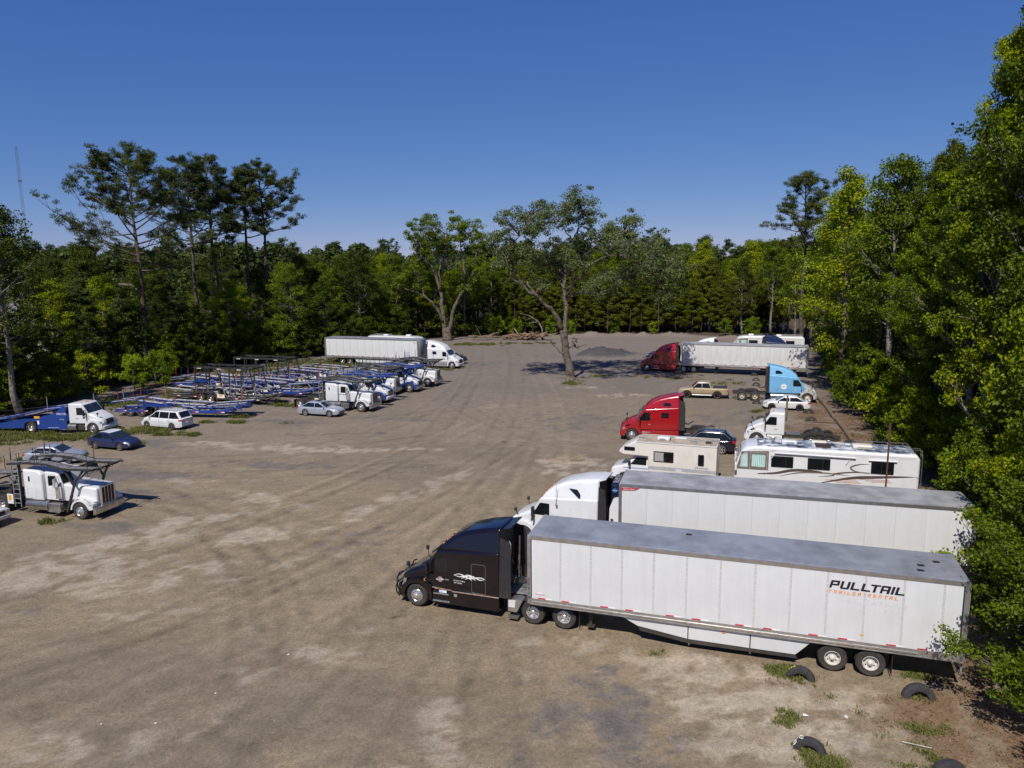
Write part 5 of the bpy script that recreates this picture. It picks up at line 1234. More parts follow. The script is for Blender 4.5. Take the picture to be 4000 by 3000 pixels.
# 5 further right-hand rows
sd = car('white sedan with black wheels beside the light blue tractor', m_white, wb=2.70, fo=.88, ro=1.02, h=1.43, rimm=m_darkgloss, kind='car10', spoiler=True, gh=(-.35, -1.2, -2.45, -3.35))
seat2(sd, (26.78, 75.02), 162.7, .89)
pk = car('tan crew-cab pickup with black wheels and a black bed cover', m_tan, wb=3.27, fo=.88, ro=1.18, h=1.82, W=.95, belt=1.18, hood=1.12, gh=(-.45, -1.15, -2.45, -2.72), rz=.39, kind='pick', rimm=m_darkgloss, arch=.47, bed=True, pill=(-1.62,), flares=True, cat='pickup', bottom=.45)
seat2(pk, (19.71, 82.17), 165.5, .95)
t = tractor('light blue sleeper tractor with a worn grey hood, facing the trees', None, m_skyb, windows=[([(-3.35, 3.08), (-3.35, 3.42), (-2.95, 3.42), (-2.62, 3.2), (-2.68, 3.08)], 'w')], hoodm=m_greyhood, fender=m_greyhood, bumper=m_dark, skirts=False, extend=.3, mirror=m_skyb, drives=(-5.38, -6.75), rimm=M('rim_cream', (.55, .5, .4), .6), wheelt=m_tyre, sleeper_door=False)
seat2(t, (31.8, 78.42), -16.1, -1.22)
for s in (1, -1):
    side_poly(t, 'round_decal', [(-2.45 + .30 * math.cos(a * PI / 10), 1.72 + .30 * math.sin(a * PI / 10)) for a in range(20)], wc0, m_inkw, sides=(s,), out=.006, rp=0); side_text(t, 'FREIGHT LLC', .07, -2.45, s * (wc0(-2.45, 1.7) + .016), 1.70, m_inkblue, cab=True)
    side_text(t, '122', .16, -1.3, s * (wc0(-1.3, 1.5) + .006), 1.35, m_inkw, cab=True); side_text(t, 'USA', .14, -3.2, s * (wc0(-3.2, 1.5) + .006), 1.32, m_inkr, cab=True)
es = MB(); es.tube([(-4.2, -.95, 1.0), (-4.2, -.95, 3.7)], .09, 10); part('exhaust_stack', es, m_rust, t)
t = tractor('dark red high-roof sleeper tractor in tree shade, pulling the plain white trailer', None, m_red2, style='volvo', windows=[([(-2.55, 3.05), (-3.25, 3.05), (-3.25, 3.32), (-2.72, 3.34)], 'w')], drives=(-5.05, -6.4), extend=.4, vent=True)
seat2(t, (19.01, 103.19), 161.5, 1.22)
for s in (1, -1): side_text(t, 'TRANSPORT INC', .13, -2.6, s * (wc0(-2.4, 1.7) + .004), 1.42, m_inkw, cab=True); side_text(t, 'USDOT 2415', .11, -2.6, s * (wc0(-2.4, 1.7) + .004), 1.26, m_inkw, cab=True); side_text(t, '0301', .16, -1.15, s * (wc0(-1.15, 1.7) + .004), 1.5, m_inkw, cab=True)
D = box_trailer('plain white van trailer with dirty seams, coupled to the dark red tractor', 'box trailers parked in the yard', wall=m_wall2, skirts=False, roofm=m_roofb, landing=-4.6)
seat2(D, (23.37, 101.19), 159.2, 1.295); side_text(D, "53'", .34, -.75, 1.318, 1.85, m_inkblue); side_text(D, 'TDV', .18, -1.5, 1.318, 1.9, m_seam)
t = tractor('white high-roof tractor showing above the plain white trailer', None, m_white, windows=[([(-2.9, 3.45), (-3.3, 3.40), (-3.4, 3.1), (-3.38, 2.95)], 'w')]); seat2(t, (26.2, 110.3), 162, 1.22)
sv = car('dark blue suv parked just beyond the dark red tractor', m_dblue, wb=2.9, h=1.75, W=.97, belt=1.12, hood=1.08, gh=(-.45, -1.2, -3.1, -3.75), rz=.38, arch=.44, pill=(-1.75, -2.85), kind='pick', cat='suv', tail=m_redl); seat2(sv, (22.0, 116.0), 162, .97)
t = tractor('dark blue high-roof tractor behind the plain white trailer, only its roof in view', None, m_dblue, windows=()); seat2(t, (42.6, 111.5), -18, -1.22)
ra = class_a('white motorhome with roof units, only its top showing behind the plain white trailer', 10.5, simple=True); seat2(ra, (36.6, 117.2), 162, 1.27)

# 6 left far: white tractor + trailer, motorhome and dark nose behind
t = tractor('white high-roof tractor with grey skirts pulling the far white trailer', None, m_white, windows=[([(-3.3, 3.08), (-3.3, 3.42), (-2.95, 3.45), (-2.6, 3.25), (-2.6, 3.08)], 'w'), (WIN_LOW, 'w')], skirtm=m_steel, mirror=m_white); seat2(t, (-8.79, 107.5), -19.5, -1.22)
C_ = box_trailer('long white van trailer with side skirts at the edge of the far left woods', 'box trailers parked in the yard'); seat2(C_, (-13.85, 109.28), -20.15, -1.295); side_text(C_, 'WABASH', .18, -.6, -1.318, 3.6, m_inkr)
rc = class_a('white motorhome with a round roof unit behind the far white trailer', 9.8, simple=True); seat2(rc, (-16.2, 121.0), -20, -1.27)
dk = car('black pickup whose nose shows beyond the far white tractor', m_navy, wb=3.3, h=1.85, W=.97, belt=1.18, hood=1.12, gh=(-.45, -1.15, -2.45, -2.72), rz=.39, kind='pick', arch=.47, bed=True, cat='pickup', flares=False, bottom=.45); seat2(dk, (-8.3, 112.3), -19.5, -.95)

# 7 car haulers
t = tractor('white long-nose car hauler tractor numbered 122, nearest on the left', 'car hauler tractors in rows', m_white, style='conv', xr=-4.25, drives=(-6.1, -7.45), xend=-8.2, grille='rust'); hauler_rack(t, m_frame, -4.3)
seat2(t, (-26.48, 43.48), -15.4, -1.2)
for s in (1, -1): side_text(t, '122', .17, .38, s * .765, 1.62, m_inkblue)
for s in (1, -1): side_text(t, 'USDOT 1296724', .08, -3.9, s * 1.15, 1.02, m_dark)
side_text(t, 'PETE', .1, 0, 0, 0, m_inkblue).rotation_euler = (R(90), 0, R(90)); t.children[-1].location = (1.185, 0, .58)
tl = hauler_trailer('black car hauler trailer cut off by the picture edge behind tractor 122', m_frame, m_deck, 'low', wheels_x=(-1.2, -8.3, -9.6), seed=4); seat2(tl, (-33.6, 45.55), -15.4, -1.2)
t = tractor('white long-nose car hauler tractor behind the silver sedan', 'car hauler tractors in rows', m_white, style='conv', xr=-4.25, drives=(-6.1, -7.45), xend=-8.2, grille='rust'); hauler_rack(t, m_frame, -4.3); seat2(t, (-15.8, 76.02), -18.5, -1.2)
for s in (1, -1): side_text(t, '118', .17, .38, s * .765, 1.62, m_inkblue); side_text(t, 'AUTO CARRIER', .15, -2.2, s * .99, 1.7, m_inkblue)
tl = hauler_trailer('car hauler trailer with black overhead frame, the nearer of the two', m_frame, m_deckl, 'frame', seed=2); seat2(tl, (-34.1, 82.34), -18.7, -1.2, -8.3)
t = tractor('short-nosed white car hauler tractor with blue fenders, partly hidden by the rack beside it', 'car hauler tractors in rows', m_white, style='volvo', roof='day', xr=-2.2, fender=m_blue, drives=(-5.2, -6.5), xend=-7.4, extend=0, skirtm=m_blue, grille='chrome'); hauler_rack(t, m_blue, -3.6, pinm=m_blue, conv=False); seat2(t, (-14.83, 80.82), -18, -1.2)
tl = hauler_trailer('blue car hauler trailer between the two black-framed ones', m_blue, m_deckl, 'low', seed=3); seat2(tl, (-22.6, 83.6), -18, -1.2)
t = tractor('white long-nose car hauler tractor with only its nose clear of the rack', 'car hauler tractors in rows', m_white, style='conv', xr=-2.8, drives=(-5.6, -6.95), xend=-7.8, grille='rust'); hauler_rack(t, m_frame, -3.6); seat2(t, (-14.85, 85.75), -18, -1.2)
tl = hauler_trailer('car hauler trailer with black overhead frame, the farther of the two', m_frame, m_deckl, 'frame', seed=5); seat2(tl, (-34.5, 91.1), -18.3, -1.2, -10.3)
t = tractor('white car hauler tractor with bright blue front fender and blue rack', 'car hauler tractors in rows', m_white, style='volvo', roof='day', xr=-2.5, fender=m_blue, drives=(-5.4, -6.7), xend=-7.6, extend=0, skirtm=m_frame, vent=True, grille='mesh', bumper=m_chromed); hauler_rack(t, m_blue, -3.8, pinm=m_blue, conv=False, ladder=False); seat2(t, (-12.35, 87.74), -18, -1.2)
for s in (1, -1): side_text(t, 'VASCOR', .2, -1.2, s * 1.2, 1.35, m_inkblue)
tl = hauler_trailer('blue car hauler trailer behind the blue-fendered tractor', m_blue, m_deckl, 'low', seed=6, lift=.15); seat2(tl, (-20.2, 90.6), -18, -1.2)
t = tractor('white long-nose car hauler tractor at the far end of the row', 'car hauler tractors in rows', m_white, style='conv', xr=-2.8, drives=(-5.6, -6.95), xend=-7.8, grille='rust'); hauler_rack(t, m_frame, -3.6, pinm=m_blue); seat2(t, (-10.63, 91.93), -18, -1.2)
tl = hauler_trailer('grey and black car hauler trailer farthest back in the row', m_frame, m_deckl, 'low', seed=7, lift=.1); seat2(tl, (-18.6, 95.0), -18, -1.2)
tl = hauler_trailer('blue car hauler trailer resting against the woods, farthest left', m_blue, m_deckl, 'low', seed=8, lift=-.3); seat2(tl, (-29.5, 87.6), -19, -1.2)
tl = hauler_trailer('long low blue car hauler trailer behind the white minivan', m_blue, m_deckl, 'low', seed=9, lift=-.45, wheels_x=(-10.9, -12.2)); seat2(tl, (-38.2, 74.79), -8, -1.2, -10.9)
# single-cab hauler with a blue body
t = tractor('white short-cab hauler truck with a tall blue side body, beside the dark blue sedan', None, m_white, style='mack', roof='day', xr=-2.3, drives=(-6.2, -6.21), xend=-9.5, extend=0, skirts=False, grille='mesh', tint=m_glass, name='hauler_truck'); seat2(t, (-38.78, 66.97), -6.5, -1.2)
for s in (1, -1):
    b = MB(); b.prism([(-2.55, .42), (-2.55, 2.55), (-2.85, 2.55), (-3.6, 1.95), (-5.2, 1.55), (-5.45, 1.4), (-5.55, .42)], s * 1.12, s * 1.22); b.prism([(-6.85, .42), (-6.9, 1.35), (-5.4, 1.38), (-5.55, 1.08), (-6.2, 1.22), (-6.82, .9)], s * 1.12, s * 1.22)
    b.prism([(-6.9, .5), (-6.9, 1.35), (-9.5, .9), (-12.5, .62), (-12.5, .35), (-9, .42)], s * 1.12, s * 1.22); part('side_body', b, m_blue, t)
    runway(t, [(-2.6, 2.5), (-5.0, 2.2), (-8.8, 1.35), (-12.5, .72)], s * .80, .6, m_deckl, m_blue)
    side_text(t, 'VASCOR', .26, -3.0, s * 1.225, 1.78, m_inkw); side_text(t, 'SC-122', .14, -3.0, s * 1.225, 1.30, m_inkw); side_text(t, 'CALL 1-800-555-0122', .12, -3.9, s * 1.225, .52, m_inkw)
    q = MB(); q.rbox(-5.75, -5.2, s * 1.22 - .03, s * 1.22 + .02, 1.40, 1.62, .01); part('sign', q, m_yell2, t); q = MB(); q.rbox(-5.5, -5.3, s * 1.22 - .01, s * 1.22 + .01, .85, 1.2, .01); part('sign_plate', q, m_reflw, t)
rr = MB()
for k in range(5): rr.bar((-3.2 - 1.6 * k, -1.1, 2.3 - .35 * k), (-3.2 - 1.6 * k, 1.1, 2.3 - .35 * k), .08)
part('cross_beams', rr, m_blue, t)

# 8 cars on the left
av = car('silver-blue sedan parked in front of the long-nose hauler tractor', m_silver, wb=2.82, fo=.95, ro=1.1, h=1.46, gh=(-.35, -1.25, -2.55, -3.45), kind='car10', sunroof=True, rimm=m_chrome); seat2(av, (-18.55, 73.55), -18, -.89)
mv = car('white minivan seen from behind, on the grass edge', m_white, wb=3.03, fo=.92, ro=1.05, h=1.76, W=.97, belt=1.06, hood=1.0, gh=(-.15, -1.15, -3.55, -4.02), pill=(-1.55, -2.7), rack=True, cat='minivan', kind='car6', rimm=m_chromed); seat2(mv, (-35.0, 69.35), 160, .97)
co = car('dark blue sedan with a white roof and alloy wheels', m_dblue, wb=2.62, h=1.45, roofm=m_white, kind='car6', rimm=m_chromed, gh=(-.35, -1.15, -2.35, -3.1)); seat2(co, (-33.02, 60.5), -17.5, -.89)
se = car('old silver sedan with a rear spoiler behind tractor 122', m_silver2, wb=2.53, h=1.40, spoiler=True, kind='car6', rimm=m_chromed, gh=(-.35, -1.15, -2.3, -3.05)); seat2(se, (-37.46, 56.29), 2, -.89, -2.53)
wp_ = car('white pickup whose nose pokes into the picture at the lower left', m_white2, wb=3.1, h=1.7, W=.92, belt=1.12, hood=1.05, gh=(-.45, -1.15, -2.1, -2.3), rz=.36, arch=.44, bed=True, cat='pickup', pill=(), bottom=.4); seat2(wp_, (-31.7, 41.5), -14, -.92)

# ================================================================== GROUND
rg_ = np.random.default_rng(11)
_P = rg_.random((256, 256))
def vnoise(x, y):
    xi = np.floor(x).astype(int); yi = np.floor(y).astype(int); fx = x - xi; fy = y - yi; fx = fx * fx * (3 - 2 * fx); fy = fy * fy * (3 - 2 * fy)
    a = _P[xi % 256, yi % 256]; b = _P[(xi + 1) % 256, yi % 256]; c = _P[xi % 256, (yi + 1) % 256]; d = _P[(xi + 1) % 256, (yi + 1) % 256]
    return (a * (1 - fx) + b * fx) * (1 - fy) + (c * (1 - fx) + d * fx) * fy
def fbm(x, y, s, o=5, g=.55):
    r = 0; a = 1; t = 0
    for k in range(o): r = r + a * vnoise(x * s + 17.3 * k, y * s + 9.1 * k); t += a; a *= g; s = s * 2.03
    return r / t
BL = {
 'sand': [(9.0, 22.3, 3.6, 3.0, 0, .95), (7.2, 25.9, 4.2, .9, -18, 1), (12.0, 23.6, 2.4, 1.2, -10, .8), (-16.7, 47, 3.5, 1.2, -25, .8), (-15, 40.3, 2.6, 1.3, 35, 1), (-18.2, 60.6, 7, 1.6, -8, .9), (-9.6, 60.2, 4, 1.0, 5, .8), (-25.5, 62.5, 5, 1.0, -12, .9), (4.7, 55.3, 3.5, 3, 70, .9), (-21.5, 40.5, 7.5, 1.7, 42, .9), (-24, 35, 6, 2.2, 35, .8),
          (-18.9, 34.5, 5, 1.5, 30, .8), (-16, 31.3, 4, .9, 15, .6), (-9.5, 45, 6, 1.3, 60, .6), (6.6, 22.7, 1.5, 3.4, 10, 1), (7.5, 25.3, 3.2, .9, -15, .9), (8.7, 22, 2.5, 2.2, 0, .8), (10.6, 23.2, 3, 1.8, -15, .7), (12.5, 21.5, 2.5, 1.5, 0, .7), (2.0, 28.0, 2.8, .8, -15, .7), (-2, 22, 1.3, 4, 0, .55), (-4.1, 20.3, 1.2, .6, 20, 1.0),
          (-8, 27, 5, 2, 20, .45), (-14, 22, 5, 2.0, 10, .5), (-12, 36, 5, 1, 40, .5), (3, 37, 3, 2, -15, .5), (-5, 51, 6, 1.2, 60, .5), (2, 78, 8, 2, 0, .4), (12, 84, 5, 1.4, 0, .6), (9.3, 90, 5, 1, 0, .6), (25.5, 61, 3, 3, -20, .7), (-22, 52, 5, .8, -5, .6), (-30, 33, 4, 1.5, 10, .6)],
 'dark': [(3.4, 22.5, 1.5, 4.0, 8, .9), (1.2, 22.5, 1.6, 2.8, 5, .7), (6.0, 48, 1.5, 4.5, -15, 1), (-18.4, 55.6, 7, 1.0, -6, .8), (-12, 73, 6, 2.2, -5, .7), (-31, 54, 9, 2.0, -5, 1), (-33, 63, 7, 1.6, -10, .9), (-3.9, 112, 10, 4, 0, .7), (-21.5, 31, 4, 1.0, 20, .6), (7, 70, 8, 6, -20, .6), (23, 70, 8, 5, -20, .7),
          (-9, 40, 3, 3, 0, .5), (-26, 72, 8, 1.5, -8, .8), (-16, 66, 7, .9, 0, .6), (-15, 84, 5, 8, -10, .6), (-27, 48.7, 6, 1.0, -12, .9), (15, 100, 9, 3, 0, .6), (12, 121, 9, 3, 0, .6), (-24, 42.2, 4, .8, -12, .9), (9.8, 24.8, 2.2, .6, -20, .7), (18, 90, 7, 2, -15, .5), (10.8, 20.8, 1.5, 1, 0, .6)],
 'orange': [(4.9, 57.0, 2.4, 1.6, -10, .8), (4.6, 22.2, .28, .8, 10, .8), (2.9, 21.9, .25, .35, 10, .5), (1.8, 45.5, 2.5, 1.2, -20, .3), (-10.5, 59, 2, .5, 5, .6), (7.9, 21.4, 1.2, .8, 0, .5), (16.5, 88.4, 4.5, 1.2, -10, .6), (19, 71, 6, .8, -12, .5), (-6, 90, 3, 1.3, 0, .3)],
 'grass': [(-44.2, 66.2, 9, 1.4, -2, 1), (-39, 64.8, 3, .8, 0, .6), (-34.6, 68.0, 3.2, 1.7, -18, 1), (-31.5, 66.6, 3.4, .9, -10, 1), (-23.5, 79.4, 5.5, 1.2, -18, 1), (-29, 83, 3, 1.2, -15, .8), (-28.5, 74.2, 3.2, .5, -10, .9), (-27, 71.3, 5.5, .45, -8, .8), (-25.9, 113, 14, 5.5, -18, 1), (-38, 105, 9, 8, 0, .8), (-32, 98, 10, 4, -18, .6), (-36, 90, 8, 14, 0, .7), (-43, 82, 9, 3, -15, .8),
           (-6.5, 140, 7, 2.2, 0, .8), (2.3, 141, 7, 1.4, 0, .55), (8, 140.5, 3, 1.2, 0, .6), (7.9, 92.8, 2.0, 1.0, 0, .7), (11, 98.3, 2, 1.2, 0, .6), (17.8, 78.3, 1.3, .8, 0, .6), (-38.4, 57.5, 4, .8, -5, .9), (-46, 58, 6, 1, -5, .8), (-28, 43.1, .7, .35, 0, .9), (9.9, 25.6, .8, .5, 20, 1), (9.5, 22.8, 1.0, .5, 0, .8), (9.6, 20.6, .9, .6, 0, 1), (13.8, 22.2, 1.0, .5, -10, .7), (12.6, 20.4, 1.2, .8, 0, .9),
           (11.8, 23.0, .5, .4, 0, .6), (5.7, 27.1, .4, .15, 0, .9), (20.8, 95.6, 1.2, .5, 0, .9), (18.9, 96, 6, 1.5, -15, .35), (26, 92, 5, 4, 0, .4), (-33.7, 63, 2.0, .5, 0, .8), (-10, 121, 4, 3, 0, .5), (-9, 107, 3, 2.5, 0, .45), (24, 69.5, 1.2, .5, 0, .7), (25.7, 73.6, 1.4, .7, 0, .7), (15, 25.3, .9, .4, 0, .7), (10.9, 24.2, .5, .3, 0, .8), (13.3, 19.6, .8, .4, 0, .9), (12.1, 21.7, .5, .3, 0, .8), (33, 60, 5, 6, 0, .5), (-24.8, 59.6, 2.5, .25, -10, .4), (-50, 66, 8, 4, 0, 1)],
 'litter': [(31, 71, 3.6, 6, 15, 1), (29.2, 62.5, 2.6, 5, 15, 1), (26.5, 66, 3, 4, 0, .6), (33.5, 78, 2, 4, 15, .8), (21, 97.6, 7, 1.5, -20, .7), (14.6, 23.3, 1.6, 1.6, 0, 1), (14.6, 21, 1.7, 1.4, 0, .9), (16.5, 24.9, 2, 2.6, 0, 1), (17, 21, 2, 4, 0, 1), (12.3, 22.4, 1.0, .6, 0, .6), (20, 28, 3, 6, 20, 1), (24, 38, 3.5, 9, 20, 1), (9.6, 25.0, 1.0, .4, 0, .7), (10.2, 20.3, 1.2, .7, 0, .6), (-44, 92, 5, 14, 5, .7), (-46, 108, 4, 8, 5, .6)],
 'stain': [(-5.35, 30.35, .20, .32, -40, 1), (-5.0, 31.0, .20, .12, 20, 1), (-14.3, 58.0, 1.3, .35, 25, .6), (-11, 44, 3.2, .18, 70, .5), (-9.8, 44, 3.2, .15, 62, .4)],
}
TRK = [((-34, 26), (-18, 34), (-8, 60), 0.34), ((-32, 30), (-16, 38), (-4, 70), -0.27), ((-26, 18), (-12, 30), (0, 62), 0.31), ((-20, 17), (-8, 28), (2, 58), -0.24), ((-12, 16), (-4, 30), (1, 66), 0.27), ((-5, 16), (-1, 30), (3, 60), 0.24), ((-28, 46), (-16, 44), (-10, 30), 0.34), ((-24, 48), (-13, 46), (-6, 33), 0.27), ((-10, 26), (-13, 40), (-26, 50), 0.31),
       ((-1, 17), (0, 24), (-3, 40), 0.26), ((3, 17), (2.5, 26), (-3, 46), 0.20), ((-8, 60), (-4, 90), (-6, 130), 0.24), ((-2, 60), (2, 90), (0, 135), 0.20), ((3, 55), (6, 80), (2, 120), -0.20), ((-16, 62), (-8, 70), (-6, 100), 0.20), ((-22, 72), (-12, 70), (-4, 80), 0.20), ((7, 68), (12, 66), (20, 66), 0.20), ((-30, 57), (-20, 57), (-8, 64), 0.34), ((-30, 53), (-18, 52), (-6, 56), 0.27), ((6, 60), (0, 64), (-6, 80), 0.24), ((-30, 22), (-14, 26), (-6, 44), 0.27), ((-17, 40), (-8, 42), (-2, 56), -0.24)]
def blob(kind, x, y):
    wx = x + (fbm(x + 31, y, .35, 4) - .5) * 2.6; wy = y + (fbm(x, y + 57, .35, 4) - .5) * 2.6; m = np.zeros_like(x)
    for (cx, cy, rx, ry, a, s) in BL[kind]:
        if min(rx, ry) < .7: ux, uy = x + (wx - x) * .25, y + (wy - y) * .25
        else: ux, uy = wx, wy
        c, q = math.cos(R(a)), math.sin(R(a)); dx = ux - cx; dy = uy - cy; u = (dx * c + dy * q) / rx; v = (-dx * q + dy * c) / ry
        m = np.maximum(m, s * np.clip(1.45 - np.sqrt(u * u + v * v), 0, 1))
    return m
xs = np.arange(-74, 62, .30); ys = [14.0]
while ys[-1] < 170: ys.append(ys[-1] + max(.16, ys[-1] * .0065))
ys = np.array(ys); X, Y = np.meshgrid(xs, ys)
n1 = fbm(X, Y, .09, 5); n2 = fbm(X * .5 + Y * .86, (X * .86 - Y * .5) * .28, .55, 5); n3 = fbm(X, Y, 1.3, 4, .65); n4 = fbm(X * .25, Y, .8, 4); n5 = fbm((X * .80 + Y * .60) * .22, X * -.60 + Y * .80, 1.0, 5, .6); n6 = fbm(X * .35, Y * 1.0, 2.2, 4, .6)
def lerp(c, d, m): m = np.clip(m, 0, 1)[..., None]; return c * (1 - m) + np.array(d) * m
base = np.ones(X.shape + (3,)) * np.array([.225, .190, .150])
base = lerp(base, (.172, .152, .132), (n1 - .48) * 3.6 * .8)
base = lerp(base, (.26, .215, .165), (n2 - .56) * 3.2 * .8)
base = lerp(base, (.185, .150, .115), (n4 - .56) * 3.0 * .6)
base = base * (1 + .45 * (n5 - .5) * np.clip((50 - Y) / 20, .4, 1) + .32 * (n6 - .5) + .35 * (n3 - .5))[..., None]
far = np.clip((Y - 60) / 60, 0, 1); base = lerp(base, (.185, .162, .142), far * .75)
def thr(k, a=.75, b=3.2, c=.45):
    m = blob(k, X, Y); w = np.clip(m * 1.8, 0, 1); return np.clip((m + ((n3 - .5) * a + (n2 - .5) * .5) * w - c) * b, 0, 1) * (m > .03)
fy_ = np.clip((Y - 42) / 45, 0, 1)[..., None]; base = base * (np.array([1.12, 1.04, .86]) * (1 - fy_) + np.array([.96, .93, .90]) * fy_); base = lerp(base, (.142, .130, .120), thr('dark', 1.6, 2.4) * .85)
tk = np.zeros_like(X)
for (p0, p1_, p2_, amp) in TRK:
    tt = np.linspace(0, 1, 70)[:, None]; C_ = (1 - tt) ** 2 * np.array(p0) + 2 * tt * (1 - tt) * np.array(p1_) + tt ** 2 * np.array(p2_); D_ = np.gradient(C_, axis=0); D_ /= np.linalg.norm(D_, axis=1)[:, None]
    x0, x1, y0, y1 = C_[:, 0].min() - 3, C_[:, 0].max() + 3, C_[:, 1].min() - 3, C_[:, 1].max() + 3; my = np.where((ys > y0) & (ys < y1))[0]; mx_ = np.where((xs > x0) & (xs < x1))[0]
    if len(my) < 2 or len(mx_) < 2: continue
    sx, sy = np.meshgrid(xs[mx_], ys[my]); best = np.full(sx.shape, 1e9); lat = np.zeros(sx.shape)
    for q in range(70):
        dx = sx - C_[q, 0]; dy = sy - C_[q, 1]; d2 = dx * dx + dy * dy; m_ = d2 < best; best = np.where(m_, d2, best); lat = np.where(m_, dx * -D_[q, 1] + dy * D_[q, 0], lat)
    along = np.sqrt(np.maximum(0, best - lat ** 2)) < .6; v_ = (np.exp(-((np.abs(lat) - .95) / .26) ** 2) - .5 * np.exp(-((np.abs(lat) - 1.45) / .2) ** 2)) * along; tk[np.ix_(my, mx_)] += .75 * amp * v_
base = base * (1 - tk * np.clip(n3 * 2.2 - .35, 0, 1.2))[..., None]
msand = thr('sand', 3.0, 2.8, .50) * (.72 + .28 * np.clip((n6 - .42) * 6, 0, 1)); base = lerp(base, (.44, .375, .285), msand * .78)
base = lerp(base, (.30, .185, .085), thr('orange', 1.3, 2) * .6)
mlit = thr('litter', 2.2, 2.4); base = lerp(base, (.175, .105, .058), mlit * .8)
mgr = thr('grass', 3.4, 2.0, .55); base = lerp(base, (.105, .105, .040), mgr * np.where(Y > 45, .92, .72))
base = lerp(base, (.035, .030, .026), thr('stain', .8, 3) * .75)
EDGE = [(-60, 14), (-57, 40), (-54, 60), (-52.5, 74), (-50.5, 95), (-45.5, 108), (-38, 119), (-30, 128), (-24, 141), (-19, 152), (-5, 158), (15, 159), (35, 156), (52, 143), (50, 120), (39, 92), (35.3, 80), (31.8, 66), (29.8, 57), (27, 44), (22.5, 33), (20, 26), (18.2, 19), (17.5, 12)]
ex = np.array([p[0] for p in EDGE]); ey = np.array([p[1] for p in EDGE])
def outside(x, y, margin=0.0):
    """how far beyond the edge of the lot, in metres (negative inside)"""
    best = 1e9; inside = False; n = len(EDGE)
    for i in range(n):
        x1, y1 = EDGE[i]; x2, y2 = EDGE[(i + 1) % n]
        if (y1 > y) != (y2 > y) and x < (x2 - x1) * (y - y1) / (y2 - y1) + x1: inside = not inside
        t = max(0, min(1, ((x - x1) * (x2 - x1) + (y - y1) * (y2 - y1)) / ((x2 - x1) ** 2 + (y2 - y1) ** 2))); best = min(best, math.hypot(x - x1 - t * (x2 - x1), y - y1 - t * (y2 - y1)))
    return (-best if inside else best)
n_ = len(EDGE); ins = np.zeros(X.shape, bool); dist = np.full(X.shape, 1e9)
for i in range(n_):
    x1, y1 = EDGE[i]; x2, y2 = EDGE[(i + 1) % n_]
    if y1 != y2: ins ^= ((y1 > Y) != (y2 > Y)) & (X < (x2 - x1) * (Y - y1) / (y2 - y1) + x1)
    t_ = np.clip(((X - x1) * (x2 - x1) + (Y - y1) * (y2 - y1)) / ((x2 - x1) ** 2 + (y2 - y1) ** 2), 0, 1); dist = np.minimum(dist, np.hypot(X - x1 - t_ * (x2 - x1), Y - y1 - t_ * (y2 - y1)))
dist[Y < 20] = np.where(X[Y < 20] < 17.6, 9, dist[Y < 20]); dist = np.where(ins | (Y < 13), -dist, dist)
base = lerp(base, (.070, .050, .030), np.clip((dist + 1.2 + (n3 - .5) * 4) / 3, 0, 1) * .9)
Z = (n1 - .5) * .10 + (n3 - .5) * .030 + (n2 - .5) * .04; Z -= .02
def bump(cx, cy, rx, ry, h, p=1.5, rough=.3): d = np.sqrt(((X - cx) / rx) ** 2 + ((Y - cy) / ry) ** 2); return h * np.clip(1 - d, 0, 1) ** p * (1 - rough + 2 * rough * n3)
pile = bump(15.2, 121.5, 5.2, 4.4, 1.55, 1.15, .45) + bump(12.6, 120.3, 3.2, 2.8, .7, 1.2, .2) + bump(18.6, 123.5, 4.0, 3.2, .55, 1.3, .3)
base = lerp(base, (.068, .067, .069), np.clip(pile * 2.5 + (n3 - .5), 0, 1)); Z = Z + pile
for k in range(17):
    bx = 8 + k * 2.4 + rg_.uniform(-.8, .8); by = 154.3 - .28 * max(0, bx - 20) * 0 - (0 if bx < 32 else (bx - 32) * .62) + rg_.uniform(-.8, .8); Z = Z + bump(bx, by, rg_.uniform(1.8, 3.6), rg_.uniform(1.4, 2.2), rg_.uniform(.3, 1.0), 1.1, .5)
berm = np.clip((Y - 126) / 8, 0, 1) * np.clip((X - 6) / 4, 0, 1) * (dist < 0); base = lerp(base, (.20, .160, .135), berm * .6)
Z = Z + bump(7.5, 94.6, 3.0, 2.2, .35, 1.0, .3)
V = np.stack([X, Y, Z], -1).reshape(-1, 3); ny, nx = X.shape
idx = np.arange(ny * nx).reshape(ny, nx); F = np.stack([idx[:-1, :-1], idx[:-1, 1:], idx[1:, 1:], idx[1:, :-1]], -1).reshape(-1, 4)
gm_ = bpy.data.materials.new('gravel_and_dirt'); gm_.use_nodes = True; T_ = gm_.node_tree; B_ = T_.nodes['Principled BSDF']
at_ = nd(T_, 'ShaderNodeAttribute'); at_.attribute_name = 'gcol'
def grain(t, src):
    s1 = noise(t, 7.0, 8, .78); s2 = noise(t, 30.0, 4, .8); s3 = noise(t, 1.9, 6, .65, dist=.6)
    g1 = ramp(t, s1, [(.32, .66), (.50, 1.0), (.68, 1.28)]); g2 = ramp(t, s2, [(.34, .58), (.50, 1.0), (.62, 1.28), (.76, 1.9)]); g3 = ramp(t, s3, [(.34, .88), (.66, 1.12)])
    c = mixc(t, 1.0, src, g1, 'MULTIPLY'); c = mixc(t, 1.0, c, g2, 'MULTIPLY'); c = mixc(t, 1.0, c, g3, 'MULTIPLY'); return c, s1, s2
c_, s1, s2 = grain(T_, at_.outputs['Color']); T_.links.new(c_, B_.inputs['Base Color']); B_.inputs['Roughness'].default_value = .92; B_.inputs['Specular IOR Level'].default_value = .25
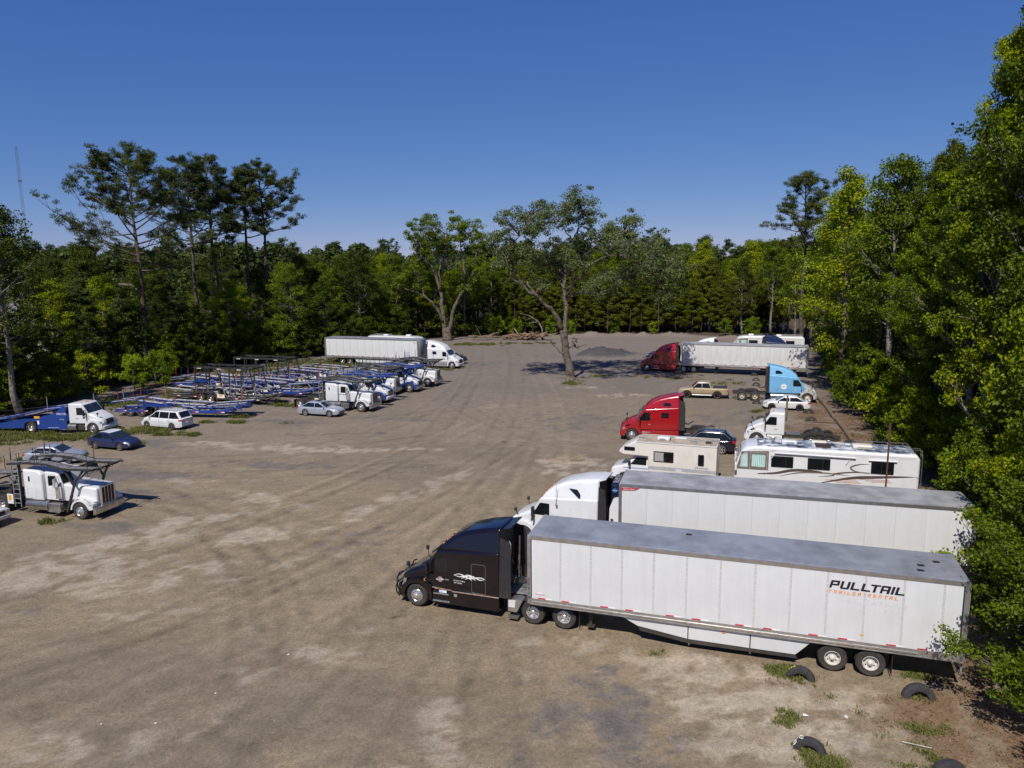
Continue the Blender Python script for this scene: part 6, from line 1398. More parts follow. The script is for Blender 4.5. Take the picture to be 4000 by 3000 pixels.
bn = nd(T_, 'ShaderNodeBump'); bn.inputs['Strength'].default_value = .55; bn.inputs['Distance'].default_value = .045; ad = nd(T_, 'ShaderNodeMath', operation='ADD'); T_.links.new(s1, ad.inputs[0]); T_.links.new(s2, ad.inputs[1]); T_.links.new(ad.outputs[0], bn.inputs['Height']); T_.links.new(bn.outputs[0], B_.inputs['Normal'])
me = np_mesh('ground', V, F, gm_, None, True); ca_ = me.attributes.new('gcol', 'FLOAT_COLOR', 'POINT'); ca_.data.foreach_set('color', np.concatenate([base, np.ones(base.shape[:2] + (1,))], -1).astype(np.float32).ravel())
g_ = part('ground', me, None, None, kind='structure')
far_m = M('forest_floor', (.075, .055, .032), .95, 0, 0, .3, .2)
tm = MB(); tm.add([(-5000, -300, -.35), (5000, -300, -.35), (5000, 8000, -.35), (-5000, 8000, -.35)], [(0, 1, 2, 3)]); part('terrain', tm, far_m, None, kind='structure', smooth=0)
def gz(x, y):
    i = int(np.clip(np.searchsorted(ys, y) - 1, 0, ny - 2)); j = int(np.clip((x + 74) / .30, 0, nx - 2)); return float(Z[i, j])

# pebbles
m = 9000; px = rg_.uniform(-24, 18, m); py = 16.5 + 26 * rg_.random(m) ** 1.6; keep = rg_.random(m) < .35 + .65 * np.clip(fbm(px, py, .4, 3) * 3 - 1.1, 0, 1); px, py = px[keep], py[keep]; m = len(px)
sz = .010 + .028 * rg_.random(m) ** 3; tri = np.array([(1, 0, 0), (0, 1, 0), (-1, 0, 0), (0, -1, 0), (0, 0, .8)]); rot = rg_.uniform(0, 6.28, m)
pv = np.empty((m, 5, 3)); pv[..., 0] = px[:, None] + sz[:, None] * (tri[:, 0] * np.cos(rot)[:, None] - tri[:, 1] * np.sin(rot)[:, None]); pv[..., 1] = py[:, None] + sz[:, None] * (tri[:, 0] * np.sin(rot)[:, None] + tri[:, 1] * np.cos(rot)[:, None])
gi = np.clip(np.searchsorted(ys, py) - 1, 0, ny - 2); gj = np.clip(((px + 74) / .30).astype(int), 0, nx - 2); pv[..., 2] = (Z[gi, gj] - .004)[:, None] + sz[:, None] * tri[:, 2]
pf = (np.array([(0, 1, 4), (1, 2, 4), (2, 3, 4), (3, 0, 4)])[None] + np.arange(m)[:, None, None] * 5).reshape(-1, 3)
ml = leaf_mat('pebble_stone', (.10, .09, .08), (.26, .23, .20), (.36, .34, .30), .0, .8)
pb = part('gravel', np_mesh('gravel', pv.reshape(-1, 3), pf, ml, np.repeat(rg_.random(m), 4)), None); pb['kind'] = 'stuff'; tag(pb, 'loose pale pebbles scattered over the gravel lot', 'gravel')
# grass
def tufts(P, h, n, mat, name, spread=.12):
    P = np.array(P); k = len(P); idx_ = np.repeat(np.arange(k), n); q = len(idx_); a = rg_.uniform(0, 6.28, q); hh = h * (.5 + rg_.random(q)) * np.repeat(.6 + .8 * rg_.random(k), n)
    b = P[idx_] + np.stack([rg_.normal(0, spread, q), rg_.normal(0, spread, q), np.zeros(q)], 1); ln = rg_.uniform(.2, .9, q) * hh; w = .010 + .05 * hh
    tip = b + np.stack([np.cos(a) * ln, np.sin(a) * ln, hh], 1); sd = np.stack([-np.sin(a) * w, np.cos(a) * w, np.zeros(q)], 1); mid = (b + tip) / 2 + np.stack([np.zeros(q), np.zeros(q), hh * .15], 1)
    V_ = np.stack([b - sd * .6, b + sd * .6, mid + sd, tip, mid - sd], 1).reshape(-1, 3); i5 = np.arange(q)[:, None] * 5; F_ = np.concatenate([i5 + np.array([0, 1, 2, 4]), i5 + np.array([4, 2, 3, 3])], 0)
    F3 = np.concatenate([i5 + np.array([0, 1, 2]), i5 + np.array([0, 2, 4]), i5 + np.array([4, 2, 3])], 0)
    return np_mesh(name, V_, F3, mat, np.tile(.6 * rg_.random(q) + .4 * rg_.random(k)[idx_], 3))
sel = []
for yy0, yy1, num, dens in ((14, 32, 1100, 1), (32, 80, 9500, 1), (80, 160, 14000, 1)):
    cand = 0
    gyi = np.where((ys >= yy0) & (ys < yy1))[0]; sub = mgr[gyi] ** 1.8 * np.clip(n3[gyi] * 3 - .9, .05, 1) * (dist[gyi] < 6); wts = sub * np.gradient(ys)[gyi][:, None]; pr_ = (wts / wts.sum()).ravel(); ch = rg_.choice(len(pr_), num, p=pr_); ii = gyi[ch // nx]; jj = ch % nx
    sel.append((np.stack([xs[jj] + rg_.uniform(-.15, .15, num), ys[ii] + rg_.uniform(-.1, .1, num), Z[ii, jj]], 1)))
g1 = part('grass', tufts(sel[0], .07, 9, l_grass, 'grass', .09), None); g1['kind'] = 'stuff'; tag(g1, 'sparse green weeds growing around the half-buried tyres', 'grass')
g2 = part('grass', tufts(np.concatenate(sel[1:]), .20, 7, l_grass, 'grass', .16), None); g2['kind'] = 'stuff'; tag(g2, 'green grass strips under the parked cars and trailers', 'grass')
lsel = []
sub = np.clip(mlit, 0, 1) * (dist < 8); w_ = (sub * np.gradient(ys)[:, None]).ravel(); ch = rg_.choice(len(w_), 9000, p=w_ / w_.sum()); C_l = np.stack([xs[ch % nx], ys[ch // nx], Z.ravel()[ch] + .03], 1)
V_, F_, r_ = leaves(C_l, .16, 3, .065, rg_, .25, .7, 1.2); lt = part('fallen_leaves', np_mesh('fallen_leaves', V_, F_, l_dry, r_), None); lt['kind'] = 'stuff'; tag(lt, 'brown fallen leaves along the edge of the trees', 'leaf litter')

# ================================================================== TYRES, POSTS, LOGS
def half_tyre():
    mb = MB(); pr = [(.30, -.13), (.46, -.14), (.51, -.11), (.525, -.05), (.515, -.045), (.515, -.035), (.525, -.03), (.525, .03), (.515, .035), (.515, .045), (.525, .05), (.51, .11), (.46, .14), (.30, .13), (.32, .09), (.44, .10), (.44, -.10), (.32, -.09), (.30, -.13)]
    mb.lathe_y(pr, (0, 0, 0), 22, R(-18), R(198)); return mesh_of(mb, 'half_tyre', m_tyre2)
htm = half_tyre(); gname = 'old tyres half sunk in the ground as parking markers'
TY = [(10.57, 25.30, -24, 1.0, 'half-buried tyre with yellow paint marks beside the trailer wheels'), (14.24, 24.0, -10, 1.08, 'large half-buried tyre under the rear overhang of the lettered trailer'), (9.28, 21.2, -28, .95, 'half-buried tyre with white lettering, in green weeds'), (13.01, 20.0, -6, 1.05, 'half-buried tyre cut off by the bottom edge of the picture'),
      (32.39, 97.9, -15, .95, 'half-buried tyre farthest back, in front of the plain white trailer'), (31.32, 93.83, -15, .95, 'half-buried tyre, second from the plain white trailer'), (30.08, 89.98, -15, 1.0, 'half-buried tyre nearest the light blue tractor cab'), (26.3, 78.3, -15, .9, 'half-buried tyre just in front of the light blue tractor drive wheels'), (24.1, 70.3, -15, .95, 'half-buried tyre with a weed beside it, left of the dark pole'),
      (29.8, 73.0, -15, 1.05, 'half-buried tyre just behind the white sedan tail'), (28.6, 69.37, -12, 1.05, 'half-buried tyre at the end of a plank, behind the day cab'), (27.2, 64.7, -8, 1.1, 'half-buried tyre in sand next to the day cab frame'), (28.2, 60.3, -8, 1.0, 'half-buried tyre seen over the long motorhome roof'), (28.0, 57.6, -8, 1.0, 'half-buried tyre close behind the long motorhome')]
for i, (x, y, a, s, lab) in enumerate(TY):
    o = bpy.data.objects.new('half_buried_tyre', htm); COL.objects.link(o); o.location = (x, y, gz(x, y) - .06); o.rotation_euler = (R(rg_.uniform(-9, 9)), 0, R(a)); o.scale = (s, s, s); tag(o, lab, 'tyre', gname)
    if i < 4:
        q = np.array([(x + rg_.normal(0, .28), y + rg_.normal(0, .18), gz(x, y)) for _ in range(26)]); gq = part('grass', tufts(q, .12, 8, l_grass, 'grass', .05), None); gq['kind'] = 'stuff'; tag(gq, 'clump of weeds growing round the ' + lab, 'grass')
    if i == 0: mk = MB(); [mk.add([(.53 * math.cos(R(q)), -.06, .53 * math.sin(R(q))), (.53 * math.cos(R(q)), .05, .53 * math.sin(R(q))), (.53 * math.cos(R(q + 7)), .07, .53 * math.sin(R(q + 7))), (.53 * math.cos(R(q + 7)), -.03, .53 * math.sin(R(q + 7)))], [(0, 1, 2, 3)]) for q in (112, 124, 136, 150)]; part('yellow_paint', mk, m_yellow, o, smooth=0)
    if i == 2: tx = text(o, 'E3', .16, (-.22, -.03, .49), (R(0), R(-24), R(90)), m_inkw); mk = MB(); mk.tube([(-.50, -.1, .18), (-.42, -.1, .30), (-.44, .0, .32), (-.52, .05, .16)], .015, 5); part('white_paint', mk, m_inkw, o)
def post(name, label, cat, x, y, z1, r, mat, lean=(0, 0), group=None): o = part(name, MB().tube([(0, 0, -.1), (lean[0], lean[1], z1)], r, 7), mat, None, loc=(x, y, gz(x, y))); tag(o, label, cat, group); return o
post('pole', 'dark weathered pole standing behind the white day cab', 'pole', 26.3, 69.6, 2.5, .09, m_wood)
pr_ = post('pole', 'thin rusty pole standing in front of the long motorhome rear window', 'pole', 21.2, 40.6, 6.2, .05, m_rust)
part('pole_sleeve', MB().tube([(0, 0, 4.9), (0, 0, 6.2)], .065, 7), m_rust, pr_)
bm_ = post('pole', 'thin dark post standing among the far trees behind the plain white trailer', 'pole', 52.0, 139, 7.5, .10, m_wood)
fp = []
for k, (x, y) in enumerate([(-48.5, 76), (-44.5, 77.6), (-42.6, 80.0), (-38.8, 81.8), (-35.2, 84.9), (-52, 73)]): post('fence_post', 'thin steel fence post beside the hauler trailers', 'fence post', x, y, 2.0, .045, m_steel, group='steel posts of the low wire fence')
wr = MB(); wr.tube([(-52, 73, 1.0), (-48.5, 76, .95), (-44.5, 77.6, 1.0), (-42.6, 80, .95), (-38.8, 81.8, 1.0), (-35.2, 84.9, 1.0)], .008, 4); wr = part('fence_wire', wr, m_steel, None); tag(wr, 'thin wire strung between the steel posts at the wood edge', 'fence wire')
LG = [((33.9, 80.5), (31.2, 70.3), 'long log lying at the wood edge, upper end by the light blue tractor'), ((31.15, 70.0), (28.75, 61.2), 'long log lying at the wood edge, lower end behind the long motorhome')]
for (a, b, lab) in LG: o = part('log', MB().tube([(a[0], a[1], .14), ((a[0] + b[0]) / 2 + .1, (a[1] + b[1]) / 2, .16), (b[0], b[1], .14)], [.14, .18, .17], 9), m_wood, None); tag(o, lab, 'log', 'logs edging the lot')
for (a, b, lab) in [((28.4, 68.95), (31.0, 68.3), 'grey plank lying between the tyre and the log'), ((27.4, 65.0), (30.2, 63.9), 'thin plank lying on the sandy patch behind the day cab')]: o = part('plank', MB().bar((a[0], a[1], .08), (b[0], b[1], .08), .2, .06), m_wood, None); tag(o, lab, 'plank')
bt_ = MB(); bt_.tube([(9.75, 22.95, .05), (9.83, 22.92, .05), (9.88, 22.91, .05), (9.91, 22.90, .05)], [.04, .04, .02, .015], 8); tag(part('plastic_bottle', bt_, m_inkw, None), 'crushed white plastic bottle lying in the weeds near the tyres', 'bottle')
for i, (x, y, dx, dy, lab) in enumerate([(12.35, 21.5, .75, -.35, 'bare white stick lying on sand between the tyres'), (-10.9, 37.0, .5, .2, 'small brown stick on the open gravel')]): tag(part('stick', MB().tube([(x, y, .04), (x + dx, y + dy, .05)], .011, 5), m_seam if i == 0 else m_wood, None), lab, 'stick')
for i, (x, y) in enumerate([(12.15, 20.25), (12.75, 20.35), (11.2, 22.9)]): o = part('stone', MB().rbox(-.06, .07, -.05, .05, -.01, .07, .03), m_seam, None, loc=(x, y, gz(x, y)), rot=(0, 0, i)); tag(o, 'small pale stone on the bare ground near the tyres', 'stone', 'pale stones near the tyres')
lf = MB(); lf.add([(17.0, 21.2, 0), (17.08, 21.2, 0), (17.10, 21.15, .5), (16.93, 21.1, .95), (16.9, 21.17, .5)], [(0, 1, 2, 4), (4, 2, 3)]); lf.tube([(17.04, 21.2, 0), (16.95, 21.12, .9)], .008, 4); tag(part('palm_leaf', lf, l_grass, None), 'single upright sword-shaped green leaf at the shaded wood edge', 'leaf')
# small light litter bits
for i in range(11):
    x, y = [(rg_.uniform(20, 24), rg_.uniform(64, 68)), (rg_.uniform(-20, 5), rg_.uniform(24, 60)), (rg_.uniform(-18, -4), rg_.uniform(18, 34))][i % 3]; s = rg_.uniform(.02, .045)
    o = part('paper_scrap', MB().rbox(-s, s, -s * .6, s * .6, 0, .02, .005), m_inkw, None, loc=(x, y, gz(x, y) + .01), rot=(0, 0, x)); tag(o, 'tiny pale scrap of litter lying on the open gravel', 'litter', 'scraps of litter on the gravel')

# debris of felled trees
for i in range(52):
    u = rg_.random(); x = -6.5 + 13.5 * u + rg_.normal(0, .5); y = 149 - 2.2 * u + rg_.normal(0, .9); L = rg_.uniform(.8, 3.4) if i > 8 else rg_.uniform(2.5, 4.2); a = rg_.normal(0, .6) + (PI if rg_.random() < .5 else 0); el = rg_.uniform(-.05, .3) if i % 13 else rg_.uniform(.6, 1.2); r = rg_.uniform(.06, .20)
    z0 = rg_.uniform(.1, .7 + .6 * u); d = Vector((math.cos(a) * math.cos(el), math.sin(a) * math.cos(el) * .5, math.sin(el))) * L
    o = part('cut_log', MB().tube([(0, 0, 0), tuple(d * .5 + Vector((0, 0, rg_.uniform(-.1, .1)))), tuple(d)], [r, r * .9, r * .7], 7), m_log, None, loc=(x, y, z0)); tag(o, 'cut branch or log lying in the heap of felled wood by the far trees', 'log', 'logs in the heap of felled wood')
rt = MB()
for i in range(60): a = rg_.uniform(0, 6.28); e_ = rg_.uniform(-.3, 1.3); L = rg_.uniform(.5, 1.3); rt.tube([(0, 0, .7), (math.cos(a) * L * .5, math.sin(a) * L * .3, .7 + L * .5 * math.sin(e_)), (math.cos(a) * L, math.sin(a) * L * .6, .7 + L * math.sin(e_) + .1)], [.12, .07, .03], 5)
rt.tube([(-.6, 0, .3), (.9, .1, .7)], [.5, .35], 9); tag(part('tree_stump', rt, m_log, None, loc=(4.6, 146.8, .2)), 'uprooted stump with tangled roots in the heap of felled wood', 'stump')
dbr = MB(); dbr.tube([(6.2, 148, 0), (6.1, 148, 2.2), (5.4, 148, 3.6), (3.6, 148, 4.8), (1.8, 148, 5.3)], [.22, .16, .10, .06, .02], 6); dbr.tube([(5.4, 148, 3.6), (4.2, 148.2, 3.4), (3.0, 148.2, 3.2)], [.08, .05, .02], 5); dbr.tube([(4.2, 148, 4.4), (3.2, 147.6, 4.0), (2.4, 147.6, 4.1)], [.05, .03, .01], 5); tag(part('dead_tree', dbr, m_barkl, None), 'dead bare sapling arching over the heap of felled wood', 'dead tree')

# lattice mast and building
ms = thing('radio_mast', 'tall thin lattice radio mast standing far off above the trees', 'radio mast', None, (-384.5, 600, 0)); q = MB()
for k in range(3): a = 2 * PI * k / 3; q.tube([(1.1 * math.cos(a), 1.1 * math.sin(a), 0), (1.1 * math.cos(a), 1.1 * math.sin(a), 106)], .055, 4)
part('mast_leg', q, m_rust, ms); q = MB()
for k in range(54):
    for j in range(3): a = 2 * PI * j / 3; b = a + 2 * PI / 3; z = k * 2; q.bar((1.1 * math.cos(a), 1.1 * math.sin(a), z), (1.1 * math.cos(b), 1.1 * math.sin(b), z + 2), .055)
b_ = part('brace', q, m_rust, ms, kind='stuff'); q = MB(); q.tube([(0, 0, 106), (0, 0, 109)], .16, 5); q.rbox(-1.6, 1.6, -.2, .2, 82, 83, .1); part('antenna', q, m_rust, ms)
bd = thing('warehouse', 'low building with a pale corrugated metal roof seen through the left-hand trees', 'building', None, (-88, 128, 0), R(-12)); q = MB(); q.box(-22, 18, -8, 8, -.3, 4.9); part('wall', q, m_wall2, bd)
q = MB()
for s in (1, -1): q.prism([(0, 0), (0, 0)] and [(-22.6, 0), (18.6, 0), (18.6, .06), (-22.6, .06)], 0, .01)
q = MB(); q.add([(-22.6, -8.6, 4.9), (18.6, -8.6, 4.9), (18.6, 0, 9.2), (-22.6, 0, 9.2), (-22.6, 8.6, 4.9), (18.6, 8.6, 4.9), (-22.6, -8.6, 4.75), (18.6, -8.6, 4.75), (18.6, 8.6, 4.75), (-22.6, 8.6, 4.75)], [(0, 1, 2, 3), (3, 2, 5, 4), (6, 7, 1, 0), (8, 9, 4, 5), (7, 8, 5, 2, 1), (9, 6, 0, 3, 4), (6, 9, 8, 7)])
rf_ = part('roof', q, M('metal_roof_pale', (.24, .24, .25), .5, .1, 0, .25, 1.5), bd, smooth=0)
for k in range(41):
    x = -22.4 + k; q = MB(); q.bar((x, -8.62, 4.93), (x, 0, 9.24), .10, .07); part('roof_rib', q, MATS['metal_roof_pale'], rf_, smooth=0)

# ================================================================== TREES
KB = [TreeKind(broad(20 + i, 22, 4.4, (.16, .34, .2, .28)[i], 36, 58, .24, 1.0, 4, lean=.018, upr=.12), m_barkl if i % 2 else m_bark, l_mid) for i in range(4)]
KN = [TreeKind(broad(40 + i, (26, 19, 24)[i], (4.4, 4.0, 4.2)[i], (.20, .10, .26)[i], (46, 40, 40)[i], 64, .17, .70, 4, depth=1, flat=.55, lean=.012, upr=.28), m_barkl, l_bright) for i in range(3)]
KS = [TreeKind(broad(60 + i, 5.2, 2.5, .06, 16, 46, .22, .62, 4, tip=.6), m_bark, l_bright) for i in range(2)]
KF = [TreeKind(broad(70 + i, 8, 3.3, .05, 30, 60, .14, .52, 4, depth=1, tip=.6), m_barkl, l_bright) for i in range(2)]
KP = [TreeKind(pine(80 + i, 27, 4.6, .58, 22, 44, .40, .62, sparse=.08), m_barkp, l_pine) for i in range(2)]
KY = [TreeKind(pine(90 + i, 12.5, 1.7, .10, 30, 52, .36, .55, lean=.01, trunk_r=.10), m_barkp, l_ypine) for i in range(3)]
# the five tall pines
PN = [(-49.4, 99.5, 29.6, 8.4, .50, 34, 'tallest pine of the left group, with wide limbs and ivy on its trunk', 101), (-50.1, 118, 31.5, 6.0, .55, 30, 'tall pine second from the left in the group of five', 102), (-48.6, 124, 33.2, 4.9, .56, 28, 'dark dense pine in the middle of the group of five', 103), (-45.2, 128, 31.5, 4.5, .64, 22, 'slim pine with a clean bare trunk, fourth of the five', 104), (-43.0, 130, 32.2, 5.8, .66, 26, 'pine with a high rounded crown, last of the group of five', 105)]
for (x, y, H, rc, t0, nl, lab, sd) in PN:
    k = TreeKind(pine(sd, H, rc, t0, int(nl * 1.25), 64, .38, .66, sparse=.0, lean=.010, trunk_r=.42, dome=True), m_barkp, l_pine); t = k.plant('pine_tree', lab, 'pine tree', x, y, 0, 1.0, group='group of five tall pines behind the hauler trailers')
    if sd == 101:
        C = np.array([(rg_.normal(-.35, .45), rg_.normal(-.2, .35), z) for z in np.linspace(.5, 15, 60)]); V_, F_, r_ = leaves(C, .55, 46, .24, rg_, 1.3); part('ivy', np_mesh('ivy', V_, F_, l_mid, r_), None, t)
        lm = MB(); lm.tube([(0, 0, 12.0), (-1.2, -.3, 12.9), (-2.6, -.4, 13.0)], [.20, .15, .08], 6); part('broken_limb', lm, m_barkl, t)
# oaks built limb by limb
def oak(label, base, limbs, clumps, r0, leafm, thin=1.0, name='oak_tree', per=60, size=.30, cr=.9, seed=5, dense=3, moss=None, extra=0, depthj=2.6):
    T = Tree(seed); g = T.g; by = base[1]; ends = []
    off = {}
    for key, (pts, ra, rb, yo) in limbs.items():
        n = len(pts); y0 = yo[0]; y1 = yo[1]; P = [np.array((p[0] - base[0], y0 + (y1 - y0) * i / (n - 1), p[1])) for i, p in enumerate(pts)]
        Q = []
        for i in range(n - 1):
            for k in range(3): Q.append(P[i] + (P[i + 1] - P[i]) * k / 3 + (g.normal(size=3) * (.10 + .1 * (ra < .3)) if k else 0))
        Q.append(P[-1]); Q = np.array(Q); T.w.tube([tuple(p) for p in Q], list(np.linspace(ra, rb, len(Q)) * (thin if key[0] != 't' else 1)), 9, caps=True)
        if key[0] not in 'tS': ends.append(Q)
    allp = np.concatenate(ends)
    for c in clumps:
        cx, cz = c[0] - base[0], c[1]; w = (c[2] if len(c) > 2 else 3) + extra
        d = np.hypot(allp[:, 0] - cx, allp[:, 2] - cz); k = int(np.argmin(d)); a = allp[k]; yy = a[1] + g.uniform(-depthj, depthj)
        for j in range(w):
            e = np.array((cx + g.normal(0, .8), yy + g.uniform(-depthj, depthj) * .9, cz + g.normal(0, .65))); mid = (a + e) / 2 + g.normal(size=3) * .3; T.w.tube([tuple(a), tuple(mid), tuple(e)], [.09, .05, .02], 4)
            T.clump(e, cr * g.uniform(.7, 1.15)); f = e + g.normal(size=3) * .8; T.w.tube([tuple(mid), tuple((mid + f) / 2 + g.normal(size=3) * .2), tuple(f)], [.045, .03, .012], 4); T.clump(f, cr * g.uniform(.5, .9))
            for q_ in range(3): f2 = e + g.normal(size=3) * np.array([.9, .9, .6]); T.w.tube([tuple(e * .6 + mid * .4), tuple(f2)], [.02, .008], 3)
    V, F, r = leaves(np.array(T.C), np.array(T.r), per, size, g, .6); t = thing(name, label, 'oak tree', None, (base[0], base[1], 0))
    tr = mesh_of(T.w, 'trunk', m_bark, 0); tr.polygons.foreach_set('use_smooth', [True] * len(tr.polygons)); part('trunk', tr, None, t); part('crown', np_mesh('crown', V, F, leafm, r), None, t)
    if moss:
        C = []
        for (x, z) in moss: C += [(x - base[0] + g.normal(0, .5), g.normal(0, 1.4), z + g.normal(0, .5)) for _ in range(3)]
        Vm, Fm, rm = leaves(np.array(C), .42, 60, .45, g, 2.0, .18, 0, needle=False); part('hanging_moss', np_mesh('hanging_moss', Vm, Fm, l_moss, rm), None, t)
    return t
O1 = {'trunk': ([(7.6, -.2), (7.55, 1.0), (7.3, 2.4), (6.9, 4.9), (6.5, 6.7)], .62, .40, (0, 0)), 'tS': ([(7.6, -.3), (7.6, .6)], .95, .62, (0, 0)), 'left': ([(6.5, 6.7), (5.9, 8.3), (5.0, 9.6), (3.6, 10.7), (1.7, 12.2), (.1, 13.3), (-.5, 15.5), (-1.1, 17)], .40, .10, (0, -3.0)),
      'Stem': ([(6.9, 4.9), (7.0, 9.1), (6.8, 11.8), (6.9, 13.5), (7.1, 16.3)], .40, .22, (0, .6)), 'rlimb': ([(7.0, 10.7), (8.5, 11.5), (11.1, 11.5), (12.9, 12.6), (14.8, 13.8), (17.2, 14.7)], .27, .06, (.2, -3.5)), 'a1': ([(7.1, 16.3), (7.6, 17.6), (7.1, 18.9), (6.1, 20.4), (4.5, 21.4)], .20, .05, (.6, 2)), 'a2': ([(7.1, 16.3), (8.4, 19.1), (8.9, 21.2), (8.6, 22.6)], .16, .04, (.6, -1)),
      'r2': ([(7.1, 13.5), (8.7, 15.4), (9.7, 17.3), (12.4, 17.5), (14.3, 18.6), (15.8, 20)], .26, .05, (.4, 3.0)), 'l2': ([(-.5, 15.5), (1.1, 18.5), (2.4, 20.6), (2.6, 22.1)], .14, .04, (-2.6, 0)), 'l3': ([(1.7, 12.2), (.2, 14.9), (-1.8, 15.3), (-2.2, 17.5)], .14, .05, (-1.8, 1.5)), 'm': ([(6.9, 13.5), (5, 15.2), (2.8, 16.1), (.6, 17)], .18, .05, (.5, 4.0)),
      'r3': ([(7.0, 11.8), (8.9, 13.5), (10.2, 15.2), (12.8, 16)], .22, .06, (.3, -4.5)), 'n1': ([(7.0, 11.0), (7.6, 13.0), (8.6, 15.0), (9.4, 16.6)], .2, .05, (0, -6.0)), 'n2': ([(6.8, 12.0), (6.0, 14.0), (5.2, 16.0), (4.4, 17.4)], .2, .05, (0, 6.0)), 'S1': ([(7.3, 4.4), (8.5, 4.7), (9.6, 4.8)], .18, .05, (0, -.6)), 'S2': ([(8.2, 4.7), (8.15, 5.3), (8.0, 6.0)], .14, .12, (-.3, -.4)), 'S3': ([(7.1, 3.4), (5.8, 4.5), (4.3, 5.5)], .14, .06, (0, -.8)), 'S4': ([(3.4, 10.8), (2.5, 12.1), (1.9, 13.3)], .22, .16, (-1.4, -1.3))}
C1 = [(5.0, 21.4, 3), (6.7, 22.7, 3), (8.4, 22.9, 3), (9.7, 21.8, 3), (2.8, 21.4, 3), (1.1, 20.8, 2), (-.9, 20.4, 1), (0, 19.8, 2), (3.5, 20, 2), (5.4, 20.2, 2), (7.6, 20.3, 2), (10.4, 20.5, 2), (-2, 18.3, 2), (-.9, 17, 3), (1, 17.4, 2), (2.8, 18.3, 3), (-1.6, 15.3, 2), (.6, 15.3, 3), (2.8, 15.7, 3), (4.5, 17, 3), (5, 14.8, 3), (6.7, 14.8, 3), (8.5, 14.8, 3), (9.8, 16.1, 3), (11.5, 19, 2), (12.8, 19.2, 2), (14.5, 19.6, 2), (15.8, 20.3, 1), (13.7, 17.9, 3), (15.4, 18.1, 3), (11.5, 16.9, 2), (13.2, 16, 3), (15, 16.4, 3), (16.7, 16.8, 3), (18.5, 16.2, 3), (19.6, 15.1, 3), (17.6, 14.7, 3), (15.9, 14.7, 3), (14.1, 14.3, 3), (15.5, 13.2, 3), (17.2, 13, 3), (19.2, 13.2, 3), (20.5, 12.9, 1), (13.3, 13.4, 2), (10.4, 12.6, 1), (11.5, 13.4, 1), (9.3, 12.4, 1), (19.5, 11.2, 1), (6.1, 17.4, 2), (3.6, 13.3, 2), (8.9, 18.2, 2), (2.5, 20.3, 2), (7.5, 21.6, 2), (13.0, 20.0, 1)]
oak('big gnarled oak standing alone in the middle of the lot, with a broken limb', (7.6, 94.6), O1, C1, .6, l_oak, per=84, size=.23, cr=1.05, seed=5, extra=2, thin=.72, depthj=3.2)
O2 = {'t1': ([(-12.9, -.2), (-13.1, 2.6)], 1.15, .78, (0, 0)), 'a': ([(-13.4, 1.6), (-13.7, 5.9), (-14.1, 10), (-15, 13.4), (-16.1, 15.8), (-17.5, 17.2)], .55, .12, (0, 1)), 'b': ([(-13.5, 3.5), (-14.7, 6.3), (-16.4, 8.3), (-18.4, 9.7), (-23.1, 11.3)], .32, .06, (0, -2)), 'c': ([(-12.5, 1.6), (-11.8, 5.2), (-10.1, 9), (-8, 11.7), (-7.1, 14.7), (-6.7, 18.1)], .50, .12, (0, -1)), 'd': ([(-14.1, 10), (-14.2, 13.4), (-12.7, 17.1), (-11.9, 20.5)], .28, .07, (0, -2)), 'e': ([(-8, 11.7), (-9.3, 15.4), (-9.9, 19.8), (-10.2, 22.4)], .24, .06, (-1, 2)), 'f': ([(-16.4, 8.3), (-18.3, 11.8), (-19.6, 15.5)], .18, .05, (-1, 1))}
C2 = [(-17.6, 23.5), (-15.9, 22.8), (-13.9, 22.1), (-16, 20.8), (-17.7, 20.5), (-14, 20.1), (-11.9, 21.1), (-10.5, 23.4), (-9.2, 23.1), (-7.5, 22.4), (-6.1, 21.1), (-8.2, 20.8), (-10.2, 21.1), (-11.3, 19.1), (-9.3, 18.8), (-7.2, 18.7), (-5.5, 19.4), (-6.6, 16.7), (-7.3, 15.4), (-19.4, 21.9, 2), (-20.1, 20.2, 2), (-18.8, 18.2), (-19.9, 16.5), (-18.2, 16.2), (-16.4, 18.2), (-14.4, 18.1), (-12.7, 18.1), (-18.9, 13.5), (-20.3, 12.8), (-18, 11.4, 2), (-8, 12.7, 2), (-9.4, 11.3, 1), (-7, 13.7, 2), (-19.7, 10.1, 1), (-21.1, 11.5, 2), (-22.5, 11.1, 1)]
oak('forked oak hung with grey moss at the far edge of the lot', (-12.9, 148.2), O2, C2, .8, l_mid, per=70, size=.32, cr=1.1, extra=1, seed=6, thin=.85, moss=[(-12.5, 16.2), (-11.5, 15), (-13, 14.2), (-10.8, 16.8), (-9.5, 15.8), (-15, 16.5), (-8.9, 14.2), (-12, 17.2), (-13.8, 16)])
# wood along the right
def scatter(n, region, dmin, seed):
    g = np.random.default_rng(seed); out = []; k = 0
    while len(out) < n and k < n * 400:
        k += 1; x = g.uniform(region[0], region[2]); y = g.uniform(region[1], region[3]); d = outside(x, y)
        if d < region[4] or d > region[5] or any((x - a) ** 2 + (y - b) ** 2 < dmin ** 2 for a, b in out): continue
        out.append((x, y))
    return out
g9 = np.random.default_rng(99)
LN = {'leaves_bright': 'bright green', 'leaves_mid': 'mid-green', 'leaves_dark': 'dark green', 'leaves_lime': 'yellow-green'}
def vary(): return [l_bright, l_mid, l_bright, l_lime, l_mid, l_bright, l_dark, l_bright][int(g9.integers(8))]
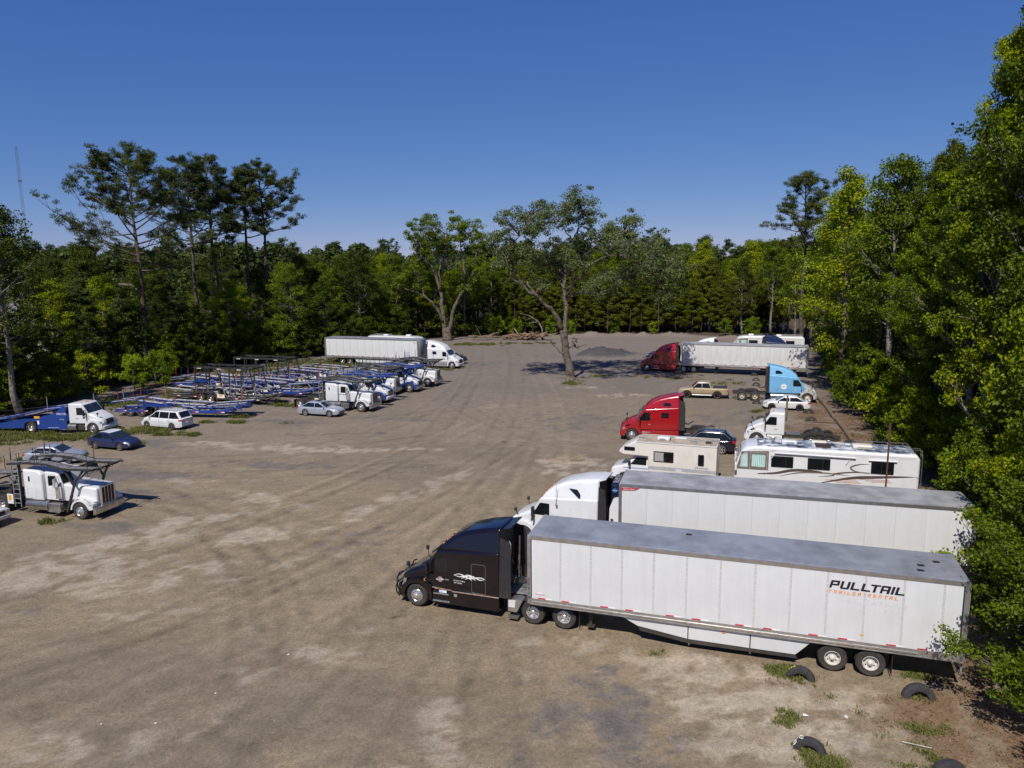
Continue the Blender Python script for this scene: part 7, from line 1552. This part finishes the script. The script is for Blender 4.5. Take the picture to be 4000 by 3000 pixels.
# named trees that stand out
KN[0].plant('broadleaf_tree', 'tall narrow tree just behind the rear of the long motorhome', 'tree', 27.4, 42.4, 3.1, .80, 1.08, leaf=l_bright)
KN[0].plant('broadleaf_tree', 'tallest leafy tree at the right edge of the picture, above the white trailers', 'tree', 29.2, 40.0, 1.0, 1.15, 1.24, leaf=l_mid)
KN[2].plant('broadleaf_tree', 'thin-topped leafy tree whose bare twigs stand against the sky', 'tree', 31.6, 50.5, 2.2, .90, 1.0, leaf=l_mid)
KN[0].plant('broadleaf_tree', 'large tree with a thick pale trunk behind the long motorhome', 'tree', 33.0, 56.5, 4.0, .86, leaf=l_bright)
KB[0].plant('broadleaf_tree', 'broad yellow-green tree rising behind the light blue tractor', 'tree', 37.8, 84, .4, 1.16, leaf=l_bright)
KB[2].plant('broadleaf_tree', 'round-topped green tree to the right of the lone pine', 'tree', 43.0, 98, 2.4, 1.10, leaf=l_lime)
kp = TreeKind(pine(111, 29.0, 4.8, .58, 30, 60, .38, .66, lean=.012, trunk_r=.36, dome=True), m_barkp, l_pine); kp.plant('pine_tree', 'lone tall pine behind the plain white trailer, taller than its neighbours', 'pine tree', 46.6, 119, .5, 1.0)
lab = 'leafy green tree in the wood along the parked trailers and motorhomes'; grp = 'broadleaf trees of the wood beside the trailers'
for (x, y) in scatter(46, (18, 26, 62, 122, 3.3, 15), 3.7, 3):
    k = KN[int(g9.integers(3))] if y < 70 else KB[int(g9.integers(4))]; s = g9.uniform(.72, .98) if y < 70 else g9.uniform(.78, 1.12)
    lf_ = vary(); k.plant('broadleaf_tree', LN[lf_.name] + ' leafy tree in the wood along the ' + ('nearer motorhomes' if y < 70 else 'far plain white trailer' if y > 92 else 'light blue tractor'), 'tree', x, y, g9.uniform(0, 6.28), s, s * g9.uniform(.85, 1.1), grp, leaf=lf_)
for (x, y) in scatter(46, (28, 26, 90, 128, 14, 34), 5.2, 4): KB[int(g9.integers(4))].plant('broadleaf_tree', 'leafy green tree deep in the wood beside the parked trailers', 'tree', x, y, g9.uniform(0, 6.28), g9.uniform(.8, 1.15), None, 'trees deep in the wood beside the trailers', leaf=vary())
lab = 'low leafy shrub along the foot of the wood beside the trailers'; grp = 'shrubs along the wood edge beside the trailers'
for (x, y) in scatter(44, (16, 17, 56, 120, 1.6, 5.0), 2.0, 5): KS[int(g9.integers(2))].plant('shrub', lab, 'shrub', x, y, g9.uniform(0, 6.28), g9.uniform(.6, 1.2), None, grp, leaf=[l_bright, l_mid, l_mid][int(g9.integers(3))])
for i, (x, y, s, lb) in enumerate([(19.6, 25.7, .85, 'tall shrub overhanging the rear end of the lettered trailer'), (18.2, 22.3, .82, 'tall shrub at the lower right edge of the picture'), (23.0, 30.6, .95, 'tall shrub reaching over the rear of the refrigerated trailer'), (17.6, 19.2, .70, 'dark shrub at the bottom right corner'), (24.6, 35.5, .9, 'shrub behind the rear corner of the refrigerated trailer')]): KF[i % 2].plant('shrub', lb, 'shrub', x, y, i * 1.3, s, leaf=[l_mid, l_mid, l_bright][i % 3])
KF[0].plant('broadleaf_tree', 'leafy tree hanging over the rear doors of the lettered trailer', 'tree', 22.9, 26.9, .7, 1.15, 1.5, leaf=l_mid)
KF[1].plant('broadleaf_tree', 'leafy tree at the right picture edge beside the lettered trailer', 'tree', 22.0, 22.6, 2.7, 1.1, 1.35, leaf=l_mid)
KF[0].plant('broadleaf_tree', 'leafy tree standing behind the refrigerated trailer doors', 'tree', 26.6, 32.4, 4.7, 1.3, 1.8, leaf=l_bright)
for (x, y) in scatter(22, (46, 112, 72, 156, 1.0, 16), 4.4, 16): lf_ = vary(); KB[int(g9.integers(4))].plant('broadleaf_tree', LN[lf_.name] + ' tree in the far corner of the wood beyond the white motorhome top', 'tree', x, y, g9.uniform(0, 6.28), g9.uniform(.7, .9), None, 'broadleaf trees in the far corner of the wood', leaf=lf_)
# left wood
lab = 'leafy green tree in the wood behind the car hauler trailers'; grp = 'broadleaf trees of the wood behind the haulers'
for (x, y) in scatter(72, (-84, 50, -22, 158, 1.5, 22), 4.6, 6):
    k = KB[int(g9.integers(4))]; lf_ = [l_dark, l_mid, l_dark, l_mid, l_bright, l_dark][int(g9.integers(6))]; lab = LN[lf_.name] + ' leafy tree in the wood behind the ' + ('short-cab hauler truck' if y < 85 else 'black-framed hauler trailers' if y < 112 else 'far white trailer'); s = g9.uniform(.55, .80) * (1.05 if y > 110 else .82) * (.56 if -.695 < x / y < -.625 and y < 118 else .78 if -.54 < x / y < -.30 and y < 134 else 1); k.plant('broadleaf_tree', lab, 'tree', x, y, g9.uniform(0, 6.28), s * 1.15, s, grp, leaf=lf_)
for (x, y) in scatter(30, (-120, 55, -60, 175, 20, 55), 7, 7):
    if not (-.72 < x / y < -.60 and y < 122): KB[int(g9.integers(4))].plant('broadleaf_tree', 'dark green tree deep in the wood behind the haulers', 'tree', x, y, g9.uniform(0, 6.28), g9.uniform(.72, .9), None, 'trees deep in the wood behind the haulers', leaf=l_dark)
lab = 'low bush at the foot of the wood behind the hauler trailers'; grp = 'bushes along the wood edge behind the haulers'
for (x, y) in scatter(44, (-62, 60, -30, 130, .2, 4), 2.4, 8): KS[int(g9.integers(2))].plant('shrub', lab, 'shrub', x, y, g9.uniform(0, 6.28), g9.uniform(.55, 1.15), None, grp, leaf=[l_dark, l_mid, l_bright][int(g9.integers(3))])
for (x, y) in scatter(16, (-70, 62, -40, 120, 1.5, 12), 5, 15): KY[int(g9.integers(3))].plant('pine_tree', 'bushy dark pine in the wood behind the hauler trucks', 'pine tree', x, y, g9.uniform(0, 6.28), 1.5, g9.uniform(.75, 1.1), 'bushy pines in the wood behind the haulers', leaf=l_pine)
KB[1].plant('broadleaf_tree', 'tree at the left picture edge reaching above the far wood', 'tree', -50.6, 74.8, 1.4, 1.0, leaf=l_dark)
KB[3].plant('broadleaf_tree', 'bright lime-green tree between the tall pines and the far trailer', 'tree', -34.5, 157.5, 1.4, .72, leaf=l_lime)
KB[3].plant('broadleaf_tree', 'smaller lime-green tree behind the far white trailer', 'tree', -24.0, 160, 3.4, .62, leaf=l_lime)
for i, (x, y) in enumerate([(-47.5, 92), (-45.3, 93), (-46, 96.5)]): KS[i % 2].plant('shrub', 'bright bush at the foot of the tallest pine', 'shrub', x, y, i, .75, None, 'bright bushes at the foot of the tallest pine', leaf=l_lime)
# back of the lot
lab = 'slender young pine in the thicket closing off the far end of the lot'; grp = 'young pines of the far thicket'
for (x, y) in scatter(190, (-3, 157, 60, 182, .6, 22), 1.9, 9): KY[int(g9.integers(3))].plant('young_pine', lab, 'pine tree', x, y, g9.uniform(0, 6.28), g9.uniform(.8, 1.25), g9.uniform(.60, 1.2), grp)
for (x, y) in scatter(44, (-48, 104, 0, 164, .3, 5), 2.4, 12): KS[int(g9.integers(2))].plant('shrub', 'dark bush filling the far wood edge around the mossy oak', 'shrub', x, y, g9.uniform(0, 6.28), g9.uniform(.6, 1.2), None, 'bushes around the mossy oak', leaf=[l_dark, l_mid][int(g9.integers(2))])
lab = 'leafy tree closing the far end of the lot beside the mossy oak'; grp = 'trees beside the mossy oak'
for (x, y) in scatter(26, (-42, 154, -2, 180, 1.5, 24), 4.8, 10): KB[int(g9.integers(4))].plant('broadleaf_tree', lab, 'tree', x, y, g9.uniform(0, 6.28), g9.uniform(.85, 1.05), g9.uniform(.60, .82), grp, leaf=[l_mid, l_bright, l_lime, l_mid, l_dark][int(g9.integers(5))])
for (x, y) in scatter(26, (-3, 160, 66, 186, 6, 26), 5.0, 14): lf_ = [l_mid, l_bright, l_dark][int(g9.integers(3))]; KB[int(g9.integers(4))].plant('broadleaf_tree', LN[lf_.name] + ' tree rising behind the young pines', 'tree', x, y, g9.uniform(0, 6.28), g9.uniform(.70, .92), None, 'broadleaf trees behind the young pines', leaf=lf_)
for (x, y, s) in [(9.0, 156.5, .75), (12.5, 157, .5), (-3, 156, .7), (1, 157, .6), (22, 158, .4), (30, 157, .45), (44, 152, .6), (48, 147.5, .7)]: KS[0].plant('shrub', 'bright bush at the foot of the far young pines', 'shrub', x, y, x, s, None, 'bright bushes at the foot of the young pines', leaf=l_lime)
# far wood as one mass
g7 = np.random.default_rng(77); Vs, Fs, Rs = [], [], []; off = 0; TV = []
for i in range(5):
    T, V_, F_, r_ = (broad(120 + i, 18, 4.6, .3, 16, 26, .85, 1.5, 3) if i < 3 else pine(120 + i, 19, 3.4, .45, 12, 26, .9, 1.1)); keep = T
    TV.append((V_, F_, r_))
def far_add(x, y, s):
    global off
    V_, F_, r_ = TV[int(g7.integers(5))]; a = g7.uniform(0, 6.28); c, q = math.cos(a), math.sin(a); Vn = np.stack([(V_[:, 0] * c - V_[:, 1] * q) * s * 1.1 + x, (V_[:, 0] * q + V_[:, 1] * c) * s * 1.1 + y, V_[:, 2] * s], 1)
    Vs.append(Vn); Fs.append(F_ + off); Rs.append(r_ * .6 + .4 * g7.random()); off += len(Vn)
def ring(n, y0, y1, h0, h1):
    for _ in range(n): y = y0 + (y1 - y0) * g7.random(); x = g7.uniform(-.78, .78) * y; far_add(x, y, g7.uniform(h0, h1) / 18)
ring(210, 183, 235, 15.5, 21.5); ring(230, 235, 380, 16, 22); ring(190, 380, 800, 16, 23); ring(120, 800, 1600, 17, 24)
fw_ = part('far_wood', np_mesh('far_wood', np.concatenate(Vs), np.concatenate(Fs), l_far, np.concatenate(Rs)), None); fw_['kind'] = 'stuff'; tag(fw_, 'continuous dark green forest stretching to the horizon', 'forest')
for (x, y, s) in [(20.5, 196, .92), (38.5, 205, .90), (-9, 200, .75), (55, 210, .8), (-30, 190, .8)]: KP[0].plant('pine_tree', 'pine whose dark top stands above the far treeline', 'pine tree', x, y, x, s, None, 'pines standing above the far treeline')
